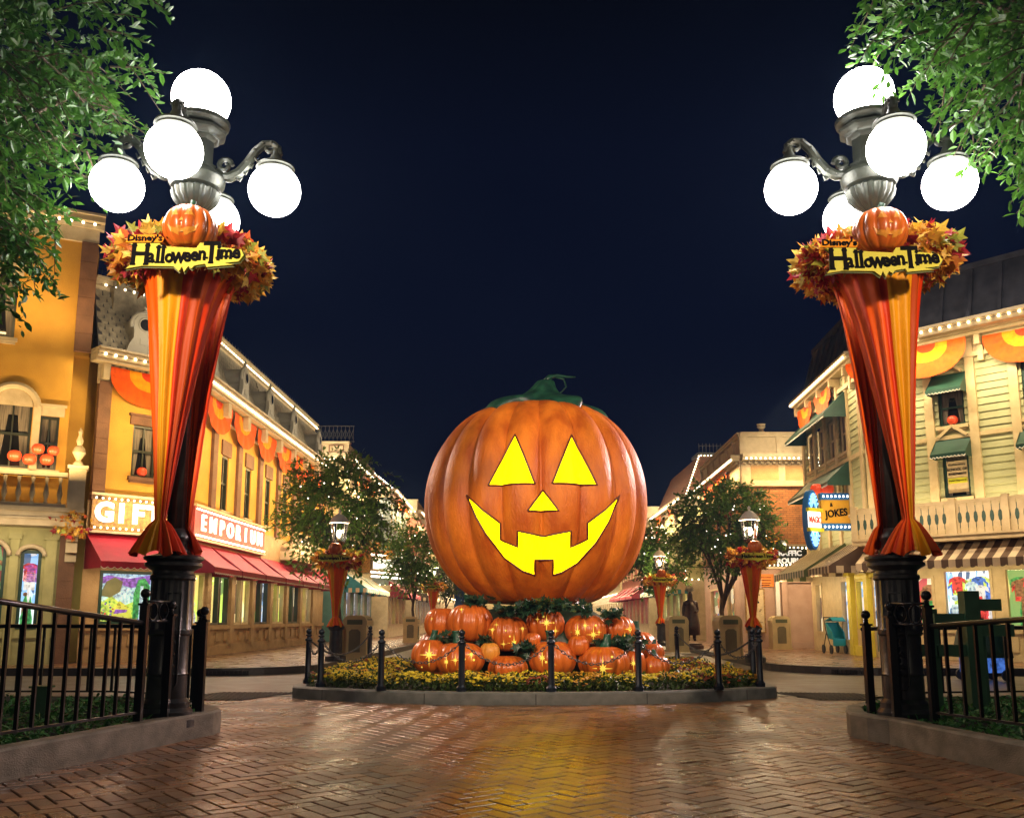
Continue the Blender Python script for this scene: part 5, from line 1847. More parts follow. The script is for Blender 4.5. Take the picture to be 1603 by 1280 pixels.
# ground floor B: shop window with a painted landscape display, stone piers
b = MB(); b.M = FB
wall_panel(b, 0, LB, .15, 4.05, [(.42, 1.92, 1.05, 2.35)], .12)
b.box(0, LB, -.05, -.001, .15, .42); b.box(0, LB, -.08, -.001, .90, 1.02)
for k in range(4): b.box(.15 + k * .52, .55 + k * .52, -.035, -.001, .52, .80)
b.M = FC
shopC = []
u = .55
while u < 15.5: shopC.append((u, u + .78, 1.0, 2.45)); shopC.append((u + .86, u + 1.64, 1.0, 2.45)); u += 2.15
wall_panel(b, 0, LC, .15, 4.05, shopC, .12)
b.box(0, LC, -.05, -.001, .15, .42); b.box(0, LC, -.08, -.001, .88, 1.0)
u = .3
while u < LC - 1:
    b.box(u + .2, u + .6, -.035, -.001, .52, .80); u += .72
b.build("shop_front", "stone_tan", S)
u = .55
while u < LC - .3: pilaster(FC, u - .42, u - .08, .42, 2.6, .10, .3, name="stone_pier", m="stone_tan"); u += 2.15
bk = ["display_cool", "display_lime", "display_lime", "display_lime", "display_warm", "display_lime", "display_mixed"]
for i, (a_, c_, z_, t_) in enumerate(shopC): shopwin(S, FC, a_, c_, z_, t_, bk[i % 7], ("wood_cream", "sign_dark")[(i // 2) % 2], 4, depth=.35, pal=["good_white", "good_lime", "good_sky", "good_brown", "good_green"])
# landscape window display
w = shopwin(S, FB, .42, 1.92, 1.05, 2.35, "good_sky", "wood_green_dark", 0, depth=.42)
b = MB(); b.M = FB
def blob(pts, y, m): b.m = m; b.prism(pts, y, y + .03)
blob([(.46, 1.1), (1.88, 1.1), (1.88, 1.5), (1.5, 1.62), (1.2, 1.5), (.9, 1.75), (.7, 1.6), (.46, 1.7)], .36, 0)
blob([(.8, 1.12), (1.45, 1.12), (1.35, 1.45), (1.1, 1.62), (.9, 1.4)], .32, 1)
blob([(.6, 1.75), (.75, 2.1), (.95, 2.2), (1.15, 2.1), (1.1, 1.85), (.85, 1.7)], .34, 2)
blob([(.46, 2.15), (.8, 2.25), (1.3, 2.18), (1.88, 2.28), (1.88, 2.05), (1.4, 1.95), (.9, 2.1), (.46, 2.0)], .38, 3)
blob([(1.42, 1.1), (1.42, 1.8), (1.52, 2.15), (1.68, 2.2), (1.82, 2.0), (1.84, 1.1)], .26, 4)
blob([(1.56, 1.12), (1.66, 1.12), (1.64, 2.0), (1.57, 2.0)], .24, 5)
blob([(.95, 1.3), (1.25, 1.34), (1.3, 1.4), (1.0, 1.42)], .30, 3)
b.build("painted_scenery", ["good_lime", "good_yellow", "wall_olive", "good_purple", "good_green", "good_sky"], w)
b = MB(); b.M = FB
for k in range(60):
    x = random.uniform(.5, .9) if k % 2 else random.uniform(1.4, 1.85); z = random.uniform(1.1, 1.25) if k % 2 == 0 else random.uniform(1.1, 1.6)
    b.m = random.randrange(3); b.ball((x, .2 + random.random() * .1, z), random.uniform(.015, .035), 5, 4)
b.build("paper_flowers", ["good_red", "good_green", "good_purple"], w)
# awnings
awning(S, FB, .02, LB + .0, 3.22, 2.52, .95, ("awning_red",), sidem="awning_darkred")
for i in range(7): awning(S, FC, .25 + i * 2.42, .25 + i * 2.42 + 2.3, 3.22, 2.52, .95, ("awning_red",), sidem="awning_darkred")
# street-end balcony of C
b = MB(); b.M = FC; b.box(10.1, 15.2, -.5, 0, 3.3, 3.55); b.box(10.1, 15.2, -.58, 0, 3.55, 3.62); b.build("balcony_slab", "trim_cream", S)
baluster_row(S, FC, 10.1, 15.2, 3.62, 4.35, .3, -.42)
# signs
def bulb_sign(name, F, u0, u1, z0, z1, label, words, bg_, lm, size, proj=.12, sx=1.0, bold=.02, sp=.12, group=None, lines=None, r=.026):
    root = thing(name, tuple(F @ Vector(((u0 + u1) / 2, -proj, z0))), label, "sign", group)
    b = MB(); b.M = F; b.box(u0, u1, -proj, -.02, z0, z1); b.build("panel", bg_, root)
    b = MB(); b.M = F
    b.box(u0 - .04, u1 + .04, -proj - .05, -.02, z0 - .06, z0 + .0); b.box(u0 - .04, u1 + .04, -proj - .05, -.02, z1, z1 + .06)
    b.build("frame", "trim_cream", root)
    b = MB(); b.M = F
    e = .07
    bulbs(b, [(u0, -proj - .03, z0 + e), (u1, -proj - .03, z0 + e)], sp, r); bulbs(b, [(u0, -proj - .03, z1 - e), (u1, -proj - .03, z1 - e)], sp, r)
    b.build("light_string", "bulb", root)
    lines = lines if lines is not None else [(words, (z0 + z1) / 2, size)]
    for wtxt, zz, s_ in lines:
        text(wtxt, s_, .02, lm, F @ Matrix.Translation(((u0 + u1) / 2, -proj - .022, zz)), root, "lettering", bold=bold, sx=sx)
    return root
g_ = bulb_sign("shop_sign", FB, .06, 2.25, 3.30, 4.16, "long gold sign reading GIFT in lit white letters above the first red awning", "", "sign_gold", "letter_lit", .62, sp=.15, lines=[])
letters("GIFT", .36, 1.62, .66, .02, "letter_lit", FB, g_, 3.73, -.14, .028, 1.0)
g_ = bulb_sign("shop_sign", FC, .9, 7.6, 3.35, 4.2, "long red sign reading EMPORIUM in white letters over the street-side red awnings", "", "sign_red", "letter_lit", .62, sp=.16, lines=[])
letters("EMPORIUM", 1.55, 6.95, .62, .02, "letter_lit", FC, g_, 3.77, -.14, .012, 1.25)
sconce_strip("roof_fill", FA, 0, LA, -1.0, 8.2, (.0, 9.6), 64.0, (1, .66, .28))
# bunting
fan(FB, 1.30, 7.38, .95, "large orange and gold fan bunting under the bulb cornice of the yellow shop's corner", "fan buntings on the yellow shop", .16)
ordn = ["nearest", "second", "third", "fourth", "fifth", "sixth"]
for i in range(6): fan(FC, 2.2 + i * 2.45, 7.40, 1.0, "orange and gold fan bunting, %s along the yellow shop's street cornice" % ordn[i], "fan buntings on the yellow shop", .16)
# red lit pumpkins on the balcony
for i, (uu, zz, s_) in enumerate(((2.55, 4.86, .15), (2.86, 4.80, .15), (3.02, 5.06, .14), (3.22, 4.82, .15), (3.34, 5.04, .13))):
    p = FA @ Vector((uu, -.55, zz))
    m_ = MB(); pk_shell(m_, p, s_, s_ * .9, 9, .1, 5, 10)
    tag(m_.build("pumpkin", "pumpkin_red", loc=(p.x, p.y, p.z - s_), smooth=True), "red glowing pumpkin on the left balcony rail, " + ["leftmost of five", "second of five, low", "third of five, highest", "fourth of five, low", "rightmost of five"][i], "pumpkin", "red pumpkins on the balcony")
leaf_ring("leaf_cluster", tuple(FA @ Vector((3.85, -.75, 3.3))), .12, .35, 110, "cluster of orange autumn leaves on the balcony corner of the yellow shop", .13, group="autumn leaf clusters on the shops")

# lights on the left shop
sconce_strip("cornice_light", FC, .2, LC, -1.5, 6.3, (-.05, 5.4), 494.0, (1, .66, .28))
sconce_strip("cornice_light", FB, .1, LB, -1.5, 6.3, (-.05, 5.4), 78.0, (1, .66, .28))
sconce_strip("roof_fill", FC, .4, LC, -1.5, 8.2, (.5, 9.2), 182.4, (1, .78, .5))
sconce_strip("roof_fill", FB, .1, LB, -1.3, 8.2, (.5, 9.2), 38.4, (1, .78, .5))
sconce_strip("awning_light", FC, .3, LC, -1.0, 3.6, (-.0, 4.6), 300.3, (1, .66, .30))
sconce_strip("awning_light", FB, .1, LB, -.95, 3.6, (.0, 4.4), 45.5, (1, .70, .34))
sconce_strip("sign_light", FC, .3, LC, -.75, 4.3, (-.9, 2.4), 160, (1, .85, .75))
sconce_strip("sign_light", FB, .1, LB, -.75, 4.3, (-.9, 2.4), 34, (1, .85, .75))
sconce_strip("balcony_light", FA, 0, LA, -1.3, 4.6, (.0, 7.0), 150, (1, .66, .28))
sconce_strip("balcony_light", FA, 0, LA, -1.6, 3.1, (.0, 1.6), 60, (1, .75, .45))
sconce_strip("under_awning_light", FC, .3, LC, -.7, 2.36, (-.1, .5), 95, (1, .78, .45))
sconce_strip("under_awning_light", FB, .1, LB, -.85, 2.36, (-.3, .5), 30, (1, .72, .40))
spot("wall_lamp", tuple(FB @ Vector((-.15, -.75, 7.25))), tuple(FA @ Vector((3.0, 0, 6.2))), 60, (1, .7, .3), 110, .05, .5)

# ================================================================ RIGHT: clapboard house
Hh = thing("clapboard_house", (10, 25.7, .15), "pale green clapboard house with cream trim, dark mansard roof and striped awnings on the right", "building")
FR = frame(9.95, 25.75, -47)     # front, runs right toward the camera
LR = 6.5
FS = frame(10.25, 32.2, -93)     # side along the street, from far to near corner
LS = 6.45
b = MB(); b.slab([(10.85, 32.2), (10.7, 26.35), (15.2, 21.7), (22, 24), (22, 32.2)], .15, 9.0)
b.build("body", "siding_dark", Hh)
def clap(mb, F_, u0, u1, z0_, z1_, holes, dz=.19):
    mb.M = F_
    z = z0_
    while z < z1_ - .01:
        t = min(z + dz, z1_)
        segs = [(u0, u1)]
        for (a, c, d, e_) in holes:
            if d < t - .001 and e_ > z + .001:
                ns_ = []
                for (s0, s1) in segs:
                    if a > s0 and a < s1: ns_.append((s0, a))
                    elif a <= s0 and c >= s1: continue
                    if c < s1 and c > s0: ns_.append((c, s1))
                    if a >= s1 or c <= s0: ns_.append((s0, s1))
                segs = ns_
        for (s0, s1) in segs:
            mb.add([(s0, -.035, z), (s1, -.035, z), (s1, -.005, t), (s0, -.005, t), (s0, 0, z), (s1, 0, z)], [(0, 1, 2, 3), (4, 5, 1, 0)])
        z = t
wR = [(1.62, 2.42, 4.85, 6.15), (1.62, 2.42, 6.95, 7.65), (3.95, 4.75, 4.85, 6.2), (3.95, 4.75, 6.9, 8.0)]
wR = [(2.06, 2.72, 4.28, 5.45), (2.06, 2.72, 6.18, 7.15), (4.15, 4.85, 4.28, 5.45), (4.15, 4.85, 6.1, 7.6)]
b = MB(); clap(b, FR, 0, LR, 3.2, 8.4, wR)
wS = [(.6, 1.35, 4.2, 5.4), (1.8, 2.55, 4.2, 5.4), (3.0, 3.75, 4.2, 5.4), (4.2, 4.95, 4.2, 5.4), (.6, 1.35, 6.1, 7.3), (1.8, 2.55, 6.1, 7.3), (3.0, 3.75, 6.1, 7.3), (4.2, 4.95, 6.1, 7.3)]
clap(b, FS, 0, LS, 3.0, 8.4, wS)
b.build("clapboards", "siding_green", Hh)
b = MB(); b.M = FR
for uu in (.0, 1.72, 2.84, 3.86, 5.0, 5.9): b.box(uu, uu + .22, -.10, -.0, 3.2, 8.4)
for z in (5.82,): b.box(0, LR, -.07, -.0, z, z + .10)
b.box(0, LR, -.13, 0, 7.9, 8.02); b.box(0, LR, -.05, 0, 8.02, 8.5)
b.M = FS
for uu in (0, 1.45, 2.65, 3.85, 5.05, 6.2): b.box(uu, uu + .2, -.09, 0, 3.0, 8.4)
b.box(0, LS, -.07, 0, 5.75, 5.87); b.box(0, LS, -.13, 0, 7.9, 8.02)
b.build("corner_boards", "wood_cream", Hh)
for i, (a_, c_, z_, t_) in enumerate(wR):
    window(Hh, FR, (a_ + c_) / 2, z_, c_ - a_, t_ - z_, fm="wood_cream", sm="wood_green_dark", sill=True, hood=0, glow=(i == 1), depth=.10, mull=0)
for i, (a_, c_, z_, t_) in enumerate(wS): window(Hh, FS, (a_ + c_) / 2, z_, c_ - a_, t_ - z_, fm="wood_cream", sm="wood_cream", sill=True, depth=.10)
# small green awnings and pediments over the windows
for (a_, c_, z_, t_) in wR[:3]:
    awning(Hh, FR, a_ - .12, c_ + .12, t_ + .42, t_ - .06, .5, ("awning_green",), val=.1, sc=.09, name="window_awning")
for (a_, c_, z_, t_) in wR[:3]:
    u_ = (a_ + c_) / 2; b = MB(); b.M = FR
    b.bar((u_ - .36, -.08, t_ + .44), (u_, -.08, t_ + .72), .06, .08); b.bar((u_ + .36, -.08, t_ + .44), (u_, -.08, t_ + .72), .06, .08)
    b.build("window_gable", "wood_cream", Hh)
awning(Hh, FS, .4, 5.2, 5.85, 5.15, .75, ("awning_green",), val=.12, sc=.12, name="window_awning")
awning(Hh, FS, .4, 5.2, 7.95, 7.2, .75, ("awning_green",), val=.12, sc=.12, name="window_awning")
# cornice + bulbs + mansard
b = MB()
for F_, L_ in ((FR, LR), (FS, LS)):
    b.M = F_
    for dz, h, p in ((.0, .08, .3), (.09, .10, .38), (.20, .07, .46)): b.box(-.1 if F_ is FR else 0, L_ + (.1 if F_ is FS else 0), -p, 0, 8.42 + dz, 8.42 + dz + h)
b.M = FR; b.box(1.9, LR, -.62, -.0, 8.55, 8.72); b.box(1.9, LR, -.68, 0, 8.72, 8.8)
for uu in (.2, 3.2, 5.6): b.prism([(uu, 8.4), (uu + .14, 8.4), (uu + .14, 7.75), (uu, 7.75)], -.16, -.0); b.box(uu, uu + .14, -.34, -.16, 8.15, 8.4)
b.M = FS
for uu in (.2, 1.6, 3.0, 4.4, 5.8): b.prism([(uu, 8.4), (uu + .14, 8.4), (uu + .14, 7.75), (uu, 7.75)], -.16, -.0); b.box(uu, uu + .14, -.34, -.16, 8.15, 8.4)
b.build("cornice", "wood_cream", Hh)
b = MB()
b.M = FR; bulbs(b, [(-.1, -.43, 8.56), (1.9, -.43, 8.56)], .24, .036); bulbs(b, [(1.9, -.66, 8.66), (LR, -.66, 8.66)], .24, .036)
b.M = FS; bulbs(b, [(0, -.44, 8.56), (LS, -.44, 8.56)], .2, .034)
b.build("light_string", "bulb", Hh)
b = MB()
for F_, L_ in ((FR, LR), (FS, LS)):
    b.M = F_; b.quad((0, .0, 8.68), (L_, .0, 8.68), (L_, .55, 10.5), (0, .55, 10.5))
    uu = .0
    while uu < L_:
        b.bar((uu, -.01, 8.7), (uu, .53, 10.5), .09, .09); uu += .75
    b.box(0, L_, .42, .75, 10.45, 10.6)
b.M = Matrix(); b.slab([(10.7, 32.2), (10.7, 26.2), (14.9, 22.0), (22, 24), (22, 32.2)], 8.7, 10.5)
b.build("roof", "roof_dark", Hh)
for uu in (.05, 1.6, 3.1, 4.6):
    b = MB(); b.M = FR; b.lathe([(.08, 8.72), (.1, 8.8), (.05, 8.86), (.09, 8.95), (.01, 9.15)], c=(uu, -.25, 0), n=8); b.build("roof_finial", "roof_dark", Hh)
# balcony with cut-out balusters
b = MB(); b.M = FR
b.box(-.1, LR, -.95, 0, 3.10, 3.22); b.box(-.1, LR, -1.0, 0, 3.22, 3.28)
b.box(-.1, LR, -.95, -.87, 4.02, 4.10)
n_ = int(LR / .19)
for i in range(n_):
    x = -.1 + i * .19
    b.box(x, x + .175, -.93, -.90, 3.28, 4.02)
for uu in (-.1, 1.25, 2.5, 3.75, 5.0): b.box(uu, uu + .16, -.98, -.84, 3.28, 4.16)
b.build("balcony", "wood_cream", Hh)
b = MB(); b.M = FR
for i in range(n_):
    x = -.1 + i * .19 + .1825
    b.prism([(x + .05 * math.cos(t), 3.66 + .15 * math.sin(t)) for t in [2 * PI * k / 8 for k in range(8)]], -.936, -.931)
    b.box(x - .008, x + .008, -.935, -.931, 3.40, 3.94)
b.build("baluster_cutouts", "wood_green_dark", Hh)
# lettered window panel
Mw = FR @ Matrix.Translation((2.39, .055, 0))
b = MB(); b.M = FR; b.box(2.13, 2.65, .045, .06, 4.42, 5.25); b.build("window_panel", "poster_paper", Hh)
text("Conservatory", .075, .003, "letter_black", FR @ Matrix.Translation((2.39, .04, 5.15)), Hh, "window_lettering")
text("SCHOOL OF", .09, .003, "letter_black", FR @ Matrix.Translation((2.39, .04, 5.02)), Hh, "window_lettering", bold=.002)
text("INVESTMENTS", .072, .003, "letter_black", FR @ Matrix.Translation((2.39, .04, 4.90)), Hh, "window_lettering", bold=.002)
b = MB(); b.M = FR; b.box(2.15, 2.63, .036, .044, 4.66, 4.80); b.build("window_band", "sign_yellow", Hh)
text("Helen Hopworth", .064, .003, "letter_black", FR @ Matrix.Translation((2.39, .03, 4.73)), Hh, "window_lettering")
# shop front
b = MB(); b.M = FR
hR = [(.95, 1.6, .95, 2.3), (1.8, 3.05, .95, 2.45), (3.3, 4.3, .95, 2.45), (4.6, 5.9, .95, 2.45)]
wall_panel(b, 0, LR, .15, 3.1, hR, .12)
b.box(0, LR, -.08, -.001, .15, .3); b.box(0, LR, -.07, -.001, .82, .93)
for k in range(9): b.box(.2 + k * .7, .75 + k * .7, -.04, -.001, .38, .74)
b.M = FS
hS = [(.5, 1.3, .7, 2.35), (3.4, 4.2, .5, 2.35), (4.9, 5.7, .9, 2.3)]
wall_panel(b, 0, LS, .15, 3.1, hS, .12)
b.build("shop_front", "wood_cream", Hh)
b = MB(); b.M = FS
for uu in (4.45, 5.95): b.box(uu, uu + .32, -.14, 0, .15, 2.4); b.box(uu - .05, uu + .37, -.2, 0, 2.4, 2.55)
b.box(4.45, 6.3, -.10, 0, .15, .42); b.box(5.0, 6.45, -.08, 0, 2.3, 2.42)
b.build("yellow_pilasters", "paint_yellow", Hh)
shopwin(Hh, FR, *hR[0], "display_mixed", "wood_cream", 6, depth=.4, pal=["good_green", "good_red", "good_brown"])
shopwin(Hh, FR, *hR[1], "display_cool", "wood_cream", 22, depth=.45, pal=["good_blue", "good_white", "good_lime", "good_sky", "good_red"])
shopwin(Hh, FR, *hR[2], "display_lime", "wood_cream", 16, depth=.45, pal=["good_green", "good_red", "good_brown"])
shopwin(Hh, FR, *hR[3], "display_mixed", "wood_cream", 16, depth=.45)
shopwin(Hh, FS, *hS[0], "display_warm", "wood_cream", 4, depth=.4)
shopwin(Hh, FS, *hS[1], "display_cool", "wood_cream", 6, depth=.4)
shopwin(Hh, FS, *hS[2], "display_cool", "paint_yellow", 6, depth=.4)
awning(Hh, FR, .1, 4.4, 3.42, 2.62, 1.25, ("awning_cream", "awning_brown"), trim=None, stripe=.17, val=.2, sc=.17)
awning(Hh, FR, 4.5, 6.4, 3.42, 2.62, 1.25, ("awning_cream", "awning_olive"), trim=None, stripe=.17, val=.2, sc=.17)
awning(Hh, FS, 4.3, 6.5, 3.35, 2.62, 1.2, ("awning_cream", "awning_brown"), trim=None, stripe=.16, val=.2, sc=.16)
awning(Hh, FS, .2, 4.2, 3.45, 2.62, 1.3, ("awning_cream", "awning_olive"), trim=None, stripe=.16, val=.2, sc=.16)
fan(FR, .35, 8.34, .62, "fan bunting under the clapboard house's front cornice, beside the lamp cloth", "fan buntings on the clapboard house", .2)
fan(FR, 4.4, 8.34, .9, "orange fan bunting at the picture's right edge under the clapboard house's cornice", "fan buntings on the clapboard house", .2)
fan(FR, 2.05, 8.34, .92, "big orange and gold fan bunting on the clapboard house, above the upper green window awning", "fan buntings on the clapboard house", .5)
fan(FS, 1.2, 8.30, .8, "far fan bunting on the street side of the clapboard house", "fan buntings on the clapboard house", .2)
fan(FS, 3.4, 8.30, .8, "near fan bunting on the street side of the clapboard house", "fan buntings on the clapboard house", .2)
# joke shop sign: blue oval and amber board standing out over the sidewalk
FJ = frame(9.12, 27.4, 2, .22) @ Matrix.Diagonal((.82, 1, 1, 1))
g_ = thing("shop_sign", (9.6, 29.4, 3.3), "blue-framed amber sign reading JOKES with white bulbs beside the lit oval MAGIC sign", "sign")
b = MB(); b.M = FJ; b.box(.0, 1.02, -.06, .06, 3.72, 4.42); b.build("panel", "sign_amber", g_)
b = MB(); b.M = FJ; b.box(-.03, 1.05, -.09, .09, 4.42, 4.62); b.box(-.03, 1.05, -.09, .09, 3.52, 3.72); b.build("frame", "sign_blue", g_)
b = MB(); b.M = FJ; bulbs(b, [(0, -.11, 4.52), (1.02, -.11, 4.52)], .14, .034); bulbs(b, [(0, -.11, 3.62), (1.02, -.11, 3.62)], .14, .034); b.build("light_string", "bulb_white", g_)
text("JOKES", .30, .01, "letter_black", FJ @ Matrix.Translation((.53, -.07, 4.02)) @ Matrix.Rotation(R(-6), 4, 'Y'), g_, "lettering", bold=.008)
text("&", .15, .01, "letter_black", FJ @ Matrix.Translation((.36, -.07, 4.27)), g_, "lettering", bold=.004)
g_ = thing("shop_sign", (8.8, 29.2, 3.1), "tall blue oval sign reading MAGIC with lit rays and gold bars", "sign")
FM = frame(8.56, 27.1, 30, .6) @ Matrix.Diagonal((.62, 1, .88, 1))
b = MB(); b.M = FM
ov = lambda rx, rz, n=28: [(.38 + rx * math.cos(2 * PI * k / n), 3.9 + rz * math.sin(2 * PI * k / n)) for k in range(n)]
b.prism(ov(.42, 1.0), -.10, .10); b.build("panel", "sign_blue", g_)
b = MB(); b.M = FM; b.box(-.02, .78, -.14, -.10, 3.62, 4.16); b.build("white_band", "letter_lit", g_)
b = MB(); b.M = FM; b.box(-.1, .86, -.2, -.09, 4.16, 4.28); b.box(-.1, .86, -.2, -.09, 3.50, 3.62); b.build("gold_bar", "sign_yellow", g_)
text("MAGIC", .30, .01, "good_red", FM @ Matrix.Translation((.38, -.15, 3.88)), g_, "lettering", bold=.006, sx=.85)
b = MB(); b.M = FM
for k in range(28):
    a_ = 2 * PI * k / 28; x = .38 + .33 * math.cos(a_); z = 3.9 + .86 * math.sin(a_)
    if abs(z - 3.9) > .42: b.ball((x, -.12, z), .035, 6, 4); b.bar((x, -.115, z), (.38 + .15 * math.cos(a_), -.115, 3.9 + .55 * math.sin(a_)), .02, .02)
b.build("light_rays", "neon_blue", g_)
# two orange lanterns behind the sign, dark siren horn
for i, (x, lab) in enumerate(((9.62, "left of two orange glowing pumpkins behind the JOKES sign"), (10.02, "right of two orange glowing pumpkins behind the JOKES sign"))):
    x = x * .85 + .98; m_ = MB(); pk_shell(m_, (x, 27.8, 5.02), .18, .17, 9, .09, 5, 12)
    tag(m_.build("pumpkin", "pumpkin_red", loc=(x, 27.8, 4.85), smooth=True), lab, "pumpkin", "pumpkins behind the JOKES sign")
g_ = thing("projector_lamp", (9.0, 31.2, 3.3), "black cylindrical spotlight fixed at the end of the marquee", "spotlight")
b = MB(); b.tube([(9.15, 31.4, 3.5), (8.95, 31.0, 3.55)], .17, 16); b.build("housing", "rubber", g_)
b = MB(); b.tube([(8.945, 30.99, 3.55), (8.90, 30.93, 3.56)], [.19, .2], 16); b.build("rim", "iron_trim", g_)
b = MB(); b.bar((9.15, 31.4, 3.5), (9.8, 31.7, 3.5), .06); b.build("bracket", "rubber", g_)
leaf_ring("leaf_cluster", (9.3, 33.2, 3.95), .05, .22, 60, "cluster of red autumn leaves at the top of the marquee", .12, group="autumn leaf clusters on the shops")
# lights
sconce_strip("cornice_light", FR, .1, LR, -1.3, 8.1, (-.05, 5.8), 299.0, (1, .78, .45))
sconce_strip("cornice_light", FS, .1, LS, -1.2, 8.2, (-.05, 5.6), 221.0, (1, .72, .40))
sconce_strip("roof_fill", FR, .1, LR, -1.3, 9.0, (.2, 9.8), 41.6, (1, .85, .7))  # slight unseen lamp, added so the dark roof shows
sconce_strip("balcony_light", FR, .1, LR, -.55, 3.5, (.0, 6.6), 110, (1, .80, .48))
sconce_strip("awning_light", FS, .1, LS, -1.2, 3.6, (.0, 5.2), 117.0, (1, .74, .42))
sconce_strip("awning_light", FR, .1, LR, -1.75, 4.0, (-.8, 2.6), 60, (1, .76, .5))
sconce_strip("under_awning_light", FR, .1, LR, -1.1, 2.45, (-.2, .6), 75, (1, .78, .42))
sconce_strip("under_awning_light", FS, .1, LS, -1.1, 2.45, (-.2, .6), 70, (1, .76, .42))

# ================================================================ RIGHT: brick cinema
B = thing("brick_cinema", (8.9, 33.5, .15), "orange brick building with bulb-lit parapet cornice and a TRAFFIC TROUBLE marquee", "building")
FF_ = frame(8.35, 33.6, 0); LF = 4.0
FG = frame(8.6, 42.0, -91.7); LG = 8.4
b = MB(); b.slab([(9.1, 42), (9.0, 34.1), (14, 34.1), (14, 42)], .15, 7.3); b.build("body", "wall_cream", B)
b = MB(); b.M = FF_; wall_panel(b, .12, LF, 3.4, 6.0, []); b.build("front_brick", "brick_front", B)
b = MB(); b.M = FG
hG = [(1.2, 1.95, 4.2, 5.6), (3.4, 4.15, 4.2, 5.6), (5.6, 6.35, 4.2, 5.6)]
wall_panel(b, 0, LG, 3.4, 6.0, hG, .14); b.build("side_brick", "brick_side", B)
for (a_, c_, z_, t_) in hG:
    window(B, FG, (a_ + c_) / 2, z_, c_ - a_, t_ - z_, fm="trim_cream", sm="sign_dark")
    awning(B, FG, a_ - .1, c_ + .1, t_ + .15, t_ - .45, .5, ("awning_darkred",), val=.1, sc=.1, name="window_awning")
b = MB()
for F_, L_ in ((FF_, LF), (FG, LG)):
    b.M = F_
    b.box(0, L_, -.06, .1, 6.0, 6.85); b.box(0, L_, -.12, .1, 5.92, 6.02); b.box(-.0, L_, -.30, .1, 6.85, 6.95); b.box(-.0, L_, -.36, .1, 6.95, 7.08)
    k = 0
    while k * .22 < L_ - .15: b.box(k * .22 + .03, k * .22 + .14, -.16, -.06, 6.74, 6.848); k += 1
    b.box(0, L_, .05, .3, 7.08, 7.75); b.box(0, L_, -.05, .35, 7.75, 7.85); b.box(0, L_, -.10, .35, 7.85, 7.92)
    n_ = max(2, int(L_ / 1.3))
    for i in range(n_ + 1):
        uu = min(L_ - .24, i * L_ / n_); b.box(uu, uu + .24, -.02, .05, 7.08, 7.75)
b.M = FF_; b.lathe([(.06, 7.92), (.12, 7.97), (.07, 8.03), (.16, 8.15), (.13, 8.2), (.17, 8.25), (.05, 8.27)], c=(.85, .15, 0), n=12)
b.build("parapet", "trim_cream", B)
b = MB(); b.M = FF_
for i in range(3): b.box(.35 + i * 1.25, 1.35 + i * 1.25, -.075, -.06, 6.15, 6.7)
b.build("frieze_panel", "stone_tan", B)
b = MB(); b.M = FF_; bulbs(b, [(.05, -.34, 6.9), (LF, -.34, 6.9)], .17, .035)
b.M = FG; bulbs(b, [(0, -.34, 6.9), (LG, -.34, 6.9)], .17, .035)
b.build("light_string", "bulb", B)
# ground floor: plaster piers, pinkish panels
b = MB(); b.M = FF_; wall_panel(b, .12, LF, .15, 3.4, [(1.5, 2.5, .35, 2.45)], .15)
b.box(.35, .55, -.08, 0, .15, 2.6); b.box(1.25, 1.42, -.12, 0, .15, 3.0); b.box(.1, 1.5, -.06, 0, .15, .6); b.box(2.55, 2.85, -.14, 0, .15, 2.6)
b.M = FG; wall_panel(b, 0, LG, .15, 3.4, [(5.0, 6.4, .8, 2.4), (1.5, 3.4, .8, 2.4)], .15)
b.build("ground_floor", "wood_pink", B)
b = MB(); b.M = FF_; b.quad((1.5, .13, .35), (2.5, .13, .35), (2.5, .13, 2.45), (1.5, .13, 2.45)); b.build("door_panel", "wood_pink", B)
b = MB(); b.M = FF_; b.box(1.02, 1.16, -.16, -.02, .3, 2.75); b.lathe([(.12, .15), (.12, .3), (.08, .34)], c=(1.09, -.09, 0), n=10); b.build("white_post", "white_trim", B)
shopwin(B, FG, 5.0, 6.4, .8, 2.4, "display_warm", "wood_cream", 4, depth=.3)
shopwin(B, FG, 1.5, 3.4, .8, 2.4, "display_mixed", "wood_cream", 4, depth=.3)
bulb_sign("marquee_sign", FF_, .1, 2.75, 2.98, 3.72, "dark marquee framed by bulbs reading TRAFFIC TROUBLE", "", "sign_dark", "letter_white", .3, .45, 1.0, .008, .14, lines=[("TRAFFIC", 3.46, .26), ("TROUBLE", 3.19, .26)], r=.034)
g_ = bpy.data.objects[-1]
b = MB(); b.M = FF_; b.box(.0, 1.0, -.05, -.02, 2.3, 2.75)
bn = b.build("banner", "banner_orange", loc=tuple(FF_ @ Vector((.5, -.04, 2.3))))
tag(bn, "orange Halloween banner under the dark marquee", "banner")
ORG[bn.name] = FF_ @ Vector((.5, -.04, 2.3))
b = MB(); b.M = FF_
for (x, z) in ((.26, 2.58), (.40, 2.58)): b.prism([(x - .05, z), (x + .05, z), (x, z - .07)], -.058, -.051)
b.prism([(.28, 2.46), (.38, 2.46), (.33, 2.42)], -.058, -.051)
for k in range(3): b.box(.52, .9, -.058, -.051, 2.62 - k * .1, 2.64 - k * .1)
b.box(.15, .85, -.058, -.051, 2.34, 2.37)
b.build("printed_face", "letter_black", bn)
g_ = thing("poster_board", (8.55, 33.3, .3), "tall beige framed poster board with black figures on the cinema's pink wall", "poster")
b = MB(); b.box(8.30, 8.92, 33.40, 33.46, .72, 2.2); b.build("sheet", "poster_paper", g_)
b = MB()
for q in ((8.26, 8.30, .68, 2.24), (8.92, 8.96, .68, 2.24), (8.30, 8.92, .68, .72), (8.30, 8.92, 2.2, 2.24)): b.box(q[0], q[1], 33.38, 33.48, q[2], q[3])
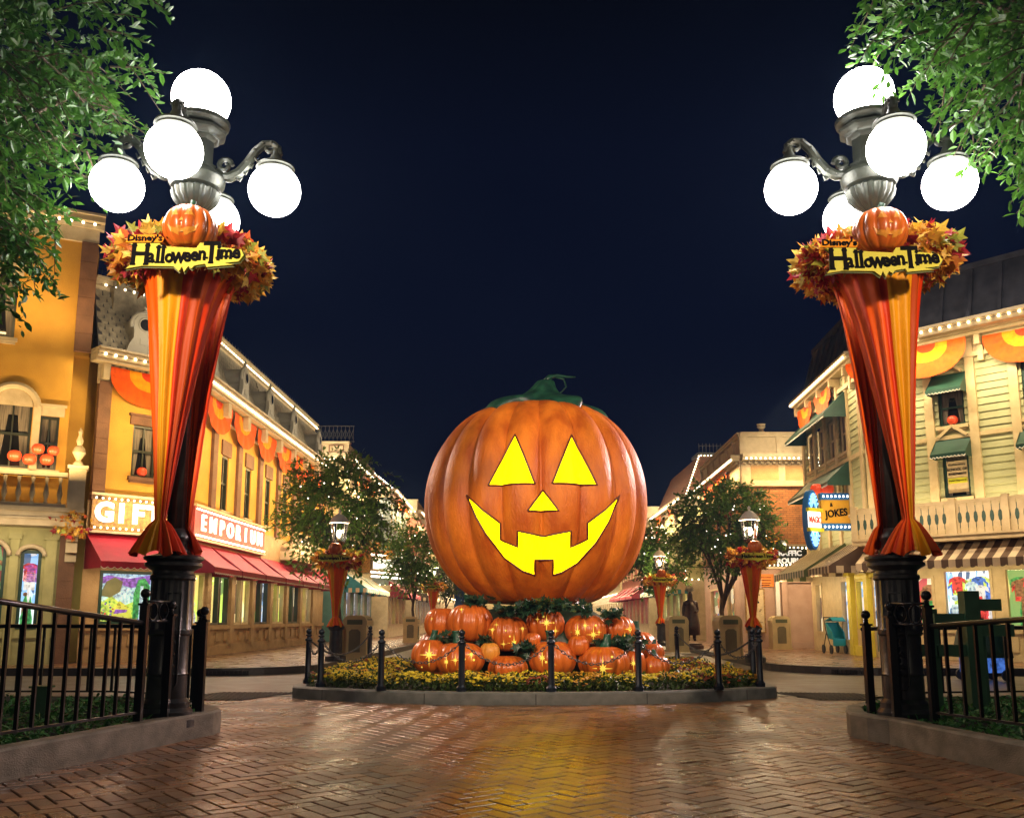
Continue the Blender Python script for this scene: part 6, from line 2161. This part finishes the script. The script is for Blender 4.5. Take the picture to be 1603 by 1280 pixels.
b.build("frame", "sign_gold", g_)
b = MB()
for k in range(26): x = random.uniform(8.38, 8.8); z = random.uniform(1.2, 2.1); s_ = random.uniform(.012, .04); b.box(x, x + s_, 33.392, 33.399, z, z + s_)
b.box(8.45, 8.75, 33.391, 33.399, 1.72, 1.78); b.box(8.36, 8.86, 33.391, 33.399, 1.05, 1.06)
b.tube([(8.5, 33.395, .8), (8.7, 33.395, .97)], .02, 6)
b.build("print", "letter_black", g_)
for i, (uu, q) in enumerate(((5.9, 0), (4.2, 1), (2.5, 2))):
    fan(FG, uu, 6.78, .72, "orange fan bunting on the brick building's street side, %s from the corner" % ["first", "second", "third"][q], "fan buntings on the brick building", .15)
# obelisk-shaped bulb frame beside the brick building
g_ = thing("light_frame", (11.0, 33.2, 3.7), "tall narrow triangular frame outlined with white bulbs on the brick wall", "light frame")
b = MB(); b.bar((10.72, 33.4, 3.95), (11.0, 33.4, 7.35), .09, .08); b.bar((11.32, 33.4, 5.0), (11.0, 33.4, 7.35), .09, .08); b.bar((11.0, 33.4, 7.3), (11.0, 33.4, 7.9), .05); b.build("frame", "trim_grey", g_)
b = MB(); bulbs(b, [(10.72, 33.32, 3.95), (11.0, 33.32, 7.35)], .13, .036); bulbs(b, [(11.32, 33.32, 5.0), (11.0, 33.32, 7.35)], .13, .036); b.build("light_string", "bulb_white", g_)
sconce_strip("cornice_light", FF_, .1, LF, -.7, 6.5, (-.05, 4.6), 101.4, (1, .62, .26))
sconce_strip("cornice_light", FG, .1, LG, -.5, 6.6, (-.05, 4.6), 247.0, (1, .62, .26))
sconce_strip("parapet_fill", FF_, .1, LF, -.9, 7.1, (.1, 7.7), 22, (1, .8, .5))
sconce_strip("marquee_light", FF_, -.3, 3.5, -1.2, 2.9, (-.0, 1.0), 60, (1, .72, .42))
sconce_strip("under_awning_light", FG, .1, LG, -1.1, 2.9, (-.2, .6), 90, (1, .72, .42))

# ================================================================ STREET ROW FURTHER UP
def row_house(name, label, side, y0, y1, xf, h, wallm, trimm, roof=None, awn=None, floors=2, fans=0, gable=False, winw=.7, shift=0, disp="display_warm", roofm="roof_slate", roofh=1.8, fl=None):
    """side -1: left of the street (face looks +x), +1 right. Includes the end wall looking down toward the camera."""
    X = xf; root = thing(name, (X, y0, .15), label, "building")
    if side < 0:
        F = frame(X, y0, 90); E = frame(X - 5.0, y0, 0); LE = 5.0
    else:
        F = frame(X, y1, -90); E = frame(X, y0, 0); LE = 5.0
    L_ = y1 - y0
    b = MB(); 
    xa, xb = (X - 6, X - .5) if side < 0 else (X + .5, X + 6)
    b.box(xa, xb, y0 + .5, y1 - .02, .15, h); b.build("body", wallm, root)
    b = MB(); holes = []; ns_ = max(2, int(L_ / 1.7))
    fz = [3.9, 6.4][:floors]
    for z in fz:
        if z + 1.4 > h - .5: continue
        for i in range(ns_): uu = (i + .5) * L_ / ns_; holes.append((uu - winw / 2, uu + winw / 2, z, z + 1.35))
    b.M = F; wall_panel(b, 0, L_, 3.0, h, holes)
    eh = []
    for z in fz:
        if z + 1.4 > h - .5: continue
        for q in ((1.0, 2.6) if True else ()): eh.append((LE - q - winw / 2, LE - q + winw / 2, z, z + 1.3) if side < 0 else (q - winw / 2, q + winw / 2, z, z + 1.3))
    b.M = E; wall_panel(b, 0, LE, 3.0, h, eh)
    b.build("wall", wallm, root)
    for hh in holes: window(root, F, (hh[0] + hh[1]) / 2, hh[2], winw, hh[3] - hh[2], fm=trimm, sm=trimm, hood=1, curtain=False)
    for hh in eh: window(root, E, (hh[0] + hh[1]) / 2, hh[2], winw, hh[3] - hh[2], fm=trimm, sm=trimm, hood=1, curtain=False)
    # ground floor
    b = MB(); gh = []
    for i in range(ns_): uu = (i + .5) * L_ / ns_; gh.append((uu - .55, uu + .55, .8, 2.45))
    b.M = F; wall_panel(b, 0, L_, .15, 3.0, gh, .12); b.box(0, L_, -.06, 0, .15, .4); b.box(0, L_, -.1, 0, 2.6, 3.0)
    b.M = E; wall_panel(b, 0, LE, .15, 3.0, [])
    b.build("shop_front", fl or trimm, root)
    for g4 in gh: shopwin(root, F, *g4, disp, trimm, 2, depth=.3)
    b = MB()
    for Fq, Lq in ((F, L_), (E, LE)):
        b.M = Fq
        for dz, hh, p in ((-.35, .3, .08), (-.04, .1, .25), (.07, .1, .36)): b.box(-.0, Lq, -p, 0, h + dz, h + dz + hh)
        k = 0
    while k * .3 < Lq - .2: b.box(k * .3 + .04, k * .3 + .2, -.2, -.08, h - .16, h - .042); k += 1
    b.build("cornice", trimm, root)
    b = MB()
    for Fq, Lq in ((F, L_), (E, LE)): b.M = Fq; bulbs(b, [(0, -.34, h + .02), (Lq, -.34, h + .02)], .22, .042); bulbs(b, [(0, -.12, 3.02), (Lq, -.12, 3.02)], .3, .035)
    b.build("light_string", "bulb", root)
    x0, x1 = (X - 5, X) if side < 0 else (X, X + 5)
    b = MB()
    if roof == "mansard":
        i_ = .9
        b.add([(x0, y0, h + .17), (x1, y0, h + .17), (x1, y1, h + .17), (x0, y1, h + .17), (x0 + i_, y0 + i_, h + roofh), (x1 - i_, y0 + i_, h + roofh), (x1 - i_, y1 - i_, h + roofh), (x0 + i_, y1 - i_, h + roofh)],
              [(0, 1, 5, 4), (1, 2, 6, 5), (2, 3, 7, 6), (3, 0, 4, 7), (4, 5, 6, 7)])
        b.build("roof", roofm, root)
        b = MB(); e1, e2 = ((x1, x1 - i_) if side < 0 else (x0, x0 + i_))
        bulbs(b, [(e1, y0 - .05, h + .2), (e2, y0 + i_ - .05, h + roofh + .02)], .16, .04)
        bulbs(b, [(x0 + i_, y0 + i_ - .06, h + roofh), (x1 - i_, y0 + i_ - .06, h + roofh)], .16, .04)
        b.build("ridge_lights", "bulb", root)
        b = MB()
        y = y0 + i_
        xa_, xb_ = x0 + i_, x1 - i_
        b.box(xa_ - .1, xb_ + .1, y - .1, y + 1.5, h + roofh, h + roofh + .14)
        x = xa_
        while x < xb_: b.bar((x, y, h + roofh + .14), (x, y, h + roofh + .62), .025); x += .18
        b.bar((xa_, y, h + roofh + .5), (xb_, y, h + roofh + .5), .02)
        b.build("iron_cresting", "iron_trim", root)
    elif roof == "gable":
        m = (x0 + x1) / 2
        ps = [(x0 - .2, h + .1), (x1 + .2, h + .1), (m, h + 2.3)]
        b.add([(ps[0][0], y0 - .3, ps[0][1]), (ps[1][0], y0 - .3, ps[1][1]), (ps[2][0], y0 - .3, ps[2][1]), (ps[0][0], y1, ps[0][1]), (ps[1][0], y1, ps[1][1]), (ps[2][0], y1, ps[2][1])],
              [(0, 1, 2), (5, 4, 3), (0, 2, 5, 3), (1, 4, 5, 2)])
        b.build("roof", roofm, root)
        b = MB(); bulbs(b, [(ps[0][0], y0 - .34, ps[0][1]), (m, y0 - .34, h + 2.3), (ps[1][0], y0 - .34, ps[1][1])], .14, .045); b.build("ridge_lights", "bulb_white", root)
    else:
        b.box(x0, x1, y0 + .1, y0 + .3, h + .17, h + .8); b.box(x1 - .3 if side < 0 else x0, x1 if side < 0 else x0 + .3, y0 + .3, y1, h + .17, h + .8)
        b.box(x0 - .05, x1 + .05, y0, y0 + .4, h + .8, h + .9)
        b.build("parapet", trimm, root)
    if awn:
        n2 = max(1, int(L_ / 3.2))
        for i in range(n2): awning(root, F, i * L_ / n2 + .15, (i + 1) * L_ / n2 - .15, 3.25, 2.55, 1.0, awn, trim=None, stripe=.3 if len(awn) > 1 else 0, val=.2)
    sconce_strip("cornice_light", F, .1, L_, -.6, h - .5, (-.05, h - 3), 60 * L_, (1, .72, .38))
    sconce_strip("cornice_light", E, .1, LE, -.7, h - .4, (-.05, h - 3), 230, (1, .74, .40))
    sconce_strip("parapet_fill", E, .1, LE, -1.1, h + .15, (.1, h + .9), 130, (1, .78, .48))  # unseen area lamp added to brighten the upper front
    if roof: sconce_strip("roof_fill", F, .1, L_, -1.2, h + .5, (.6, h + 1.4), 22 * L_, (1, .72, .42)); sconce_strip("roof_fill", E, .1, LE, -1.2, h + .5, (.6, h + 1.4), 110, (1, .72, .42))  # unseen area lamps added to brighten the roof slopes
    sconce_strip("shop_light", F, .1, L_, -1.3, 2.9, (-.1, .6), 20 * L_, (1, .78, .48))
    for i in range(fans): fan(F, (i + .7) * L_ / (fans + .4), h - .12, .8, "%s orange fan bunting along the cornice of the %s" % (ordn[i], label[:label.find(" on the")] if " on the" in label else label[:30]), "fan buntings on the far houses", .2)
    return root


row_house("town_house", "cream town house with iron roof railing on the left side of the street", -1, 42.6, 51, -7.6, 8.4, "wall_cream", "trim_cream", awn=("awning_teal", "awning_cream"), fans=3, disp="display_cool", fl="wood_teal")
row_house("gabled_shop", "blue-grey gabled shop outlined in bulbs on the left side of the street", -1, 52.5, 61, -6.9, 8.3, "wall_bluegrey", "trim_cream", roof="gable", awn=("awning_darkred",), fans=2, roofm="roof_brown")
row_house("brick_shop", "rose brick shop with dark striped awnings on the left side of the street", -1, 62.5, 74, -6.4, 8.2, "wall_rose", "trim_cream", awn=("awning_brown", "awning_cream"), disp="display_cool")
row_house("far_shop", "far cream shop with a bright cornice at the left end of the street", -1, 75.5, 96, -5.9, 8.4, "wall_cream", "trim_cream", disp="display_warm")
row_house("mansard_house", "olive house with brown mansard roof on the right side of the street", 1, 45, 55, 8.45, 6.9, "wall_olive", "trim_cream", roof="mansard", awn=("awning_teal", "awning_cream"), fans=2, roofm="roof_brown", roofh=2.3, disp="display_lime")
row_house("market_shop", "rose shop with white cornice on the right side of the street", 1, 56.5, 70, 8.2, 7.0, "wall_rose", "trim_cream", awn=("awning_darkred",), disp="display_crimson")
row_house("end_shop", "far tan shop closing the right side of the street", 1, 71.5, 96, 8.2, 8.0, "wall_cream", "trim_cream", disp="display_warm")
# roof rail and frieze panels on the cream town house
TH = bpy.data.objects["town_house"]
b = MB()
for k in range(16):
    x = -10.3 + k * .19; b.bar((x, 43.0, 9.3), (x, 43.0, 10.1), .025); 
    if k < 15: b.bar((x, 43.0, 9.45), (x + .19, 43.0, 9.95), .02); b.bar((x, 43.0, 9.95), (x + .19, 43.0, 9.45), .02)
b.bar((-10.3, 43, 10.1), (-7.4, 43, 10.1), .04); b.bar((-10.3, 43, 9.36), (-7.4, 43, 9.36), .04)
b.build("roof_railing", "iron_trim", TH)
b = MB()
for x in (-10.6, -9.5, -8.5):
    for q in ((x, x + .7, 8.78, 8.82), (x, x + .7, 9.08, 9.12), (x, x + .04, 8.82, 9.08), (x + .66, x + .7, 8.82, 9.08)): b.box(q[0], q[1], 42.56, 42.58, q[2], q[3])
b.build("frieze_panel", "stone_brown", TH)
# vertical market sign, small hanging sign, lit marquee on the left
g_ = thing("market_sign", (7.55, 48.5, 4.9), "tall white lit vertical sign reading MARKET beside the mansard house", "sign")
b = MB(); b.box(7.30, 7.95, 48.45, 48.6, 2.9, 5.9); b.build("panel", "white_trim", g_)
for i, ch in enumerate("MARKET"): text(ch, .46, .01, "good_red", frame(7.62, 48.42, 0, 5.6 - i * .48), g_, "letter", bold=.01)
b = MB(); bulbs(b, [(7.28, 48.42, 2.9), (7.28, 48.42, 5.95), (7.98, 48.42, 5.95), (7.98, 48.42, 2.9)], .24, .04); b.build("light_string", "bulb_white", g_)
FK = frame(-7.45, 43.4, 66)
g_ = thing("lit_marquee", (-7.2, 44, 3.2), "small bright marquee box edged with bulbs on the teal shop front", "sign")
b = MB(); b.M = FK; b.box(.2, 3.2, -.9, -.1, 3.25, 4.15); b.build("box", "sign_gold", g_)
b = MB(); b.M = FK; bulbs(b, [(.2, -.95, 3.3), (3.2, -.95, 3.3)], .13, .05); bulbs(b, [(.2, -.95, 4.1), (3.2, -.95, 4.1)], .13, .05); bulbs(b, [(.2, -.98, 3.1), (3.2, -.98, 3.1)], .1, .05); b.build("light_string", "bulb_white", g_)
b = MB(); b.M = FK; b.box(.45, 2.95, -.93, -.9, 3.45, 3.95); b.build("lit_face", "letter_lit", g_)
leaf_ring("leaf_cluster", tuple(FK @ Vector((1.6, -.5, 4.4))), .9, .45, 260, "heap of orange leaves on top of the bright marquee box", .2, group="autumn leaf clusters on the shops")
g_ = thing("hanging_sign", (7.0, 40.2, 2.9), "small cream hanging sign board over the right sidewalk", "sign")
b = MB(); b.box(6.6, 7.5, 40.2, 40.26, 2.85, 3.25); b.build("board", "trim_cream", g_)
b = MB(); b.box(6.7, 7.4, 40.19, 40.198, 2.98, 3.10); b.build("painted_band", "good_red", g_)
b = MB(); b.bar((6.6, 40.23, 3.35), (8.7, 40.23, 3.35), .04); b.build("bracket", "iron_trim", g_)
# end of the street
e_ = thing("end_pavilion", (1.5, 100, .15), "distant lit pavilion closing the far end of the street", "building")
b = MB(); b.box(-5, 8, 99, 101, .15, 5.5); b.build("wall", "wall_cream", e_)
b = MB(); b.prism([(-5.5, 5.5), (8.5, 5.5), (1.5, 8)], 98.5, 101); b.build("roof", "roof_brown", e_)
b = MB(); bulbs(b, [(-5, 98.4, 5.5), (1.5, 98.4, 8), (8, 98.4, 5.5)], .35, .07); b.build("light_string", "bulb_white", e_)
area("street_light", (1.5, 95, 5), (1.5, 99, 3), 300, (1, .75, .45), 10, .3)

# ================================================================ STREET FURNITURE
def gas_lamp(x, y, lab, s=1.0, wrap=True):
    root = thing("gas_lamp", (x, y, .15), "draped gas lamp with white-capped lantern " + lab, "street lamp", "gas lamps along the sidewalks")
    b = MB(); b.M = Matrix.Translation((x, y, .15))
    b.lathe([(.26, 0), (.26, .12), (.2, .16), (.17, .2), (.16, .75), (.2, .78), (.2, .84), (.12, .9), (.08, .98)], n=12); b.build("pedestal", "lamp_dark", root, smooth=30)
    b = MB(); b.M = Matrix.Translation((x, y, .15)); b.lathe([(.07, .98), (.06, 2.75), (.09, 2.8), (.05, 2.84)], n=12); b.build("pole", "lamp_dark", root, smooth=True)
    b = MB(); b.M = Matrix.Translation((x, y, .15))
    b.lathe([(.08, 2.84), (.16, 2.9), (.17, 2.95)], n=8)
    for k in range(6):
        a = 2 * PI * k / 6; b.bar((.16 * math.cos(a), .16 * math.sin(a), 2.95), (.22 * math.cos(a), .22 * math.sin(a), 3.42), .018)
    L = b.build("lantern", "lamp_dark", root)
    b = MB(); b.M = Matrix.Translation((x, y, .15)); b.lathe([(.25, 3.42), (.26, 3.45), (.22, 3.5), (.16, 3.58), (.09, 3.64), (.03, 3.66), (.03, 3.70), (.045, 3.73), (.01, 3.78)], n=16); b.build("cap", "white_trim", L, smooth=30)
    b = MB(); b.M = Matrix.Translation((x, y, .15)); b.lathe([(.15, 2.96), (.21, 3.41)], n=6); b.build("glass", "shop_glass", L)
    b = MB(); b.M = Matrix.Translation((x, y, .15)); b.ball((0, 0, 3.15), .065, 10, 8, (1, 1, 1.6)); b.build("flame", "bulb", L, smooth=True)
    lt = bpy.data.lights.new("lantern_light", 'POINT'); lt.energy = 150; lt.color = (1, .75, .45); lt.shadow_soft_size = .08
    lo = bpy.data.objects.new("lantern_light", lt); lo.location = (x, y, 3.42); col.objects.link(lo)
    leaf_ring("leaf_garland", (x, y, 2.66), .36, .24, 460, "ring of orange leaves on the gas lamp " + lab, .14)
    d = MB(); drape(d, (x, y), .36, 2.62, (x - .02, y - .05), 1.22, 160, 390, 7, [2, 1, 0, 1, 1, 0, 2], .17, 1.0, .07)
    o = d.build("fabric_drape", ["cloth_gold", "cloth_orange", "cloth_red", "cloth_rust"], loc=(x, y, 1.0), smooth=True); weld(o)
    tag(o, "small orange cloth gathered round the gas lamp " + lab, "fabric drape", "cloth drapes on the lamps")
    sg = thing("halloween_sign", (x, y - .5, 2.6), "small yellow lettered sign on the gas lamp " + lab, "sign", "yellow Halloween signs on the lamps")
    b = MB(); b.prism([(x - .37, 2.58), (x - .05, 2.55), (x, 2.51), (x + .05, 2.55), (x + .36, 2.60), (x + .38, 2.70), (x + .1, 2.73), (x - .35, 2.74)], y - .63, y - .61); b.build("board", "sign_yellow", sg)
    text("HalloweenTime", .125, .004, "letter_black", frame(x, y - .635, 0, 2.65), sg, "lettering", bold=.004, sx=.95)
    for dx in (0,):
        m_ = MB(); pk_shell(m_, (x + dx, y - .42, 2.90), .17, .15, 10, .1, 5, 12)
        tag(m_.build("pumpkin", "pumpkin_small", loc=(x, y - .38, 2.75), smooth=True), "pumpkin on the leaf ring of the gas lamp " + lab, "pumpkin", "pumpkins on the gas lamps")


gas_lamp(-4.38, 23.6, "beside the cream bin on the left")
gas_lamp(5.85, 22.9, "beside the cream bin on the right")
gas_lamp(5.75, 36.5, "just right of the giant pumpkin")
gas_lamp(-3.75, 45.0, "just left of the giant pumpkin")


def bin_(x, y, lab, rz=0):
    root = thing("litter_bin", (x, y, .15), lab, "litter bin", "cream litter bins")
    F = frame(x, y, rz)
    b = MB(); b.M = F
    b.box(-.3, .3, -.28, .28, .15, 1.0)
    b.prism([(-.32, 1.0), (.32, 1.0), (.32, 1.12), (.27, 1.22), (.16, 1.27), (-.16, 1.27), (-.27, 1.22), (-.32, 1.12)], -.29, .29)
    b.box(-.33, .33, -.31, .31, .15, .21)
    for sx in (-.31, .27): b.box(sx, sx + .04, -.30, -.27, .2, 1.0)
    b.build("casing", "bin_cream", root)
    b = MB(); b.M = F; b.prism([(-.15, .35), (.15, .35), (.15, .86), (.08, .92), (-.08, .92), (-.15, .86)], -.288, -.281); b.build("panel", "bin_panel", root)
    b = MB(); b.M = F; b.box(.301, .308, -.2, .2, .98, 1.18); b.box(.301, .306, -.14, .14, .3, .85); b.box(-.2, .2, -.296, -.291, 1.04, 1.16); b.build("flap", "bin_flap", root)
    return root


bin_(-3.95, 24.3, "cream litter bin with a dark panel beside the left gas lamp", -8)
bin_(5.68, 25.0, "cream litter bin with a dark panel beside the right gas lamp", 6)
bin_(-4.4, 41.5, "small far cream bin left of the pumpkin pile", -5)
bin_(5.2, 29.9, "cream bin with green flap right of the pumpkin pile, beside the carved figure", 3)
bin_(9.2, 32.6, "narrow cream bin standing before the pink cinema wall", 0)

# carved figure
def skin_figure():
    me = bpy.data.meshes.new("carved_figure")
    V = [(0, 0, .95), (0, 0, 1.2), (0, 0, 1.42), (0, 0, 1.56), (0, -.01, 1.72), (0, 0, 1.86),
         (.10, 0, .88), (.11, 0, .5), (.11, .02, .22), (.11, -.12, .18), (-.10, 0, .88), (-.11, -.03, .5), (-.11, 0, .22), (-.11, -.13, .18),
         (.20, 0, 1.44), (.25, 0, 1.18), (.16, -.18, 1.12), (.10, -.24, 1.15), (-.20, 0, 1.44), (-.26, .0, 1.16), (-.24, -.06, .92), (-.24, -.08, .84)]
    E = [(0, 1), (1, 2), (2, 3), (3, 4), (4, 5), (0, 6), (6, 7), (7, 8), (8, 9), (0, 10), (10, 11), (11, 12), (12, 13), (2, 14), (14, 15), (15, 16), (16, 17), (2, 18), (18, 19), (19, 20), (20, 21)]
    rad = [.17, .16, .17, .07, .10, .06, .12, .09, .06, .05, .12, .09, .06, .05, .08, .055, .045, .04, .08, .055, .045, .04]
    me.from_pydata(V, E, [])
    o = bpy.data.objects.new("carved_figure", me); col.objects.link(o)
    m = o.modifiers.new("skin", 'SKIN')
    for i, sv in enumerate(me.skin_vertices[0].data if me.skin_vertices else []): sv.radius = (rad[i], rad[i])
    if not me.skin_vertices:
        pass
    o.modifiers.new("sub", 'SUBSURF').levels = 2
    o.modifiers["sub"].render_levels = 2
    me.materials.append(MATS["statue_wood"])
    return o
root = thing("wooden_statue", (6.2, 32.8, .15), "dark carved wooden standing figure on a low plinth on the right sidewalk", "statue")
o = skin_figure()
sv = o.data.skin_vertices
o.parent = root; o.name = "figure"; o.location = (0, 0, .12); ORG[o.name] = Vector((6.2, 32.8, .15))
b = MB(); b.lathe([(.42, .15), (.42, .27), (.36, .3), (.36, .34)], c=(6.2, 32.8, 0), n=20); b.build("plinth", "statue_wood", root)
b = MB(); b.M = Matrix.Translation((6.2, 32.8, .27)); b.lathe([(.30, .35), (.29, .7), (.24, 1.05), (.22, 1.3), (.10, 1.5)], n=20, fn=lambda a, r, z: r * (1 + .06 * math.cos(7 * a))); b.build("blanket", "statue_wood", root, smooth=True)
b = MB()
for k in range(9):
    a = PI * k / 8; b.bar((6.2 + .06 * math.cos(a), 32.82, .27 + 1.84), (6.2 + .15 * math.cos(a), 32.88, .27 + 1.90 + .16 * math.sin(a)), .03, .02)
b.build("headdress", "trim_grey", root)

# stroller
root = thing("stroller", (9.75, 28.9, .15), "empty teal stroller with black frame parked before the pink doorway", "stroller")
b = MB(); X0, Y0 = 9.75, 28.9
b.add([(X0 - .22, Y0 - .15, 1.08), (X0 + .22, Y0 + .05, 1.08), (X0 + .24, Y0 - .08, .62), (X0 - .20, Y0 - .28, .62), (X0 + .27, Y0 - .40, .58), (X0 - .17, Y0 - .60, .58), (X0 + .26, Y0 - .44, .38), (X0 - .18, Y0 - .64, .38)], [(0, 3, 2, 1), (3, 5, 4, 2), (5, 7, 6, 4)])
b.add([(X0 - .24, Y0 - .15, 1.10), (X0 + .24, Y0 + .05, 1.10), (X0 + .26, Y0 - .3, 1.2), (X0 - .2, Y0 - .5, 1.2), (X0 + .26, Y0 - .5, 1.1), (X0 - .18, Y0 - .66, 1.1)], [(0, 1, 2, 3), (3, 2, 4, 5)])
b.add([(X0 - .22, Y0 - .15, 1.08), (X0 - .2, Y0 - .28, .62), (X0 - .17, Y0 - .60, .58), (X0 - .19, Y0 - .55, .8)], [(0, 1, 2, 3)])
b.add([(X0 + .22, Y0 + .05, 1.08), (X0 + .24, Y0 - .08, .62), (X0 + .27, Y0 - .40, .58), (X0 + .25, Y0 - .35, .8)], [(0, 3, 2, 1)])
so = b.build("seat", "stroller_teal", root)
sm = so.modifiers.new("t", 'SOLIDIFY'); sm.thickness = .025
b = MB()
for sx in (-.24, .25):
    dy = .2 * (sx > 0)
    b.tube([(X0 + sx, Y0 + .12 + dy - .15, 1.22), (X0 + sx, Y0 - .1 + dy - .1, .8), (X0 + sx, Y0 - .5 + dy - .1, .3)], .014, 6)
    b.tube([(X0 + sx, Y0 - .2 + dy, .75), (X0 + sx, Y0 + .1 + dy, .28)], .014, 6)
b.tube([(X0 - .24, Y0 - .03, 1.22), (X0 + .25, Y0 + .17, 1.22)], .016, 6)
b.build("frame", "rubber", root)
for (wx, wy) in ((X0 - .24, Y0 + .1), (X0 + .25, Y0 + .3), (X0 - .24, Y0 - .6), (X0 + .25, Y0 - .4)):
    b = MB(); b.tube([(wx - .02, wy, .28), (wx + .02, wy, .28)], .13, 16); b.build("wheel", "rubber", root)

# street trees
tree("street_tree", (-4.95, 27.0, .15), (-4.95, 27.0, 2.3), [((-5.0, 26.6, 4.3), (1.75, 1.4, 1.75))], "green street tree with fairy lights before the end of the yellow shop", "small street trees",
     1300, .13, (.05, .12, .02), (.20, .38, .05), .07, .6, 12, 12, 26, shell=.25)
tree("street_tree", (-4.6, 44.0, .15), (-4.6, 44.0, 2.2), [((-4.6, 43.5, 4.15), (1.5, 1.3, 1.8))], "slim green street tree just left of the giant pumpkin", "small street trees",
     700, .16, (.05, .13, .025), (.20, .38, .06), .07, .6, 12, 12, 40, shell=.25)
tree("street_tree", (6.7, 30.0, .15), (6.7, 30.0, 1.9), [((6.75, 29.6, 4.15), (1.75, 1.4, 1.55))], "bushy street tree full of fairy lights between two gas lamps on the right", "small street trees",
     1150, .14, (.045, .11, .02), (.18, .32, .05), .08, 0.6, 12, 12, 40, shell=.25)
tree("street_tree", (6.1, 39.0, .15), (6.1, 39.0, 2.0), [((5.9, 38.5, 3.7), (1.6, 1.4, 1.45))], "street tree just right of the giant pumpkin beside the far gas lamp", "small street trees",
     700, .16, (.045, .11, .02), (.16, .32, .05), .07, .6, 12, 12, 34, shell=.25)
tree("street_tree", (-4.2, 60.0, .15), (-4.2, 60.0, 2.0), [((-4.1, 59.5, 3.9), (1.7, 1.6, 1.7))], "far street tree peeping out beside the giant pumpkin's left edge", "small street trees",
     240, .22, (.02, .05, .012), (.08, .13, .03), .07, .6, 12, 10, 30, shell=.25)

# ================================================================ AIR, ADDED FOR LAMP GLOW
m = bpy.data.materials.new("added_haze_air"); m.use_nodes = True
n_, l_ = m.node_tree.nodes, m.node_tree.links
n_.remove(n_["Principled BSDF"])
pv = n_.new("ShaderNodeVolumePrincipled"); pv.inputs["Color"].default_value = (.30, .52, 1.0, 1); pv.inputs["Density"].default_value = .0013  # thin blue volume, added to put a glow round the lamps
l_.new(pv.outputs[0], n_["Material Output"].inputs["Volume"])
MATS["added_haze_air"] = m
b = MB(); b.box(-64, 64, -62, 134, -1.7, 14.0)
tag(b.build("added_haze", "added_haze_air"), kind="stuff")
